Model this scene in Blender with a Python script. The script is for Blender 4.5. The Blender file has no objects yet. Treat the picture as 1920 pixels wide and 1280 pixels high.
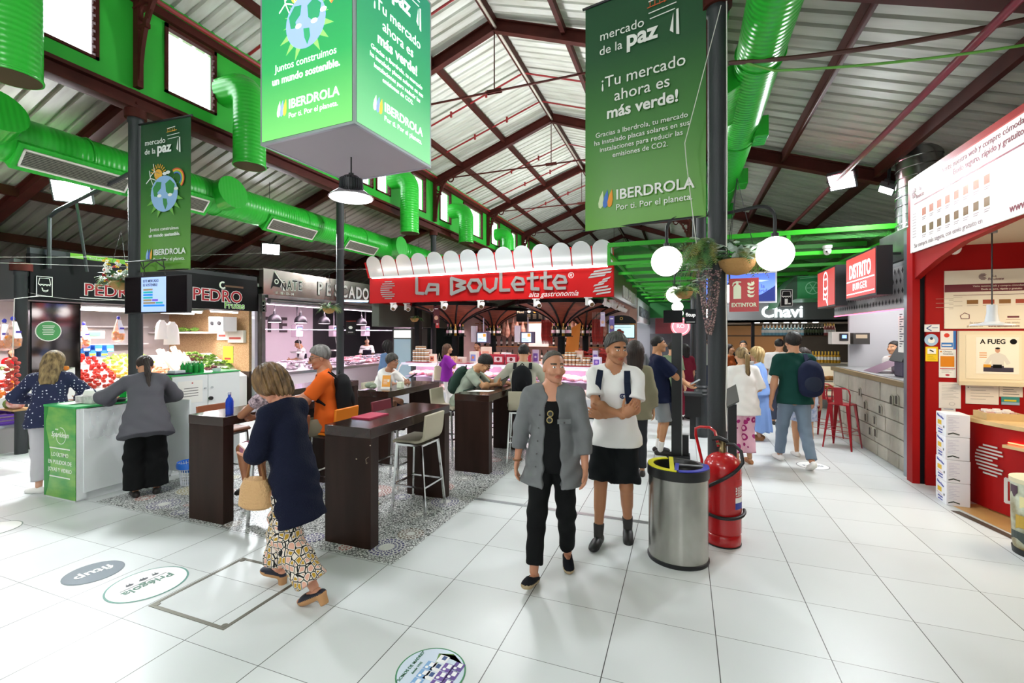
import bpy,bmesh,math,random
import numpy as np
from mathutils import Vector,Matrix
SC = bpy.context.scene;COL = SC.collection
random.seed(7);RNG = np.random.default_rng(7)
PI = math.pi
def R(d): return math.radians(d)
def hx(h):
    h = h.lstrip('#');o = []
    for i in (0,2,4):
        c = int(h[i:i+2],16)/255;o.append(c/12.92 if c <= .04045 else ((c+.055)/1.055)**2.4)
    return tuple(o)
# ---------------------------------------------------------------- camera, world, light, exposure
YAW = 20.67;EYE = 1.86
cd = bpy.data.cameras.new('camera');cam = bpy.data.objects.new('camera',cd);COL.objects.link(cam)
cam.location = (0,0,EYE);cam.rotation_euler = (R(90),0,R(YAW))
cd.sensor_width = 36;cd.lens = 16.0;cd.shift_y = -15/1920;cd.clip_start = .05;cd.clip_end = 200
SC.camera = cam
SC.view_settings.view_transform = 'Standard';SC.view_settings.look = 'None'
SC.view_settings.exposure = 0.24;SC.view_settings.gamma = 1.0;SC.view_settings.use_curve_mapping = False
W = bpy.data.worlds.new('sky');SC.world = W;W.use_nodes = True
_bg = W.node_tree.nodes['Background']
_sky = W.node_tree.nodes.new('ShaderNodeTexSky');_sky.sky_type = 'HOSEK_WILKIE';_sky.turbidity = 8
_sky.sun_direction = Vector((-.3,-.2,.9)).normalized()
_mx = W.node_tree.nodes.new('ShaderNodeMix');_mx.data_type = 'RGBA';_mx.inputs[0].default_value = .75
_mx.inputs[7].default_value = (1,1,1,1)
W.node_tree.links.new(_sky.outputs[0],_mx.inputs[6]);W.node_tree.links.new(_mx.outputs[2],_bg.inputs[0])
_bg.inputs[1].default_value = 7
def light(kind,loc,power,color=(1,1,1),size=.5,rot=(0,0,0),sy=None,spread=None):
    l = bpy.data.lights.new('lamp_or_fill',kind);l.energy = power;l.color = color
    if kind == 'AREA':
        l.size = size
        if sy: l.shape = 'RECTANGLE';l.size_y = sy
        else: l.shape = 'DISK'
        if spread: l.spread = R(spread)
    elif kind in ('POINT','SPOT'): l.shadow_soft_size = size
    o = bpy.data.objects.new('lamp_or_fill',l);COL.objects.link(o);o.location = loc;o.rotation_euler = rot
    return o
WHITE = (.97,.98,1);COOL = (.93,.97,1);PINK = (1,.72,.86)
# bell lamp, assumed high bays behind the camera, and added fill lights without fixtures
for (x,y,z,p) in [(-3.55,4.2,3.36,22),(-3.55,-.2,4.6,20),(-3.55,-4.4,4.6,30),(1.7,5.6,3.9,25),(-8.6,-.6,4.0,15),(.9,12,3.1,45),(-.3,17,3.1,45)]:
    light('AREA',(x,y,z),p,WHITE,.5)
for (x,y,z,p) in [(-3.55,-1.2,5.2,270),(-3.55,9,4.8,380),(-3.55,16,4.8,420),(1.0,-2.2,2.5,190),(-1.8,-2.4,2.5,130),(-9,.8,3.6,80)]:  # unseen fill lights added to brighten the roof and the fronts of people
    light('POINT',(x,y,z),p,WHITE,.3)
# ---------------------------------------------------------------- pixel rays of the level 16 mm lens, used to read places off the photograph
_s,_c = math.sin(R(YAW)),math.cos(R(YAW))
def _cam(Z,u,v):
    xc = (u-960)/853.333*Z;return Vector((-_s*Z+_c*xc,_c*Z+_s*xc,EYE+(625-v)/853.333*Z))
def GP(u,v,z=0): return _cam((EYE-z)*853.333/(v-625),u,v)
def AX(u,v,X): return _cam(X/(-_s+_c*(u-960)/853.333),u,v)
def AY(u,v,Y): return _cam(Y/(_c+_s*(u-960)/853.333),u,v)
# ---------------------------------------------------------------- materials
MATS = {}
def mk(name,col,rough=.5,metal=0,emis=None,est=1.0,var=None,bump=None,alpha=None,trans=0,coat=0,spec=.5,ior=1.45):
    if name in MATS: return MATS[name]
    if isinstance(col,str): col = hx(col)
    m = bpy.data.materials.new(name);m.use_nodes = True;nt = m.node_tree;b = nt.nodes['Principled BSDF']
    b.inputs['Base Color'].default_value = (*col,1);b.inputs['Roughness'].default_value = rough;b.inputs['Metallic'].default_value = metal
    b.inputs['Specular IOR Level'].default_value = spec;b.inputs['IOR'].default_value = ior
    if coat: b.inputs['Coat Weight'].default_value = coat;b.inputs['Coat Roughness'].default_value = .1
    if trans: b.inputs['Transmission Weight'].default_value = trans
    if alpha is not None: b.inputs['Alpha'].default_value = alpha
    if emis is not None:
        if isinstance(emis,str): emis = hx(emis)
        b.inputs['Emission Color'].default_value = (*emis,1);b.inputs['Emission Strength'].default_value = est
    if var or bump:
        tc = nt.nodes.new('ShaderNodeTexCoord')
    if var:
        sc,amt = var[0],var[1];c2 = var[2] if len(var) > 2 else tuple(c*(1-amt) for c in col)
        if isinstance(c2,str): c2 = hx(c2)
        st = var[3] if len(var) > 3 else (1,1,1)
        mp = nt.nodes.new('ShaderNodeMapping');mp.inputs[3].default_value = st
        nz = nt.nodes.new('ShaderNodeTexNoise');nz.inputs['Scale'].default_value = sc;nz.inputs['Detail'].default_value = 5
        rp = nt.nodes.new('ShaderNodeValToRGB');rp.color_ramp.elements[0].position = .35;rp.color_ramp.elements[1].position = .68
        rp.color_ramp.elements[0].color = (*c2,1);rp.color_ramp.elements[1].color = (*col,1)
        nt.links.new(tc.outputs['Object'],mp.inputs[0]);nt.links.new(mp.outputs[0],nz.inputs[0])
        nt.links.new(nz.outputs[0],rp.inputs[0]);nt.links.new(rp.outputs[0],b.inputs['Base Color'])
    if bump:
        n2 = nt.nodes.new('ShaderNodeTexNoise');n2.inputs['Scale'].default_value = bump[0];n2.inputs['Detail'].default_value = 3
        if len(bump) > 2:
            mp2 = nt.nodes.new('ShaderNodeMapping');mp2.inputs[3].default_value = bump[2]
            nt.links.new(tc.outputs['Object'],mp2.inputs[0]);nt.links.new(mp2.outputs[0],n2.inputs[0])
        else: nt.links.new(tc.outputs['Object'],n2.inputs[0])
        bp = nt.nodes.new('ShaderNodeBump');bp.inputs['Strength'].default_value = bump[1];bp.inputs['Distance'].default_value = .02
        nt.links.new(n2.outputs[0],bp.inputs['Height']);nt.links.new(bp.outputs[0],b.inputs['Normal'])
    MATS[name] = m;return m
def C(h,rough=.5,metal=0): return mk('paint_%s_%d_%d' % (h.lstrip('#'),int(rough*100),int(metal*100)),h,rough,metal)
def nodes(m): return m.node_tree,m.node_tree.nodes,m.node_tree.links,m.node_tree.nodes['Principled BSDF']
# ---------------------------------------------------------------- mesh builder
def ortho(d):
    d = Vector(d).normalized();a = Vector((0,0,1)) if abs(d.z) < .9 else Vector((1,0,0))
    x = a.cross(d).normalized();return x,d.cross(x)
class Frame:                       # a flat drawing frame in space
    def __init__(s,O,Rt,Up): s.O = Vector(O);s.R = Vector(Rt).normalized();s.U = Vector(Up).normalized();s.N = s.R.cross(s.U)
    def __call__(s,x,y,n=0): return s.O+s.R*x+s.U*y+s.N*n
FRONT = lambda x,y,z: Frame((x,y,z),(1,0,0),(0,0,1))      # faces the viewer (-Y)
FACE_R = lambda x,y,z: Frame((x,y,z),(0,1,0),(0,0,1))     # faces +X
FACE_L = lambda x,y,z: Frame((x,y,z),(0,-1,0),(0,0,1))    # faces -X
class B:
    def __init__(s): s.v = [];s.f = [];s.m = [];s.uv = {}
    def add(s,vs,fs,m=0):
        o = len(s.v);s.v += [tuple(v) for v in vs]
        for f in fs: s.f.append([o+i for i in f]);s.m.append(m)
        return s
    def box(s,a,b,m=0):
        (x0,y0,z0),(x1,y1,z1) = a,b
        if x0 > x1: x0,x1 = x1,x0
        if y0 > y1: y0,y1 = y1,y0
        if z0 > z1: z0,z1 = z1,z0
        return s.add([(x0,y0,z0),(x1,y0,z0),(x1,y1,z0),(x0,y1,z0),(x0,y0,z1),(x1,y0,z1),(x1,y1,z1),(x0,y1,z1)],
                     [(3,2,1,0),(4,5,6,7),(0,1,5,4),(1,2,6,5),(2,3,7,6),(3,0,4,7)],m)
    def bar(s,p0,p1,w,h,m=0,up=(0,0,1)):     # rectangular bar
        p0,p1 = Vector(p0),Vector(p1);d = (p1-p0).normalized();u = Vector(up)
        if abs(d.dot(u)) > .95: u = Vector((0,1,0))
        x = d.cross(u).normalized()*w/2;y = x.cross(d).normalized()*h/2
        vs = [p+a*x+b*y for p in (p0,p1) for a,b in ((-1,-1),(1,-1),(1,1),(-1,1))]
        return s.add(vs,[(3,2,1,0),(4,5,6,7),(0,1,5,4),(1,2,6,5),(2,3,7,6),(3,0,4,7)],m)
    def cyl(s,p0,p1,r0,r1=None,n=16,m=0,caps=True):
        if r1 is None: r1 = r0
        p0,p1 = Vector(p0),Vector(p1);x,y = ortho(p1-p0)
        vs = []
        for p,r in ((p0,r0),(p1,r1)):
            for i in range(n): a = 2*PI*i/n;vs.append(p+(x*math.cos(a)+y*math.sin(a))*r)
        fs = [(i,(i+1) % n,n+(i+1) % n,n+i) for i in range(n)]
        if caps: fs += [tuple(range(n))[::-1],tuple(range(n,2*n))]
        return s.add(vs,fs,m)
    def tube(s,pts,r,n=8,m=0,closed=False):
        pts = [Vector(p) for p in pts];N = len(pts);vs = [];x = None
        for i,p in enumerate(pts):
            if closed: d = pts[(i+1) % N]-pts[i-1]
            else: d = pts[min(i+1,N-1)]-pts[max(i-1,0)]
            d = d.normalized()
            if x is None: x,y = ortho(d)
            else: x = (x-d*x.dot(d)).normalized();y = d.cross(x)
            rr = r[i] if isinstance(r,(list,tuple)) else r
            for k in range(n): a = 2*PI*k/n;vs.append(p+(x*math.cos(a)+y*math.sin(a))*rr)
        fs = []
        for i in range(N if closed else N-1):
            j = (i+1) % N
            for k in range(n): fs.append((i*n+k,i*n+(k+1) % n,j*n+(k+1) % n,j*n+k))
        if not closed: fs += [tuple(range(n))[::-1],tuple(range((N-1)*n,N*n))]
        return s.add(vs,fs,m)
    def lathe(s,prof,c=(0,0,0),n=24,m=0,axis=(0,0,1),sx=1,sy=1):
        c = Vector(c);z = Vector(axis).normalized()
        if abs(z.z) > .99: x,y = Vector((1,0,0)),Vector((0,1,0))
        else: x,y = ortho(z)
        vs = [];fs = []
        for r,h in prof:
            for i in range(n): a = 2*PI*i/n;vs.append(c+z*h+(x*math.cos(a)*sx+y*math.sin(a)*sy)*r)
        for j in range(len(prof)-1):
            for i in range(n): fs.append((j*n+i,j*n+(i+1) % n,(j+1)*n+(i+1) % n,(j+1)*n+i))
        if prof[0][0] > 1e-6: fs.append(tuple(range(n))[::-1])
        if prof[-1][0] > 1e-6: fs.append(tuple(range((len(prof)-1)*n,len(prof)*n)))
        return s.add(vs,fs,m)
    def ball(s,c,r,n=12,m=0,q=None):
        rx,ry,rz = (r,r,r) if not isinstance(r,(tuple,list)) else r
        c = Vector(c);k = n//2;vs = [];fs = []
        for j in range(k+1):
            t = PI*j/k
            for i in range(n):
                a = 2*PI*i/n;p = Vector((rx*math.sin(t)*math.cos(a),ry*math.sin(t)*math.sin(a),rz*math.cos(t)))
                if q is not None: p = q @ p
                vs.append(c+p)
        for j in range(k):
            for i in range(n): fs.append((j*n+i,(j+1)*n+i,(j+1)*n+(i+1) % n,j*n+(i+1) % n))
        return s.add(vs,fs,m)
    def poly(s,F,pts,d=.003,m=0,z=0):           # extruded outline on a frame
        n = len(pts);a = sum(pts[i][0]*pts[(i+1) % n][1]-pts[(i+1) % n][0]*pts[i][1] for i in range(n))
        if a < 0: pts = pts[::-1]
        vs = [F(x,y,z) for x,y in pts]+[F(x,y,z+d) for x,y in pts]
        fs = [tuple(range(n))[::-1],tuple(range(n,2*n))]+[(i,(i+1) % n,n+(i+1) % n,n+i) for i in range(n)]
        return s.add(vs,fs,m)
    def rect(s,F,x0,y0,x1,y1,d=.003,m=0,z=0): return s.poly(F,[(x0,y0),(x1,y0),(x1,y1),(x0,y1)],d,m,z)
    def disc(s,F,x,y,r,d=.003,m=0,z=0,n=24,ry=None):
        ry = ry or r;return s.poly(F,[(x+r*math.cos(2*PI*i/n),y+ry*math.sin(2*PI*i/n)) for i in range(n)],d,m,z)
    def ring(s,F,x,y,r0,r1,d=.003,m=0,z=0,n=28,a0=0,a1=360,ry=1):
        k = max(3,int(n*abs(a1-a0)/360));A = [R(a0+(a1-a0)*i/k) for i in range(k+1)]
        for i in range(k):
            p = [(x+r*math.cos(t),y+r*math.sin(t)*ry) for r,t in ((r0,A[i]),(r1,A[i]),(r1,A[i+1]),(r0,A[i+1]))]
            s.poly(F,p,d,m,z)
        return s
    def line(s,F,pts,w,d=.003,m=0,z=0):
        for i_,((x0,y0),(x1,y1)) in enumerate(zip(pts,pts[1:])):
            L = math.hypot(x1-x0,y1-y0) or 1;nx,ny = -(y1-y0)/L*w/2,(x1-x0)/L*w/2;ex,ey = (x1-x0)/L*w*.25,(y1-y0)/L*w*.25
            s.poly(F,[(x0+nx-ex,y0+ny-ey),(x0-nx-ex,y0-ny-ey),(x1-nx+ex,y1-ny+ey),(x1+nx+ex,y1+ny+ey)],d+.0009*(i_ % 3),m,z)
        return s
    def text(s,F,t,x,y,size,m=0,align='CENTER',d=.002,bold=0,z=0,sx=1,shear=0,sp=1,rot=0):
        vs,fs = text_mesh(t,align,bold,shear,sp);cr,sr = math.cos(rot),math.sin(rot);o = []
        for vx,vy,vz in vs:
            X,Y = vx*size*sx,vy*size;o.append(F(x+X*cr-Y*sr,y+X*sr+Y*cr,z+(d if vz > 0 else 0)))
        return s.add(o,fs,m)
    def build(s,name,mats,parent=None,smooth=40,bev=0,seg=2,label=None,cat=None,group=None,kind=None,world=True,sub=0,solid=0):
        vs = s.v;o = None
        me = bpy.data.meshes.new(name)
        if parent is None:
            a = np.array(vs,float);mn,mxx = a.min(0),a.max(0);off = Vector(((mn[0]+mxx[0])/2,(mn[1]+mxx[1])/2,mn[2]))
            vs = (a-np.array(off)).tolist()
        elif world:
            iv = PW[parent.name].inverted();vs = [tuple(iv @ Vector(v)) for v in vs]
        me.from_pydata(vs,[],s.f)
        if not isinstance(mats,(list,tuple)): mats = [mats]
        for mt in mats: me.materials.append(mt)
        if len(mats) > 1: me.polygons.foreach_set('material_index',s.m)
        if smooth:
            me.polygons.foreach_set('use_smooth',[True]*len(me.polygons));me.set_sharp_from_angle(angle=R(smooth))
        me.update()
        o = bpy.data.objects.new(name,me);COL.objects.link(o)
        if parent is None: o.location = off;PW[o.name] = Matrix.Translation(off)
        else: o.parent = parent;PW[o.name] = PW[parent.name].copy()
        if bev:
            md = o.modifiers.new('bevel','BEVEL');md.width = bev;md.segments = seg;md.limit_method = 'ANGLE';md.angle_limit = R(50)
        if sub:
            md = o.modifiers.new('sub','SUBSURF');md.levels = sub;md.render_levels = sub
        tag(o,label,cat,group,kind)
        return o
PW = {}
def tag(o,label=None,cat=None,group=None,kind=None):
    if label: o['label'] = label
    if cat: o['category'] = cat
    if group: o['group'] = group
    if kind: o['kind'] = kind
    return o
def thing(name,label,cat,loc=(0,0,0),rz=0,group=None):
    o = bpy.data.objects.new(name,None);COL.objects.link(o);o.location = loc;o.rotation_euler = (0,0,R(rz));o.empty_display_size = .1
    PW[o.name] = Matrix.Translation(Vector(loc)) @ Matrix.Rotation(R(rz),4,'Z')
    return tag(o,label,cat,group)
def dup(root,loc,rz=None,label=None,group=None,scale=None,rot=None):
    def cp(o,par):
        c = o.copy();COL.objects.link(c);c.parent = par
        for ch in list(o.children): cp(ch,c)
        return c
    kids = list(root.children);r = root.copy();COL.objects.link(r);r.location = loc
    if rz is not None: r.rotation_euler = (0,0,R(rz))
    if rot is not None: r.rotation_euler = rot
    if scale is not None: r.scale = (scale,)*3 if not isinstance(scale,(tuple,list)) else scale
    for ch in kids: cp(ch,r)
    if label: r['label'] = label
    if group: r['group'] = group
    PW[r.name] = Matrix.Translation(Vector(loc)) @ Matrix.Rotation(r.rotation_euler.z,4,'Z')
    return r
_TX = {}
def text_mesh(t,align='CENTER',bold=0,shear=0,sp=1):
    k = (t,align,bold,shear,sp)
    if k not in _TX:
        cu = bpy.data.curves.new('lettering','FONT');cu.body = t;cu.align_x = align;cu.offset = bold;cu.shear = shear;cu.extrude = .01
        cu.resolution_u = 3;cu.space_character = sp
        ob = bpy.data.objects.new('lettering',cu);me = bpy.data.meshes.new_from_object(ob)
        _TX[k] = ([tuple(v.co) for v in me.vertices],[tuple(p.vertices) for p in me.polygons])
        bpy.data.objects.remove(ob);bpy.data.curves.remove(cu);bpy.data.meshes.remove(me)
    return _TX[k]
def struct(b,name,m,**k): return b.build(name,m,kind='structure',**k)
BLACK = mk('black_metal','#17181a',.45);DGREY = mk('dark_grey_metal','#2b2f31',.5,bump=(60,.15));STEEL = mk('stainless_steel','#c3c3bf',.28,1,bump=(8,.03,(1,1,.1)))
CHROME = mk('chrome','#d8d8d8',.12,1);WHITEP = mk('white_paint','#eceeee',.45);BROWN = mk('red_brown_steel','#4c1f19',.6,var=(3,.3),spec=.2);GREEN = mk('green_paint','#2cab32',.6,var=(1.5,.12))
GREEND = mk('green_duct','#27a32c',.28,var=(2,.15));REDP = mk('red_pipe','#8e2428',.4);PAPER = mk('paper','#f1efea',.7)
GLASS = mk('clear_glass','#f4fbff',.02,trans=1,ior=1.15,spec=.3)
LAMPW = mk('lamp_white','#ffffff',.5,emis=(1,1,1),est=6)
# ================================================================ setting
XL,XR,XRG = -7.42,.30,-3.56
CY = [4.24+4.19*k for k in range(-2,7)]
# floor of large pale tiles
fm = mk('floor_tile','#d9dad8',.22,spec=.5);nt,N,L,bs = nodes(fm)
tc = N.new('ShaderNodeTexCoord');sep = N.new('ShaderNodeSeparateXYZ');L.new(tc.outputs['Object'],sep.inputs[0])
def mth(op,a,b=None,c=None):
    n = N.new('ShaderNodeMath');n.operation = op
    for i,x in enumerate((a,b,c)):
        if x is None: continue
        if isinstance(x,(int,float)): n.inputs[i].default_value = x
        else: L.new(x,n.inputs[i])
    return n.outputs[0]
def joint(out,off,pitch,w):
    q = mth('FRACT',mth('DIVIDE',mth('SUBTRACT',out,off),pitch));return mth('LESS_THAN',mth('MINIMUM',q,mth('SUBTRACT',1,q)),w/pitch/2)
FO = (-3.5,15)      # centre of the floor object
jx = joint(sep.outputs[0],.185-FO[0],.6035,.0055);jy = joint(sep.outputs[1],3.07-FO[1],.594,.0032)
jt = mth('MAXIMUM',jx,jy)
cx_ = mth('FLOOR',mth('DIVIDE',mth('SUBTRACT',sep.outputs[0],.185-FO[0]),.6035));cy_ = mth('FLOOR',mth('DIVIDE',mth('SUBTRACT',sep.outputs[1],3.07-FO[1]),.594))
cmb = N.new('ShaderNodeCombineXYZ');L.new(cx_,cmb.inputs[0]);L.new(cy_,cmb.inputs[1])
wn = N.new('ShaderNodeTexWhiteNoise');L.new(cmb.outputs[0],wn.inputs[0])
nz = N.new('ShaderNodeTexNoise');nz.inputs['Scale'].default_value = 2.2;nz.inputs['Detail'].default_value = 6;L.new(tc.outputs['Object'],nz.inputs[0])
val = mth('ADD',mth('MULTIPLY',wn.outputs[0],.06),mth('MULTIPLY',nz.outputs[0],.05))
rp = N.new('ShaderNodeValToRGB');rp.color_ramp.elements[0].color = (*hx('#c9cdcd'),1);rp.color_ramp.elements[1].color = (*hx('#d9dddd'),1);rp.color_ramp.elements[1].position = .15
L.new(val,rp.inputs[0]);mx = N.new('ShaderNodeMix');mx.data_type = 'RGBA';mx.inputs[7].default_value = (*hx('#3c3d3c'),1)
L.new(jt,mx.inputs[0]);L.new(rp.outputs[0],mx.inputs[6]);L.new(mx.outputs[2],bs.inputs['Base Color'])
bs.inputs['Roughness'].default_value = .36;bs.inputs['Specular IOR Level'].default_value = .38
struct(B().add([(-16.5,-6,0),(9.5,-6,0),(9.5,36,0),(-16.5,36,0)],[(0,1,2,3)]),'floor',fm)
# mosaic of white pebbles with ringed circles in the seating area
peb = mk('mosaic_pebbles','#e6e6e2',.35);nt,N,L,bs = nodes(peb)
tc = N.new('ShaderNodeTexCoord');vo = N.new('ShaderNodeTexVoronoi');vo.feature = 'DISTANCE_TO_EDGE';vo.inputs['Scale'].default_value = 38;L.new(tc.outputs['Object'],vo.inputs[0])
v2 = N.new('ShaderNodeTexVoronoi');v2.inputs['Scale'].default_value = 38;L.new(tc.outputs['Object'],v2.inputs[0])
r1 = N.new('ShaderNodeValToRGB');r1.color_ramp.elements[0].position = .06;r1.color_ramp.elements[0].color = (*hx('#474a4b'),1);r1.color_ramp.elements[1].position = .12;r1.color_ramp.elements[1].color = (1,1,1,1)
r2 = N.new('ShaderNodeValToRGB');r2.color_ramp.elements[0].color = (*hx('#b9bcbb'),1);r2.color_ramp.elements[1].color = (*hx('#f2f3f1'),1)
L.new(vo.outputs[0],r1.inputs[0]);L.new(v2.outputs['Color'],r2.inputs[0]);mx = N.new('ShaderNodeMix');mx.data_type = 'RGBA';mx.blend_type = 'MULTIPLY';mx.inputs[0].default_value = 1
L.new(r1.outputs[0],mx.inputs[6]);L.new(r2.outputs[0],mx.inputs[7]);L.new(mx.outputs[2],bs.inputs['Base Color'])
def ringmat(name,c1,c2):
    m = mk(name,c1,.35);nt,N,L,bs = nodes(m);uv = N.new('ShaderNodeUVMap')
    br = N.new('ShaderNodeTexBrick');br.inputs['Scale'].default_value = 1;br.inputs['Color1'].default_value = (*hx(c1),1);br.inputs['Color2'].default_value = (*hx(c2),1)
    br.inputs['Mortar'].default_value = (*hx('#dcdcd8'),1);br.inputs['Mortar Size'].default_value = .006;br.inputs['Brick Width'].default_value = .034;br.inputs['Row Height'].default_value = .032
    L.new(uv.outputs[0],br.inputs[0]);L.new(br.outputs[0],bs.inputs['Base Color']);return m
RM = [peb,ringmat('mosaic_navy','#2b2760','#3a3478'),ringmat('mosaic_red','#8c3126','#a5443a'),ringmat('mosaic_olive','#8f8136','#a8994a'),ringmat('mosaic_brown','#5d4a3c','#75604d'),ringmat('mosaic_grey','#7d858c','#99a0a6'),ringmat('mosaic_black','#3b3a36','#55534d'),ringmat('mosaic_cream','#d9d9d4','#efefec')]
b = B();MX0,MX1,MY0,MY1 = -6.08,-2.19,3.085,9.3
b.add([(MX0,MY0,.002),(MX1,MY0,.002),(MX1,MY1,.002),(MX0,MY1,.002)],[(0,1,2,3)],0)
circ = [];fx = [(-2.42,3.32,.17,1),(-2.37,3.62,.12,4),(-2.75,3.19,.07,2),(-3.15,3.24,.09,1),(-2.47,4.45,.16,1),(-2.55,4.05,.1,6),(-2.63,5.25,.12,6),(-2.75,4.85,.17,2),(-2.33,5.62,.09,1),(-3.0,4.9,.19,3),(-4.62,3.35,.2,3),(-4.9,3.22,.1,1),(-5.3,3.3,.16,1),(-5.05,3.75,.18,2),(-5.45,3.75,.2,3),(-5.7,3.35,.1,2)]
for x,y,r,c in fx: circ.append((x,y,r,c))
tr = 0
while len(circ) < 120 and tr < 4000:
    tr += 1;r = random.choice([.05,.08,.1,.12,.15,.18,.21]);x = random.uniform(MX0+r,MX1-r);y = random.uniform(MY0+r,MY1-r)
    if all(math.hypot(x-a,y-d) > r+q+.03 for a,d,q,_ in circ): circ.append((x,y,r,random.choice([1,1,2,3,4,5,6,1])))
uvs = {}
for x,y,r,c in circ:
    n = 40;k0 = 1 if r > .09 else 0
    rings = [(r,.34*r,c),(.34*r,0,7)] if k0 else [(r,0,c)]
    for ro,ri,cm in rings:
        for i in range(n):
            a0,a1 = 2*PI*i/n,2*PI*(i+1)/n
            P = [(ri,a0),(ro,a0),(ro,a1),(ri,a1)]
            b.add([(x+q*math.cos(t),y+q*math.sin(t),.0035) for q,t in P],[(0,1,2,3)],cm);uvs[len(b.f)-1] = [(t*r*.75,q) for q,t in P]
mo = struct(b,'floor_mosaic',RM,smooth=0);ul = mo.data.uv_layers.new(name='uv')
for fi,U in uvs.items():
    for li,q in zip(mo.data.polygons[fi].loop_indices,U): ul.data[li].uv = q
# expansion strip and access cover in the floor
struct(B().box((-2.2,4.62,0),(.1,4.68,.004)),'trim_1',mk('floor_strip','#b9bdc0',.3,.8))
b = B();
for (x0,y0,x1,y1) in [(-3.42,2.03,-2.70,2.055),(-3.42,2.72,-2.70,2.745),(-3.42,2.055,-3.395,2.72),(-2.725,2.055,-2.70,2.72)]: b.box((x0,y0,0),(x1,y1,.003))
for x,y in ((-3.385,2.065),(-2.735,2.065),(-3.385,2.71),(-2.735,2.71)): b.cyl((x,y,0),(x,y,.004),.02,n=10)
b.build('access_cover',mk('worn_steel','#6f6c62',.5,.7),label='square steel framed access cover set flush in the white tiles',cat='floor cover')
# roofs of ribbed sheet
rm = mk('roof_sheet','#e0e2dc',.5,var=(3,.2,'#c6c6bc',(.3,2,1)));rmL = mk('aisle_roof_sheet','#b5ada3',.5,var=(3,.3,'#968d82',(.15,2,1)))
def sheet(name,xa,za,xb,zb,y0,y1,m):
    b = B();p = .22;xs = [];y = y0
    n = Vector((-(zb-za),0,xb-xa)).normalized();n = n if n.z > 0 else -n
    prof = []
    while y < y1: prof += [(y,0),(y+.155,0),(y+.17,.05),(y+.205,.05)];y += p
    prof.append((y,0));vs = []
    for yy,h in prof:
        for (x,z) in ((xa,za),(xb,zb)): vs.append((x+n.x*h,yy,z+n.z*h))
    b.add(vs,[(2*i,2*i+1,2*i+3,2*i+2) for i in range(len(prof)-1)]);return struct(b,name,m,smooth=0)
YF,YB = -6,33
sheet('ceiling',XRG,8.22,XL-.5,6.78,YF,YB,rm);sheet('ceiling_right',XRG,8.22,XR+.5,6.78,YF,YB,rm)
sheet('ceiling_left_aisle',XL-.1,5.414,-16.5,2.2,YF,YB,rmL);sheet('ceiling_right_aisle',XR+.1,5.42,9.5,2.35,YF,YB,mk('aisle_roof_sheet_b','#c0c2b8',.5,var=(3,.3,'#a3a49a',(.15,2,1))))
# outer walls
wm = mk('dark_wall','#3a3c3c',.7,var=(2,.3));wg = mk('green_wall','#178b2a',.6)
struct(B().box((-16.5,YF,0),(-16.4,YB,4)),'wall_left',wm);struct(B().box((9.4,YF,0),(9.5,YB,4)),'wall_right',wm)
struct(B().box((-16.5,YB,0),(9.5,YB+.1,8.4)),'wall_back',wg);struct(B().box((-16.5,YF-.1,0),(9.5,YF,8.4)),'wall_front',mk('pale_wall','#a9aca6',.7))
# clerestory walls with their openings
wins = [(-.35,.42),(3.06,3.80),(4.64,5.46),(7.2,7.97),(8.84,9.63),(9.75,10.37),(11.37,12.17),(13.03,13.8),(14.72,16.4),(17.25,18.2),(19.6,20.4),(21.4,22.2),(23.8,24.6),(25.6,26.4)]
def clere(X,name,sg):
    b = B();z0,z1,zw0,zw1 = 5.32,6.95,5.56,6.62;t = .14
    b.box((X,YF,z0),(X+sg*t,YB,zw0));b.box((X,YF,zw1),(X+sg*t,YB,z1));y = YF
    for a,c in wins: b.box((X,y,zw0),(X+sg*t,a,zw1));y = c
    b.box((X,y,zw0),(X+sg*t,YB,zw1));struct(b,name,GREEN)
clere(XL-.02,'wall_clerestory_left',-1);clere(XR+.02,'wall_clerestory_right',1)
gl = mk('window_glass','#f6faff',.05,trans=1,ior=1.05,spec=.2)
for i,(a,c) in enumerate(wins):
    b = B();X = XL-.08;z0,z1 = 5.56,6.62
    for y in (a,c-.045): b.box((X,y,z0),(X+.09,y+.045,z1))
    b.box((X,a,z0),(X+.09,c,z0+.035));b.box((X,a,z1-.06),(X+.09,c,z1))
    for k in range(9): b.box((X+.06,c-.075,z0+.08+k*.105),(X+.10,c-.03,z0+.13+k*.105))
    w = struct(b,'window_%d' % (i+1),BROWN);B().box((X+.02,a+.03,z0+.03),(X+.025,c-.03,z1-.05)).build('pane',gl,w)
for X,nm in ((XL,'left'),(XR,'right')):    # eave rail, beam over the columns
    sg = 1 if X == XL else -1
    struct(B().box((X-.02*sg,YF,6.64),(X+.07*sg,YB,6.76)),'trim_eave_'+nm,BROWN)
    b = B();b.box((X-.11,YF,5.27),(X+.11,YB,5.32));b.box((X-.11,YF,5.08),(X+.11,YB,5.13));b.box((X-.02,YF,5.13),(X+.02,YB,5.27));struct(b,'trim_beam_'+nm,BROWN)
    b = B().tube([(X+.12*sg,YF,6.78),(X+.12*sg,YB,6.78)],.035,8);b.build('sprinkler_main',REDP,label='red sprinkler main pipe along the %s eave of the hall roof' % nm,cat='pipe')
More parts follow.
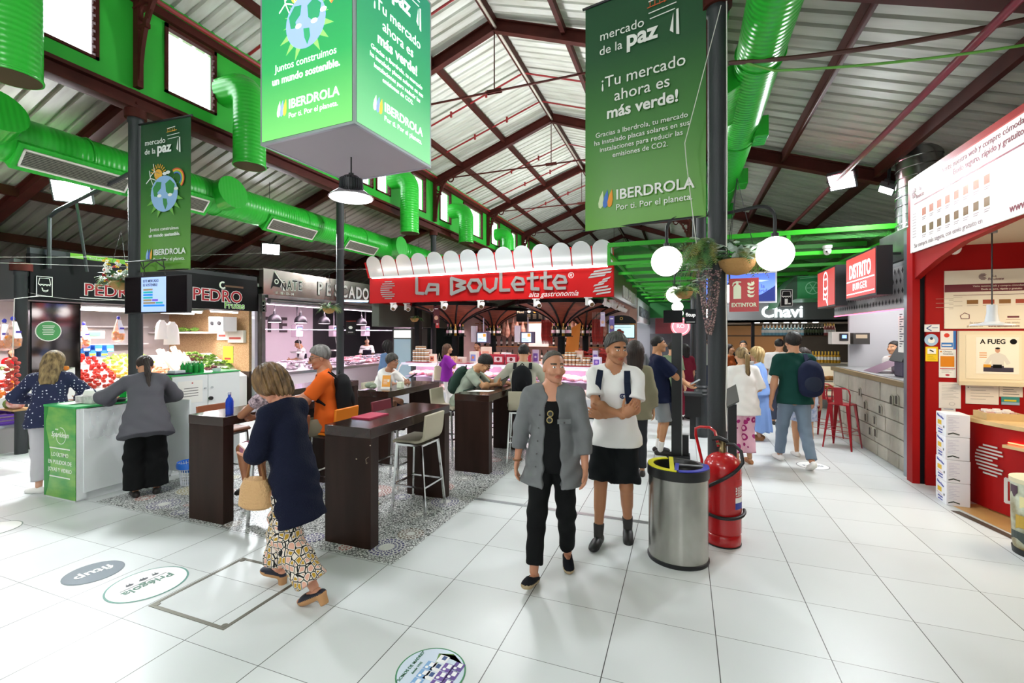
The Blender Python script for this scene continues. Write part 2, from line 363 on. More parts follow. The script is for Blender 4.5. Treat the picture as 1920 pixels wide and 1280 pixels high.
# trusses
for k,y in enumerate(CY):
    b = B();h = .24;w = .13
    for sx,X in ((-1,XL),(1,XR)):
        p0,p1 = Vector((X,y,6.62)),Vector((XRG,y,8.04))
        d = (p1-p0).normalized();n = Vector((-d.z,0,d.x));n = n if n.z > 0 else -n
        for o,hh,ww in ((n*.11,.02,w),(-n*.11,.02,w),(n*0,.2,.02)): b.bar(p0+o,p1+o,ww,hh,up=n)
        s = -sx
        F = Frame((X,y+.04,0),(s,0,0),(0,0,1))
        b.bar((X+s*.06,y,5.4),(X+s*.06,y,6.66),.1,.08)
        arc = [(X+s*(.09+.75*(1-math.cos(t))),y,5.5+1.35*math.sin(t)) for t in [R(a) for a in range(0,91,10)]]
        for a,c in zip(arc,arc[1:]): b.bar(a,c,.07,.05,up=(0,1,0))
        b.bar((X+s*.1,y,6.25),(X+s*.28,y,6.25),.06,.06)
        for c_,r_ in (((X+s*.22,y,6.45),.12),((X+s*.62,y,6.68),.09)):
            b.tube([Vector(c_)+Vector((r_*math.cos(2*PI*i/14),0,r_*math.sin(2*PI*i/14))) for i in range(14)],.022,6,closed=True)
    b.tube([(XL+.7,y,6.72),(XR-.7,y,6.72)],.022,8);b.tube([(XRG,y,6.72),(XRG,y,8.0)],.012,6)
    b.box((XRG-.16,y-.035,6.685),(XRG+.16,y-.02,6.755));b.box((XRG-.16,y+.02,6.685),(XRG+.16,y+.035,6.755))
    struct(b,'trim_truss_%d' % (k+1),BROWN)
b = B()
for X in (XRG-1.43,XRG-2.87,XRG+1.43,XRG+2.87):
    z = 8.22-.373*abs(X-XRG);b.bar((X,YF,z-.09),(X,YB,z-.09),.08,.16)
b.bar((XRG,YF,8.10),(XRG,YB,8.10),.1,.18);b.tube([(XRG+.03,YF,7.99),(XRG+.03,YB,7.99)],.028,8,m=1)
struct(b,'trim_purlins',[BROWN,mk('conduit','#cfc6bd',.3,.4)])
# aisle roof rafters and purlins
for nm,X,sg,sl in (('left',XL,-1,.358),('right',XR,1,.337)):
    b = B();zf = lambda d: 5.4-sl*d
    for y in [c+(0 if sg < 0 else .52) for c in CY]:
        p0,p1 = Vector((X,y,zf(0)-.13)),Vector((X+sg*8.9,y,zf(8.9)-.13))
        for o,hh,ww in ((.1,.02,.14),(-.1,.02,.14),(0,.2,.02)): b.bar(p0+Vector((0,0,o)),p1+Vector((0,0,o)),ww,hh)
    for d in ((1.5,3.06,4.6) if sg < 0 else (1.3,2.6,3.9,5.2)): b.bar((X+sg*d,YF,zf(d)-.07),(X+sg*d,YB,zf(d)-.07),.07,.16)
    if sg > 0: b.tube([(X+1.27,YF,zf(1.3)-.17),(X+1.27,YB,zf(1.3)-.17)],.022,8)
    struct(b,'trim_rafters_'+nm,BROWN)
for k,y in enumerate([5.9,7.35,10.2,11.6,14.5,15.9,18.6]):
    b = B().tube([(XL+.22,y,6.80),(XRG,y,8.04),(XR-.22,y,6.80)],.022,8)
    for t in (.25,.5,.75):
        b.cyl((XL+t*3.86,y,6.66+t*1.3),(XL+t*3.86,y,6.8+t*1.3),.03,n=8)
    b.build('sprinkler_pipe',REDP,label='thin red sprinkler branch pipe following the pitched hall roof',cat='pipe',group='sprinkler branch pipes under the hall roof')
# columns
def column(x,y,zt,nm,lab,base=True,r=.085):
    t = thing(nm,lab,'column',(x,y,0))
    B().lathe([(r*1.03,0),(r,.3),(r,zt-.2),(r*1.15,zt-.18),(r*1.15,zt-.12),(r,zt-.1),(r,zt)],n=24).build('shaft',DGREY,t,world=False)
    if base: B().lathe([(.15,0),(.15,.06),(.12,.1),(.105,.7),(.12,.72),(.12,.76),(.1,.78),(.122,.82),(.1,.86),(.112,.89),(.09,.92)],n=24).build('plinth',DGREY,t,world=False)
    B().lathe([(.13,zt-.12),(.13,zt)],n=24).build('capital',BROWN,t,world=False)
    return t
for x,nm in ((XL,'left'),(XR,'right')):
    for k in range(0,8):
        y = 4.24+4.19*(k-1) if nm == 'left' else 4.757+4.19*(k-1)
        lab = {('left',1): 'black iron column beside the suited woman holding a green banner',('left',2): 'black iron column in front of the fish stall sign',('right',1): 'thick black iron column behind the red fire extinguisher',('right',2): 'iron column with ring mouldings at waist height behind the thick black one'}.get((nm,k))
        if k == 0: lab = 'black iron column of the %s row nearest behind the viewer' % nm
        if lab is None: lab = 'distant black iron column, number %s along the %s row' % (['','','','three','four','five','six','seven'][k],nm)
        if k > 0: column(x,y,5.08,'iron_column',lab,not (nm == 'right' and k == 1))
# ================================================================ people: bodies and clothes are grown from smooth distance fields
class F3:
    def __init__(s): s.p = [];s.cut = [];s.wob = None
    def cap(s,a,b,r0,r1=None,k=.02,flat=None,end=0,sub=False):   # tapered limb; flat=(axis, factor); end bit1 cuts a, bit2 cuts b
        s.p.append(('c',np.array(a,float),np.array(b,float),r0,r0 if r1 is None else r1,k,flat,end,sub));return s
    def ell(s,c,r,k=.02,M=None,sub=False):
        s.p.append(('e',np.array(c,float),np.array(r,float),None if M is None else np.array(M,float),k,sub));return s
    def plane(s,p,n): s.cut.append((np.array(p,float),np.array(n,float)/np.linalg.norm(n)));return s   # keeps the side n points to
    def mesh(s,vox):
        lo,hi = np.full(3,1e9),np.full(3,-1e9)
        for q in s.p:
            if q[-1]: continue
            if q[0] == 'c': r = max(q[3],q[4])*(max(1,q[6][1]) if q[6] else 1);lo = np.minimum(lo,np.minimum(q[1],q[2])-r);hi = np.maximum(hi,np.maximum(q[1],q[2])+r)
            else: r = q[2].max() if q[3] is not None else q[2];lo = np.minimum(lo,q[1]-r);hi = np.maximum(hi,q[1]+r)
        lo -= 3*vox+.012;hi += 3*vox+.012;n = np.ceil((hi-lo)/vox).astype(int)+1
        ax = [lo[i]+vox*np.arange(n[i]) for i in range(3)];f = np.full(n,.5,np.float32)
        for q in s.p:
            if q[0] == 'c': r = max(q[3],q[4])*(max(1,q[6][1]) if q[6] else 1);a,b = np.minimum(q[1],q[2])-r,np.maximum(q[1],q[2])+r;k = q[5]
            else: r = q[2].max() if q[3] is not None else q[2];a,b = q[1]-r,q[1]+r;k = q[4]
            mg = k*1.5+3*vox;i0 = np.clip(np.floor((a-mg-lo)/vox).astype(int),0,n-1);i1 = np.clip(np.ceil((b+mg-lo)/vox).astype(int)+1,1,n)
            sl = tuple(slice(i0[i],i1[i]) for i in range(3));P = np.stack(np.meshgrid(*[ax[i][sl[i]] for i in range(3)],indexing='ij'),-1)
            if q[0] == 'c':
                A,Bq = q[1],q[2];d = Bq-A;L2 = max(d@d,1e-9);v = P-A;t = (v@d)/L2;tc = np.clip(t,0,1);w = v-tc[...,None]*d
                if q[6]: ax_,fl = np.array(q[6][0],float),q[6][1];w = w+((w@ax_)*(1/fl-1))[...,None]*ax_
                dd = np.linalg.norm(w,axis=-1)-(q[3]+(q[4]-q[3])*tc)
                L = math.sqrt(L2)
                if q[7] & 1: dd = np.maximum(dd,-t*L)
                if q[7] & 2: dd = np.maximum(dd,(t-1)*L)
            else:
                v = P-q[1]
                if q[3] is not None: v = v@q[3].T
                k0 = np.linalg.norm(v/q[2],axis=-1);k1 = np.linalg.norm(v/q[2]**2,axis=-1)+1e-9;dd = k0*(k0-1)/k1
            g = f[sl]
            if q[-1]: h = np.clip(.5-.5*(g+dd)/k,0,1);f[sl] = g*(1-h)-dd*h+k*h*(1-h)
            else: h = np.clip(.5+.5*(g-dd)/k,0,1);f[sl] = g*(1-h)+dd*h-k*h*(1-h)
        if s.cut or s.wob: P = np.stack(np.meshgrid(*ax,indexing='ij'),-1)
        if s.wob: f = f+s.wob(P).astype(np.float32)
        for p,nn in s.cut: f = np.maximum(f,-((P-p)@nn))
        return nets(f,lo,vox)
def nets(f,lo,vox):
    ins = f < 0;c = [ins[i:ins.shape[0]-1+i,j:ins.shape[1]-1+j,k:ins.shape[2]-1+k] for i in (0,1) for j in (0,1) for k in (0,1)]
    cnt = sum(x.astype(np.int8) for x in c);act = (cnt > 0) & (cnt < 8);idx = np.full(act.shape,-1,np.int64);I = np.argwhere(act);idx[act] = np.arange(len(I))
    if not len(I): return np.zeros((0,3)),[]
    acc = np.zeros((len(I),3));num = np.zeros(len(I));co = [(i,j,k) for i in (0,1) for j in (0,1) for k in (0,1)]
    for a in range(8):
        for ax in range(3):
            if co[a][ax]: continue
            b = list(co[a]);b[ax] = 1;fa = f[tuple((I+co[a]).T)];fb = f[tuple((I+b).T)];m = (fa < 0) != (fb < 0);t = np.where(m,fa/np.where(fa-fb == 0,1,fa-fb),0)
            p = np.tile(np.array(co[a],float),(len(I),1));p[:,ax] += t;acc += p*m[:,None];num += m
    V = lo+vox*(I+acc/num[:,None]);Q = []
    for ax in range(3):
        s0 = [slice(None)]*3;s1 = [slice(None)]*3;s0[ax] = slice(0,-1);s1[ax] = slice(1,None)
        a,b = ins[tuple(s0)],ins[tuple(s1)];u,v = [(1,2),(2,0),(0,1)][ax]
        E = np.argwhere(a != b);E = E[(E[:,u] > 0) & (E[:,v] > 0) & (E[:,u] < f.shape[u]-1) & (E[:,v] < f.shape[v]-1)]
        if not len(E): continue
        fl = a[tuple(E.T)];q = []
        for du,dv in ((-1,-1),(0,-1),(0,0),(-1,0)): x = E.copy();x[:,u] += du;x[:,v] += dv;q.append(idx[tuple(x.T)])
        q = np.stack(q,1);q[~fl] = q[~fl][:,::-1];Q.append(q)
    return V,np.concatenate(Q).tolist()
def sdf_obj(name,parts,mats,parent,mi=None,label=None,smooth=180):      # parts: [(V, F)...] joined into one mesh
    vs = [];fs = [];ms = []
    for j,(V,Fq) in enumerate(parts):
        o = len(vs);vs += V.tolist();fs += [[i+o for i in q] for q in Fq];ms += (mi[j] if mi and mi[j] is not None else [0]*len(Fq))
    if not vs: return None
    me = bpy.data.meshes.new(name);me.from_pydata(vs,[],fs)
    for m in (mats if isinstance(mats,(list,tuple)) else [mats]): me.materials.append(m)
    if mi: me.polygons.foreach_set('material_index',ms)
    me.polygons.foreach_set('use_smooth',[True]*len(fs));me.update()
    o = bpy.data.objects.new(name,me);COL.objects.link(o);o.parent = parent
    if parent: PW[o.name] = PW[parent.name].copy()
    if label: o['label'] = label
    return o
def A3(*a): return np.array(a,float)
def nrm(v): v = np.array(v,float);return v/np.linalg.norm(v)
def ik(a,c,l1,l2,pole):
    a,c = np.array(a,float),np.array(c,float);d = c-a;D = np.linalg.norm(d);u = d/D
    if D > .995*(l1+l2): D = .995*(l1+l2);c = a+u*D
    x = (l1*l1-l2*l2+D*D)/(2*D);h = math.sqrt(max(0,l1*l1-x*x));p = np.array(pole,float);p = p-u*(p@u);p = nrm(p)
    return a+u*x+p*h,c
def folds(s,amp): return lambda P: amp*(np.sin(P[...,2]*20+P[...,0]*34+5*np.sin(P[...,2]*7+s)+P[...,1]*9+s)+.5*np.sin(P[...,2]*48-P[...,0]*30+3*np.sin(P[...,0]*12+s)))
def skin(c): return mk('skin_'+c,c,.5,bump=(120,.06))
def cloth(c,sc=260,st=.12,var=None): return mk('cloth_%s_%d' % (c.lstrip('#'),sc),c,.85,bump=(sc,st),var=var,spec=.2)
def hand(F,w,d,n,side,s=1.,curl=.5,spread=.12,thumb=.5,curls=None):
    """palm and five fingers: w wrist, d finger direction, n palm normal, side = +1 when the thumb lies towards d x n"""
    d = nrm(d);n = nrm(np.array(n)-d*(np.array(n)@d));t = np.cross(d,n)*side;k = .006*s
    M = np.stack([t,n,d]);F.ell(w+d*.045*s,(.041*s,.017*s,.052*s),k,M);F.cap(w-d*.02*s,w+d*.03*s,.027*s,.026*s,.015,(n,.75))
    for i,(off,ln) in enumerate(((.029,.072),(.0095,.082),(-.010,.076),(-.028,.060))):
        b = w+d*(.083-abs(off-.005)*.25)*s+t*off*s;cv = (curls[i] if curls else curl);dr = nrm(d+t*spread*off/.03);p = b;r = .0092*s
        for j,fr in enumerate((.45,.32,.26)):
            a = cv*(1.0 if j else .7)+.08;dr = nrm(dr*math.cos(a)+n*math.sin(a)) if True else dr
            e = p+dr*ln*fr*s;F.cap(p,e,r,r*.9,k);p = e;r *= .9
    b = w+d*.028*s+t*.03*s;dr = nrm(d*.62+t*.75+n*thumb*.5);p = b+dr*.036*s;F.cap(b,p,.014*s,.011*s,k);dr = nrm(dr+d*.4+n*thumb*.4);F.cap(p,p+dr*.03*s,.0108*s,.009*s,k);p = p+dr*.03*s;F.cap(p,p+nrm(dr+d*.3)*.022*s,.0095*s,.008*s,k)
def lerp(a,b,t): return np.array(a)+(np.array(b)-np.array(a))*t
def head_field(J,female=False,jaw=1.0,nose=1.0):
    F = F3();H = J['head'];Mx = J['hM'];g = lambda x,y,z: H+Mx.T@A3(x,y,z)*J['hs'];q = J['hs']
    F.ell(g(0,-.014,.032),A3(.077,.098,.088)*q,.02,Mx);F.ell(g(0,.018,-.035),A3(.063*(.94 if female else 1),.076,.082)*q,.035,Mx)
    F.ell(g(0,.05,-.088),A3((.04 if female else .047)*jaw,.04,.03)*q,.03,Mx);F.ell(g(0,.078,-.1),A3(.02,.016,.016)*q,.02,Mx)
    F.ell(g(0,.055,-.02),A3(.06,.036,.045)*q,.025,Mx)
    F.cap(g(-.034,.083,.027),g(.034,.083,.027),.011*q,k=.015)
    for s in (-1,1):
        F.ell(g(s*.031,.104,.009),A3(.018,.014,.011)*q,.010,None,True);F.ell(g(s*.043,.072,-.03),A3(.024,.022,.02)*q,.02,Mx)
        F.ell(g(s*.031,.0835,.009),A3(.0125,.0125,.0115)*q,.002,Mx)
        F.ell(g(s*.077,-.012,-.012),A3(.010,.021,.033)*q,.006,nrm3(Mx,s))
        F.cap(g(s*.012,.098,-.034),g(s*.012,.1,-.034),.010*q*nose,k=.008)
    F.cap(g(0,.093,.018),g(0,.117,-.03),.008*q*nose,.0135*q*nose,.012)
    F.ell(g(0,.092,-.0615),A3(.024,.012,.0058)*q,.004,Mx);F.ell(g(0,.09,-.0735),A3(.021,.012,.0068)*q,.004,Mx)
    F.cap(g(-.02,.104,-.0675),g(.02,.104,-.0675),.002*q,k=.003,sub=True)
    F.cap(g(0,-.03,-.06),g(0,-.045,-.14),.056*q,.056*q,.03)
    return F
def nrm3(Mx,s): return Mx
def head_mats(V,Fq,J,stub=False,glasses=False):
    H,Mx,q = J['head'],J['hM'],J['hs'];c = np.array([V[f].mean(0) for f in Fq]);L = (c-H)@Mx.T/q;m = np.zeros(len(c),int);ax = np.abs(L[:,0])
    if stub: m[(L[:,2] < -.045) & (L[:,1] > -.01)] = 5
    m[(((L[:,0]/.026)**2+((L[:,2]+.0665)/.0125)**2) < 1) & (L[:,1] > .085)] = 3
    m[(ax > .014) & (ax < .052) & (np.abs(L[:,2]-.034+.25*np.maximum(ax-.035,0)) < .0055) & (L[:,1] > .06)] = 4
    e = ((ax-.031)/.0135)**2+((L[:,2]-.009)/.0075)**2 < 1;m[e & (L[:,1] > .075)] = 1
    m[(((ax-.031)**2+(L[:,2]-.009)**2) < .0062**2) & (L[:,1] > .075)] = 2
    return m.tolist()
def person(label,loc,yaw,h=1.72,lean=0,side=0,pel=(0,0,.93),twist=0,hyaw=0,hpitch=0,nlean=None,wl=(-.27,.05,.80),wr=(.27,.05,.80),el=(-.3,-1,0),er=(.3,-1,0),al=(-.1,0,.085),ar=(.1,0,.085),
           kl=(-.1,1,0),kr=(.1,1,0),toel=(-.12,1,0),toer=(.12,1,0),top=None,bot=None,shoes=None,hair=None,sk='#c98f70',female=False,bulk=1.0,belly=0,vox=.013,hvox=.005,hands=True,hl=None,hr=None,stub=False,group=None,brow='#2a211c',iris='#2a1c12',tops=(),feet=True,socks=None):
    root = thing('person',label,'person',loc,yaw,group);s = h/1.75;S = lambda p: np.array(p,float)*s
    J = {};P = S(pel);cl,sl_ = math.cos(R(lean)),math.sin(R(lean));tw = R(twist);fw0 = A3(-math.sin(tw),math.cos(tw),0);Rv = A3(math.cos(tw),math.sin(tw),0)
    U = nrm(A3(0,0,cl)+fw0*sl_+Rv*math.sin(R(side)));Rv = nrm(Rv-U*(Rv@U));Fw = np.cross(U,Rv);Fw = -Fw if Fw@fw0 < 0 else Fw
    M = np.stack([Rv,Fw,U]);pw = (A3(1,0,0)+Rv);pw[2] = 0;pw = nrm(pw)
    Nb = P+U*.555*s;nl = lean*.6 if nlean is None else nlean;hd = R(hyaw)+tw;hf0 = A3(-math.sin(hd),math.cos(hd),0)
    nU = nrm(A3(0,0,math.cos(R(nl)))+fw0*math.sin(R(nl)));hp = R(hpitch);hU = nrm(A3(0,0,math.cos(hp))+hf0*math.sin(hp));hR = nrm(np.cross(hf0,A3(0,0,1)));hF = np.cross(hU,hR)
    hs = s*(1.0 if h > 1.5 else 1.08);J.update(hM=np.stack([hR,hF,hU]),hs=hs);head = Nb+nU*.125*s+hU*.045*s+hF*.02*s;J['head'] = head
    sw = (.163 if female else .182)*s*bulk;shl,shr = Nb-U*.065*s-Rv*sw,Nb-U*.065*s+Rv*sw;hw = .085*s;hpl,hpr = P-pw*hw-A3(0,0,.03)*s,P+pw*hw-A3(0,0,.03)*s
    e_l,w_l = ik(shl,S(wl),.29*s,.255*s,el);e_r,w_r = ik(shr,S(wr),.29*s,.255*s,er);k_l,a_l = ik(hpl,S(al),.42*s,.41*s,kl);k_r,a_r = ik(hpr,S(ar),.42*s,.41*s,kr)
    J.update(P=P,U=U,Rv=Rv,Fw=Fw,M=M,Nb=Nb,shl=shl,shr=shr,el=e_l,er=e_r,wl=w_l,wr=w_r,kl=k_l,kr=k_r,al=a_l,ar=a_r,hpl=hpl,hpr=hpr,s=s,root=root,hg=lambda x,y,z: head+J['hM'].T@A3(x,y,z)*hs,bg=lambda x,y,z: P+Rv*x*s+Fw*y*s+U*z*s)
    b_ = bulk
    def torso(F,t,k=.05):
        bg = J['bg'];F.ell(bg(0,-.005,.0),A3(.158*b_*(1.06 if female else 1),.112*b_,.12)*s+t,k,M);F.ell(bg(0,.0,.14),A3((.128 if female else .148)*b_,.098*b_,.13)*s+t,k,M)
        F.ell(bg(0,-.005,.34),A3((.148 if female else .168)*b_,.108*b_,.17)*s+t,k,M);F.cap(shl+Rv*.03*s,shr-Rv*.03*s,.06*s+t,k=k)
        F.cap(Nb+U*.02*s,shl+Rv*.02*s,.045*s+t,.04*s+t,k);F.cap(Nb+U*.02*s,shr-Rv*.02*s,.045*s+t,.04*s+t,k)
        if belly: F.ell(bg(0,.05,.1),A3(.13,.085,.13)*s*belly+t,k,M)
        if female:
            for q in (-1,1): F.ell(bg(q*.072,.085,.32),A3(.062,.055,.06)*s+t,.04,M)
    Bd = F3();torso(Bd,0);Bd.cap(Nb-U*.03*s,head-hU*.05*s-hF*.02*s,(.05 if female else .06)*s,(.046 if female else .054)*s,.03)
    am = .9 if female else 1.0
    for sh,e,w in ((shl,e_l,w_l),(shr,e_r,w_r)): Bd.cap(sh,e,.05*s*am*b_,.04*s*am,.03);Bd.cap(e,w,.041*s*am,.027*s*am,.02);Bd.ell(lerp(e,w,.25),A3(.043,.043,.06)*s*am,.03)
    for hpj,k,a in ((hpl,k_l,a_l),(hpr,k_r,a_r)):
        Bd.cap(hpj,k,.085*s*b_,.055*s,.04);Bd.cap(k,a,.053*s,.034*s,.02);u = nrm(a-k);bk = -fw0;Bd.cap(lerp(k,a,.15)+bk*.014*s,lerp(k,a,.45)+bk*.012*s,.045*s,.042*s,.03)
    parts = [Bd.mesh(vox)];mi = [None]
    toes = []
    for a,td in ((a_l,toel),(a_r,toer)): toes.append(nrm(td))
    if feet and (shoes is None or shoes.get('open')):
        Ff = F3()
        for a,td in zip((a_l,a_r),toes): Ff.cap(a-td*.03*s-A3(0,0,.04)*s,a+td*.10*s-A3(0,0,.055)*s,.032*s,.026*s,.02);Ff.cap(a+td*.08*s-A3(0,0,.058)*s,a+td*.15*s-A3(0,0,.062)*s,.026*s,.02*s,.02)
        parts.append(Ff.mesh(vox*.7));mi.append(None)
    if hands:
        for nm,w,e,sd,spec in (('l',w_l,e_l,-1,hl),('r',w_r,e_r,1,hr)):
            sp = dict(d=w-e,n=(A3(1,0,0) if nm == 'l' else A3(-1,0,0)),curl=.35);sp.update(spec or {});Hf = F3();hand(Hf,w+nrm(np.array(sp['d']))*.01*s,sp['d'],sp['n'],sp.get('side',sd),s*(.92 if female else 1),sp['curl'],thumb=sp.get('thumb',.4),curls=sp.get('curls'))
            parts.append(Hf.mesh(hvox));mi.append(None)
    Hd = head_field(J,female);V,Fq = Hd.mesh(hvox);parts.append((V,Fq));mi.append(head_mats(V,Fq,J,stub))
    mm = [skin(sk),mk('eye_white','#e9e4de',.3),mk('iris_'+iris.lstrip('#'),iris,.2),mk('lip_'+sk,tuple(a*b for a,b in zip(hx(sk),(.8,.5,.5))),.5),mk('brow_'+brow,brow,.8),mk('stubble_'+sk,tuple(a*b for a,b in zip(hx(sk),(.86,.86,.88))),.7,bump=(200,.1))]
    body = sdf_obj('body',parts,mm,root,mi)
    # clothes
    def sleeve(F,t,fr,loose):
        for sh,e,w in ((shl,e_l,w_l),(shr,e_r,w_r)):
            if fr <= 1: F.cap(sh,lerp(sh,e,fr),.05*s*am*b_+t,.046*s*am+t+loose,.025,end=2)
            else: F.cap(sh,e,.05*s*am*b_+t,.043*s*am+t+loose,.025);F.cap(e,lerp(e,w,fr-1),.043*s*am+t+loose,(.034)*s*am+t+loose,.02,end=2)
    for T in ([top] if top else [])+list(tops):
        t = T.get('t',.012);F = F3();torso(F,t);hem = T.get('hem',-.08)
        if T.get('sleeve',.5) > 0: sleeve(F,t,T.get('sleeve',.5),T.get('loose',.012))
        fl = T.get('flare',.03)
        z0 = J['bg'](0,0,.16);z1 = J['bg'](0,0,hem);F.cap(z0,z1,.105*b_*s+t,(.105*b_+fl)*s+t,.05,(Rv,1.42))
        if hem < -.15: F.cap(J['bg'](0,0,-.02),J['bg'](0,0,hem),.115*s*b_+t,(.115*b_+fl)*s+t,.04,(pw,1.35))
        F.plane(J['bg'](0,0,hem),U);F.wob = folds(T.get('seed',1),T.get('fold',.0028));nk = T.get('neck',.01)
        F.plane(Nb+U*nk*s+Fw*.0,-nrm(U+Fw*T.get('vneck',.35)))
        F.cap(Nb-U*.03*s,Nb+U*.12*s+Fw*.03*s,.056*s*(.9 if female else 1)+T.get('nt',.004),k=.004,sub=True)
        if T.get('open'): F.cap(J['bg'](T.get('ox',0),.17,.62),J['bg'](T.get('ox',0),.17,-.4),T['open']*s,T['open']*1.2*s,.008,(Fw,1.9),sub=True)
        o = sdf_obj(T.get('name','shirt'),[F.mesh(T.get('vox',vox))],T['mat'],root,label=T.get('label'))
        J[T.get('name','shirt')] = o
    if bot:
        t = bot.get('t',.012);F = F3();F.ell(J['bg'](0,-.005,.02),A3(.160*b_*(1.06 if female else 1),.116*b_,.12)*s+t*.6,.04,M);ln = bot.get('len',1.9);rk,rh = bot.get('rk',.072),bot.get('rh',.06)
        if bot.get('skirt'):
            mid = (k_l+k_r)/2;en = lerp(mid,(a_l+a_r)/2,bot['skirt']-1) if bot['skirt'] > 1 else lerp((hpl+hpr)/2,mid,bot['skirt']);F.cap(P-A3(0,0,.02)*s,en,.125*s*b_,bot.get('rs',.17)*s,.04,(pw,1.25),2)
            F.wob = lambda Pq: .009*np.sin(np.arctan2(Pq[...,0]-en[0],Pq[...,1]-en[1])*11)*np.clip((P[2]-Pq[...,2])/.4,0,1)
        else:
            for hpj,k,a in ((hpl,k_l,a_l),(hpr,k_r,a_r)):
                if ln <= 1: F.cap(hpj,lerp(hpj,k,ln),.092*s*b_+t*.5,rk*s+t,.03,end=2)
                else: F.cap(hpj,k,.092*s*b_+t*.5,rk*s,.03);F.cap(k,lerp(k,a,ln-1),rk*s,rh*s,.03,end=2)
            F.wob = folds(bot.get('seed',3),bot.get('fold',.003))
        F.plane(J['bg'](0,0,bot.get('waist',.08)),-U);J['trousers'] = sdf_obj(bot.get('name','trousers'),[F.mesh(bot.get('vox',vox))],bot['mat'],root)
    if socks:
        for k,a in ((k_l,a_l),(k_r,a_r)):
            F = F3();F.cap(lerp(a,k,socks[1]),a-A3(0,0,.02)*s,.046*s,.039*s,.01,end=1);sdf_obj('sock',[F.mesh(.009)],socks[0],root)
    if shoes:
        for a,td,dz in zip((a_l,a_r),toes,shoes.get('dz',(0,0))):
            F = F3();up = nrm(np.cross(np.cross(td,A3(0,0,1)),td)) if abs(td[2]) < .98 else A3(0,1,0);hh = .085*s;fl = a-up*hh;Mz = np.stack([np.cross(td,up),td,up]);wd = shoes.get('w',.043)*s
            F.ell(fl-td*.035*s+up*.035*s,A3(wd*.86,.05*s,.045*s),.02,Mz);F.ell(fl+td*.06*s+up*.03*s,A3(wd,.10*s,.042*s),.03,Mz);F.ell(fl+td*.125*s+up*.022*s,A3(wd*.98,.062*s,.032*s),.02,Mz)
            if shoes.get('high'): F.cap(fl-td*.02*s+up*.05*s,fl-td*.02*s+up*.11*s,.045*s,.045*s,.02,end=2)
            if shoes.get('open'): F.cap(fl-td*.09*s+up*.075*s,fl+td*.05*s+up*.095*s,.048*s,.04*s,.01,sub=True)
            if shoes.get('heel'): F.cap(fl-td*.04*s+up*.02*s,fl-td*.04*s-up*shoes['heel'],.036*s,.03*s,.01,end=2)
            F.plane(fl-up*shoes.get('heel',0),up);F.plane(fl,up) if not shoes.get('heel') else None
            V,Fq = F.mesh(min(vox*.62,.008));c = np.array([V[f].mean(0) for f in Fq]);m = (((c-fl)@up) < shoes.get('solez',.018)*s).astype(int).tolist()
            sdf_obj('shoe',[(V,Fq)],[shoes['mat'],shoes.get('sole',shoes['mat'])],root,[m])
    if hair: J['hair'] = hair_part(J,**hair)
    J['body'] = body;return J
def hair_part(J,mat,style='short',t=.008,c1=.012,slope=.62,vol=0,seed=0,part=0,vox=.006,length=.25,wave=.0025,strand=36):
    H,Mx,q = J['head'],J['hM'],J['hs'];g = J['hg'];F = F3();root = J['root']
    F.ell(g(0,-.014,.034+vol*.4),(A3(.077,.098,.088)+t+A3(vol*.6,vol*.6,vol))*q,.02,Mx)
    if style in ('bob','long','curly'):
        for s in (-1,1): F.cap(g(s*.07,-.02,.02),g(s*(.075+.02*(style == 'curly')),-.03,-.06-.3*(length if style != 'bob' else .15)),.032*q,.03*q,.03,end=0)
        F.cap(g(0,-.07,.02),g(0,-.085,-.1-length*.6),.06*q,.05*q,.04,(Mx[0],1.5))
        if style != 'bob': F.cap(g(0,-.08,-.06),g(0,-.095,-.06-length),.055*q,.04*q,.04,(Mx[0],1.7),2)
    n = Mx.T@A3(0,-slope,math.sqrt(1-slope*slope))
    if style in ('bob','long','curly'): F.ell(g(0,.1,-.035),A3(.052,.12,.098)*q,.02,Mx,True)
    else: F.plane(H+n*c1*q,n)
    if style == 'pony':
        F2 = F;pts = [g(0,-.11,.04),g(.01,-.15,.0),g(.02,-.15,-length*.5),g(.03,-.13,-length)]
    def wob(P):
        L = (P-H)@Mx.T;a = np.arctan2(L[...,0],L[...,1]+.02);return wave*(np.sin(a*strand+seed+L[...,2]*22)+.5*np.sin(a*strand*2.3+L[...,2]*60))
    F.wob = wob;parts = [F.mesh(vox)]
    if style == 'pony':
        G_ = F3();r = .03*q
        for a,b,r0,r1 in zip(pts,pts[1:],(.024,.034,.03),(.034,.03,.01)): G_.cap(a,b,r0*q,r1*q,.02)
        G_.wob = lambda P: .002*np.sin(P[...,0]*260+P[...,1]*140);parts.append(G_.mesh(vox))
    return sdf_obj('hair',parts,mat,root)
def hairmat(c,c2=None): return mk('hair_'+c,c,.55,var=(30,.45,c2,(1,1,.15)) if c2 else (30,.5,tuple(x*.45 for x in hx(c)),(1,1,.15)),bump=(90,.35,(1,1,.1)))
def part_local(J,b,name,mat,**k): return b.build(name,mat,J['root'],world=False,**k)
def glasses_part(J,frame,lens,w=1.0,name='glasses'):
    g = J['hg'];b = B()
    for s in (-1,1):
        c = g(s*.032,.108,.008);X,Y,Z = J['hM'];q = J['hs']
        ring = [c+X*.025*w*q*math.cos(2*PI*i/16)+Z*.019*w*q*math.sin(2*PI*i/16) for i in range(16)];b.tube(ring,.0028*q,6,0,True)
        n = len(b.v);b.add(ring,[tuple(range(16))],1);b.tube([g(s*.057,.106,.012),g(s*.08,.04,.012),g(s*.082,-.01,.008)],.0025*q,5,0)
    b.tube([g(-.009,.113,.012),g(.009,.113,.012)],.0025*J['hs'],5,0)
    return part_local(J,b,name,[frame,lens])
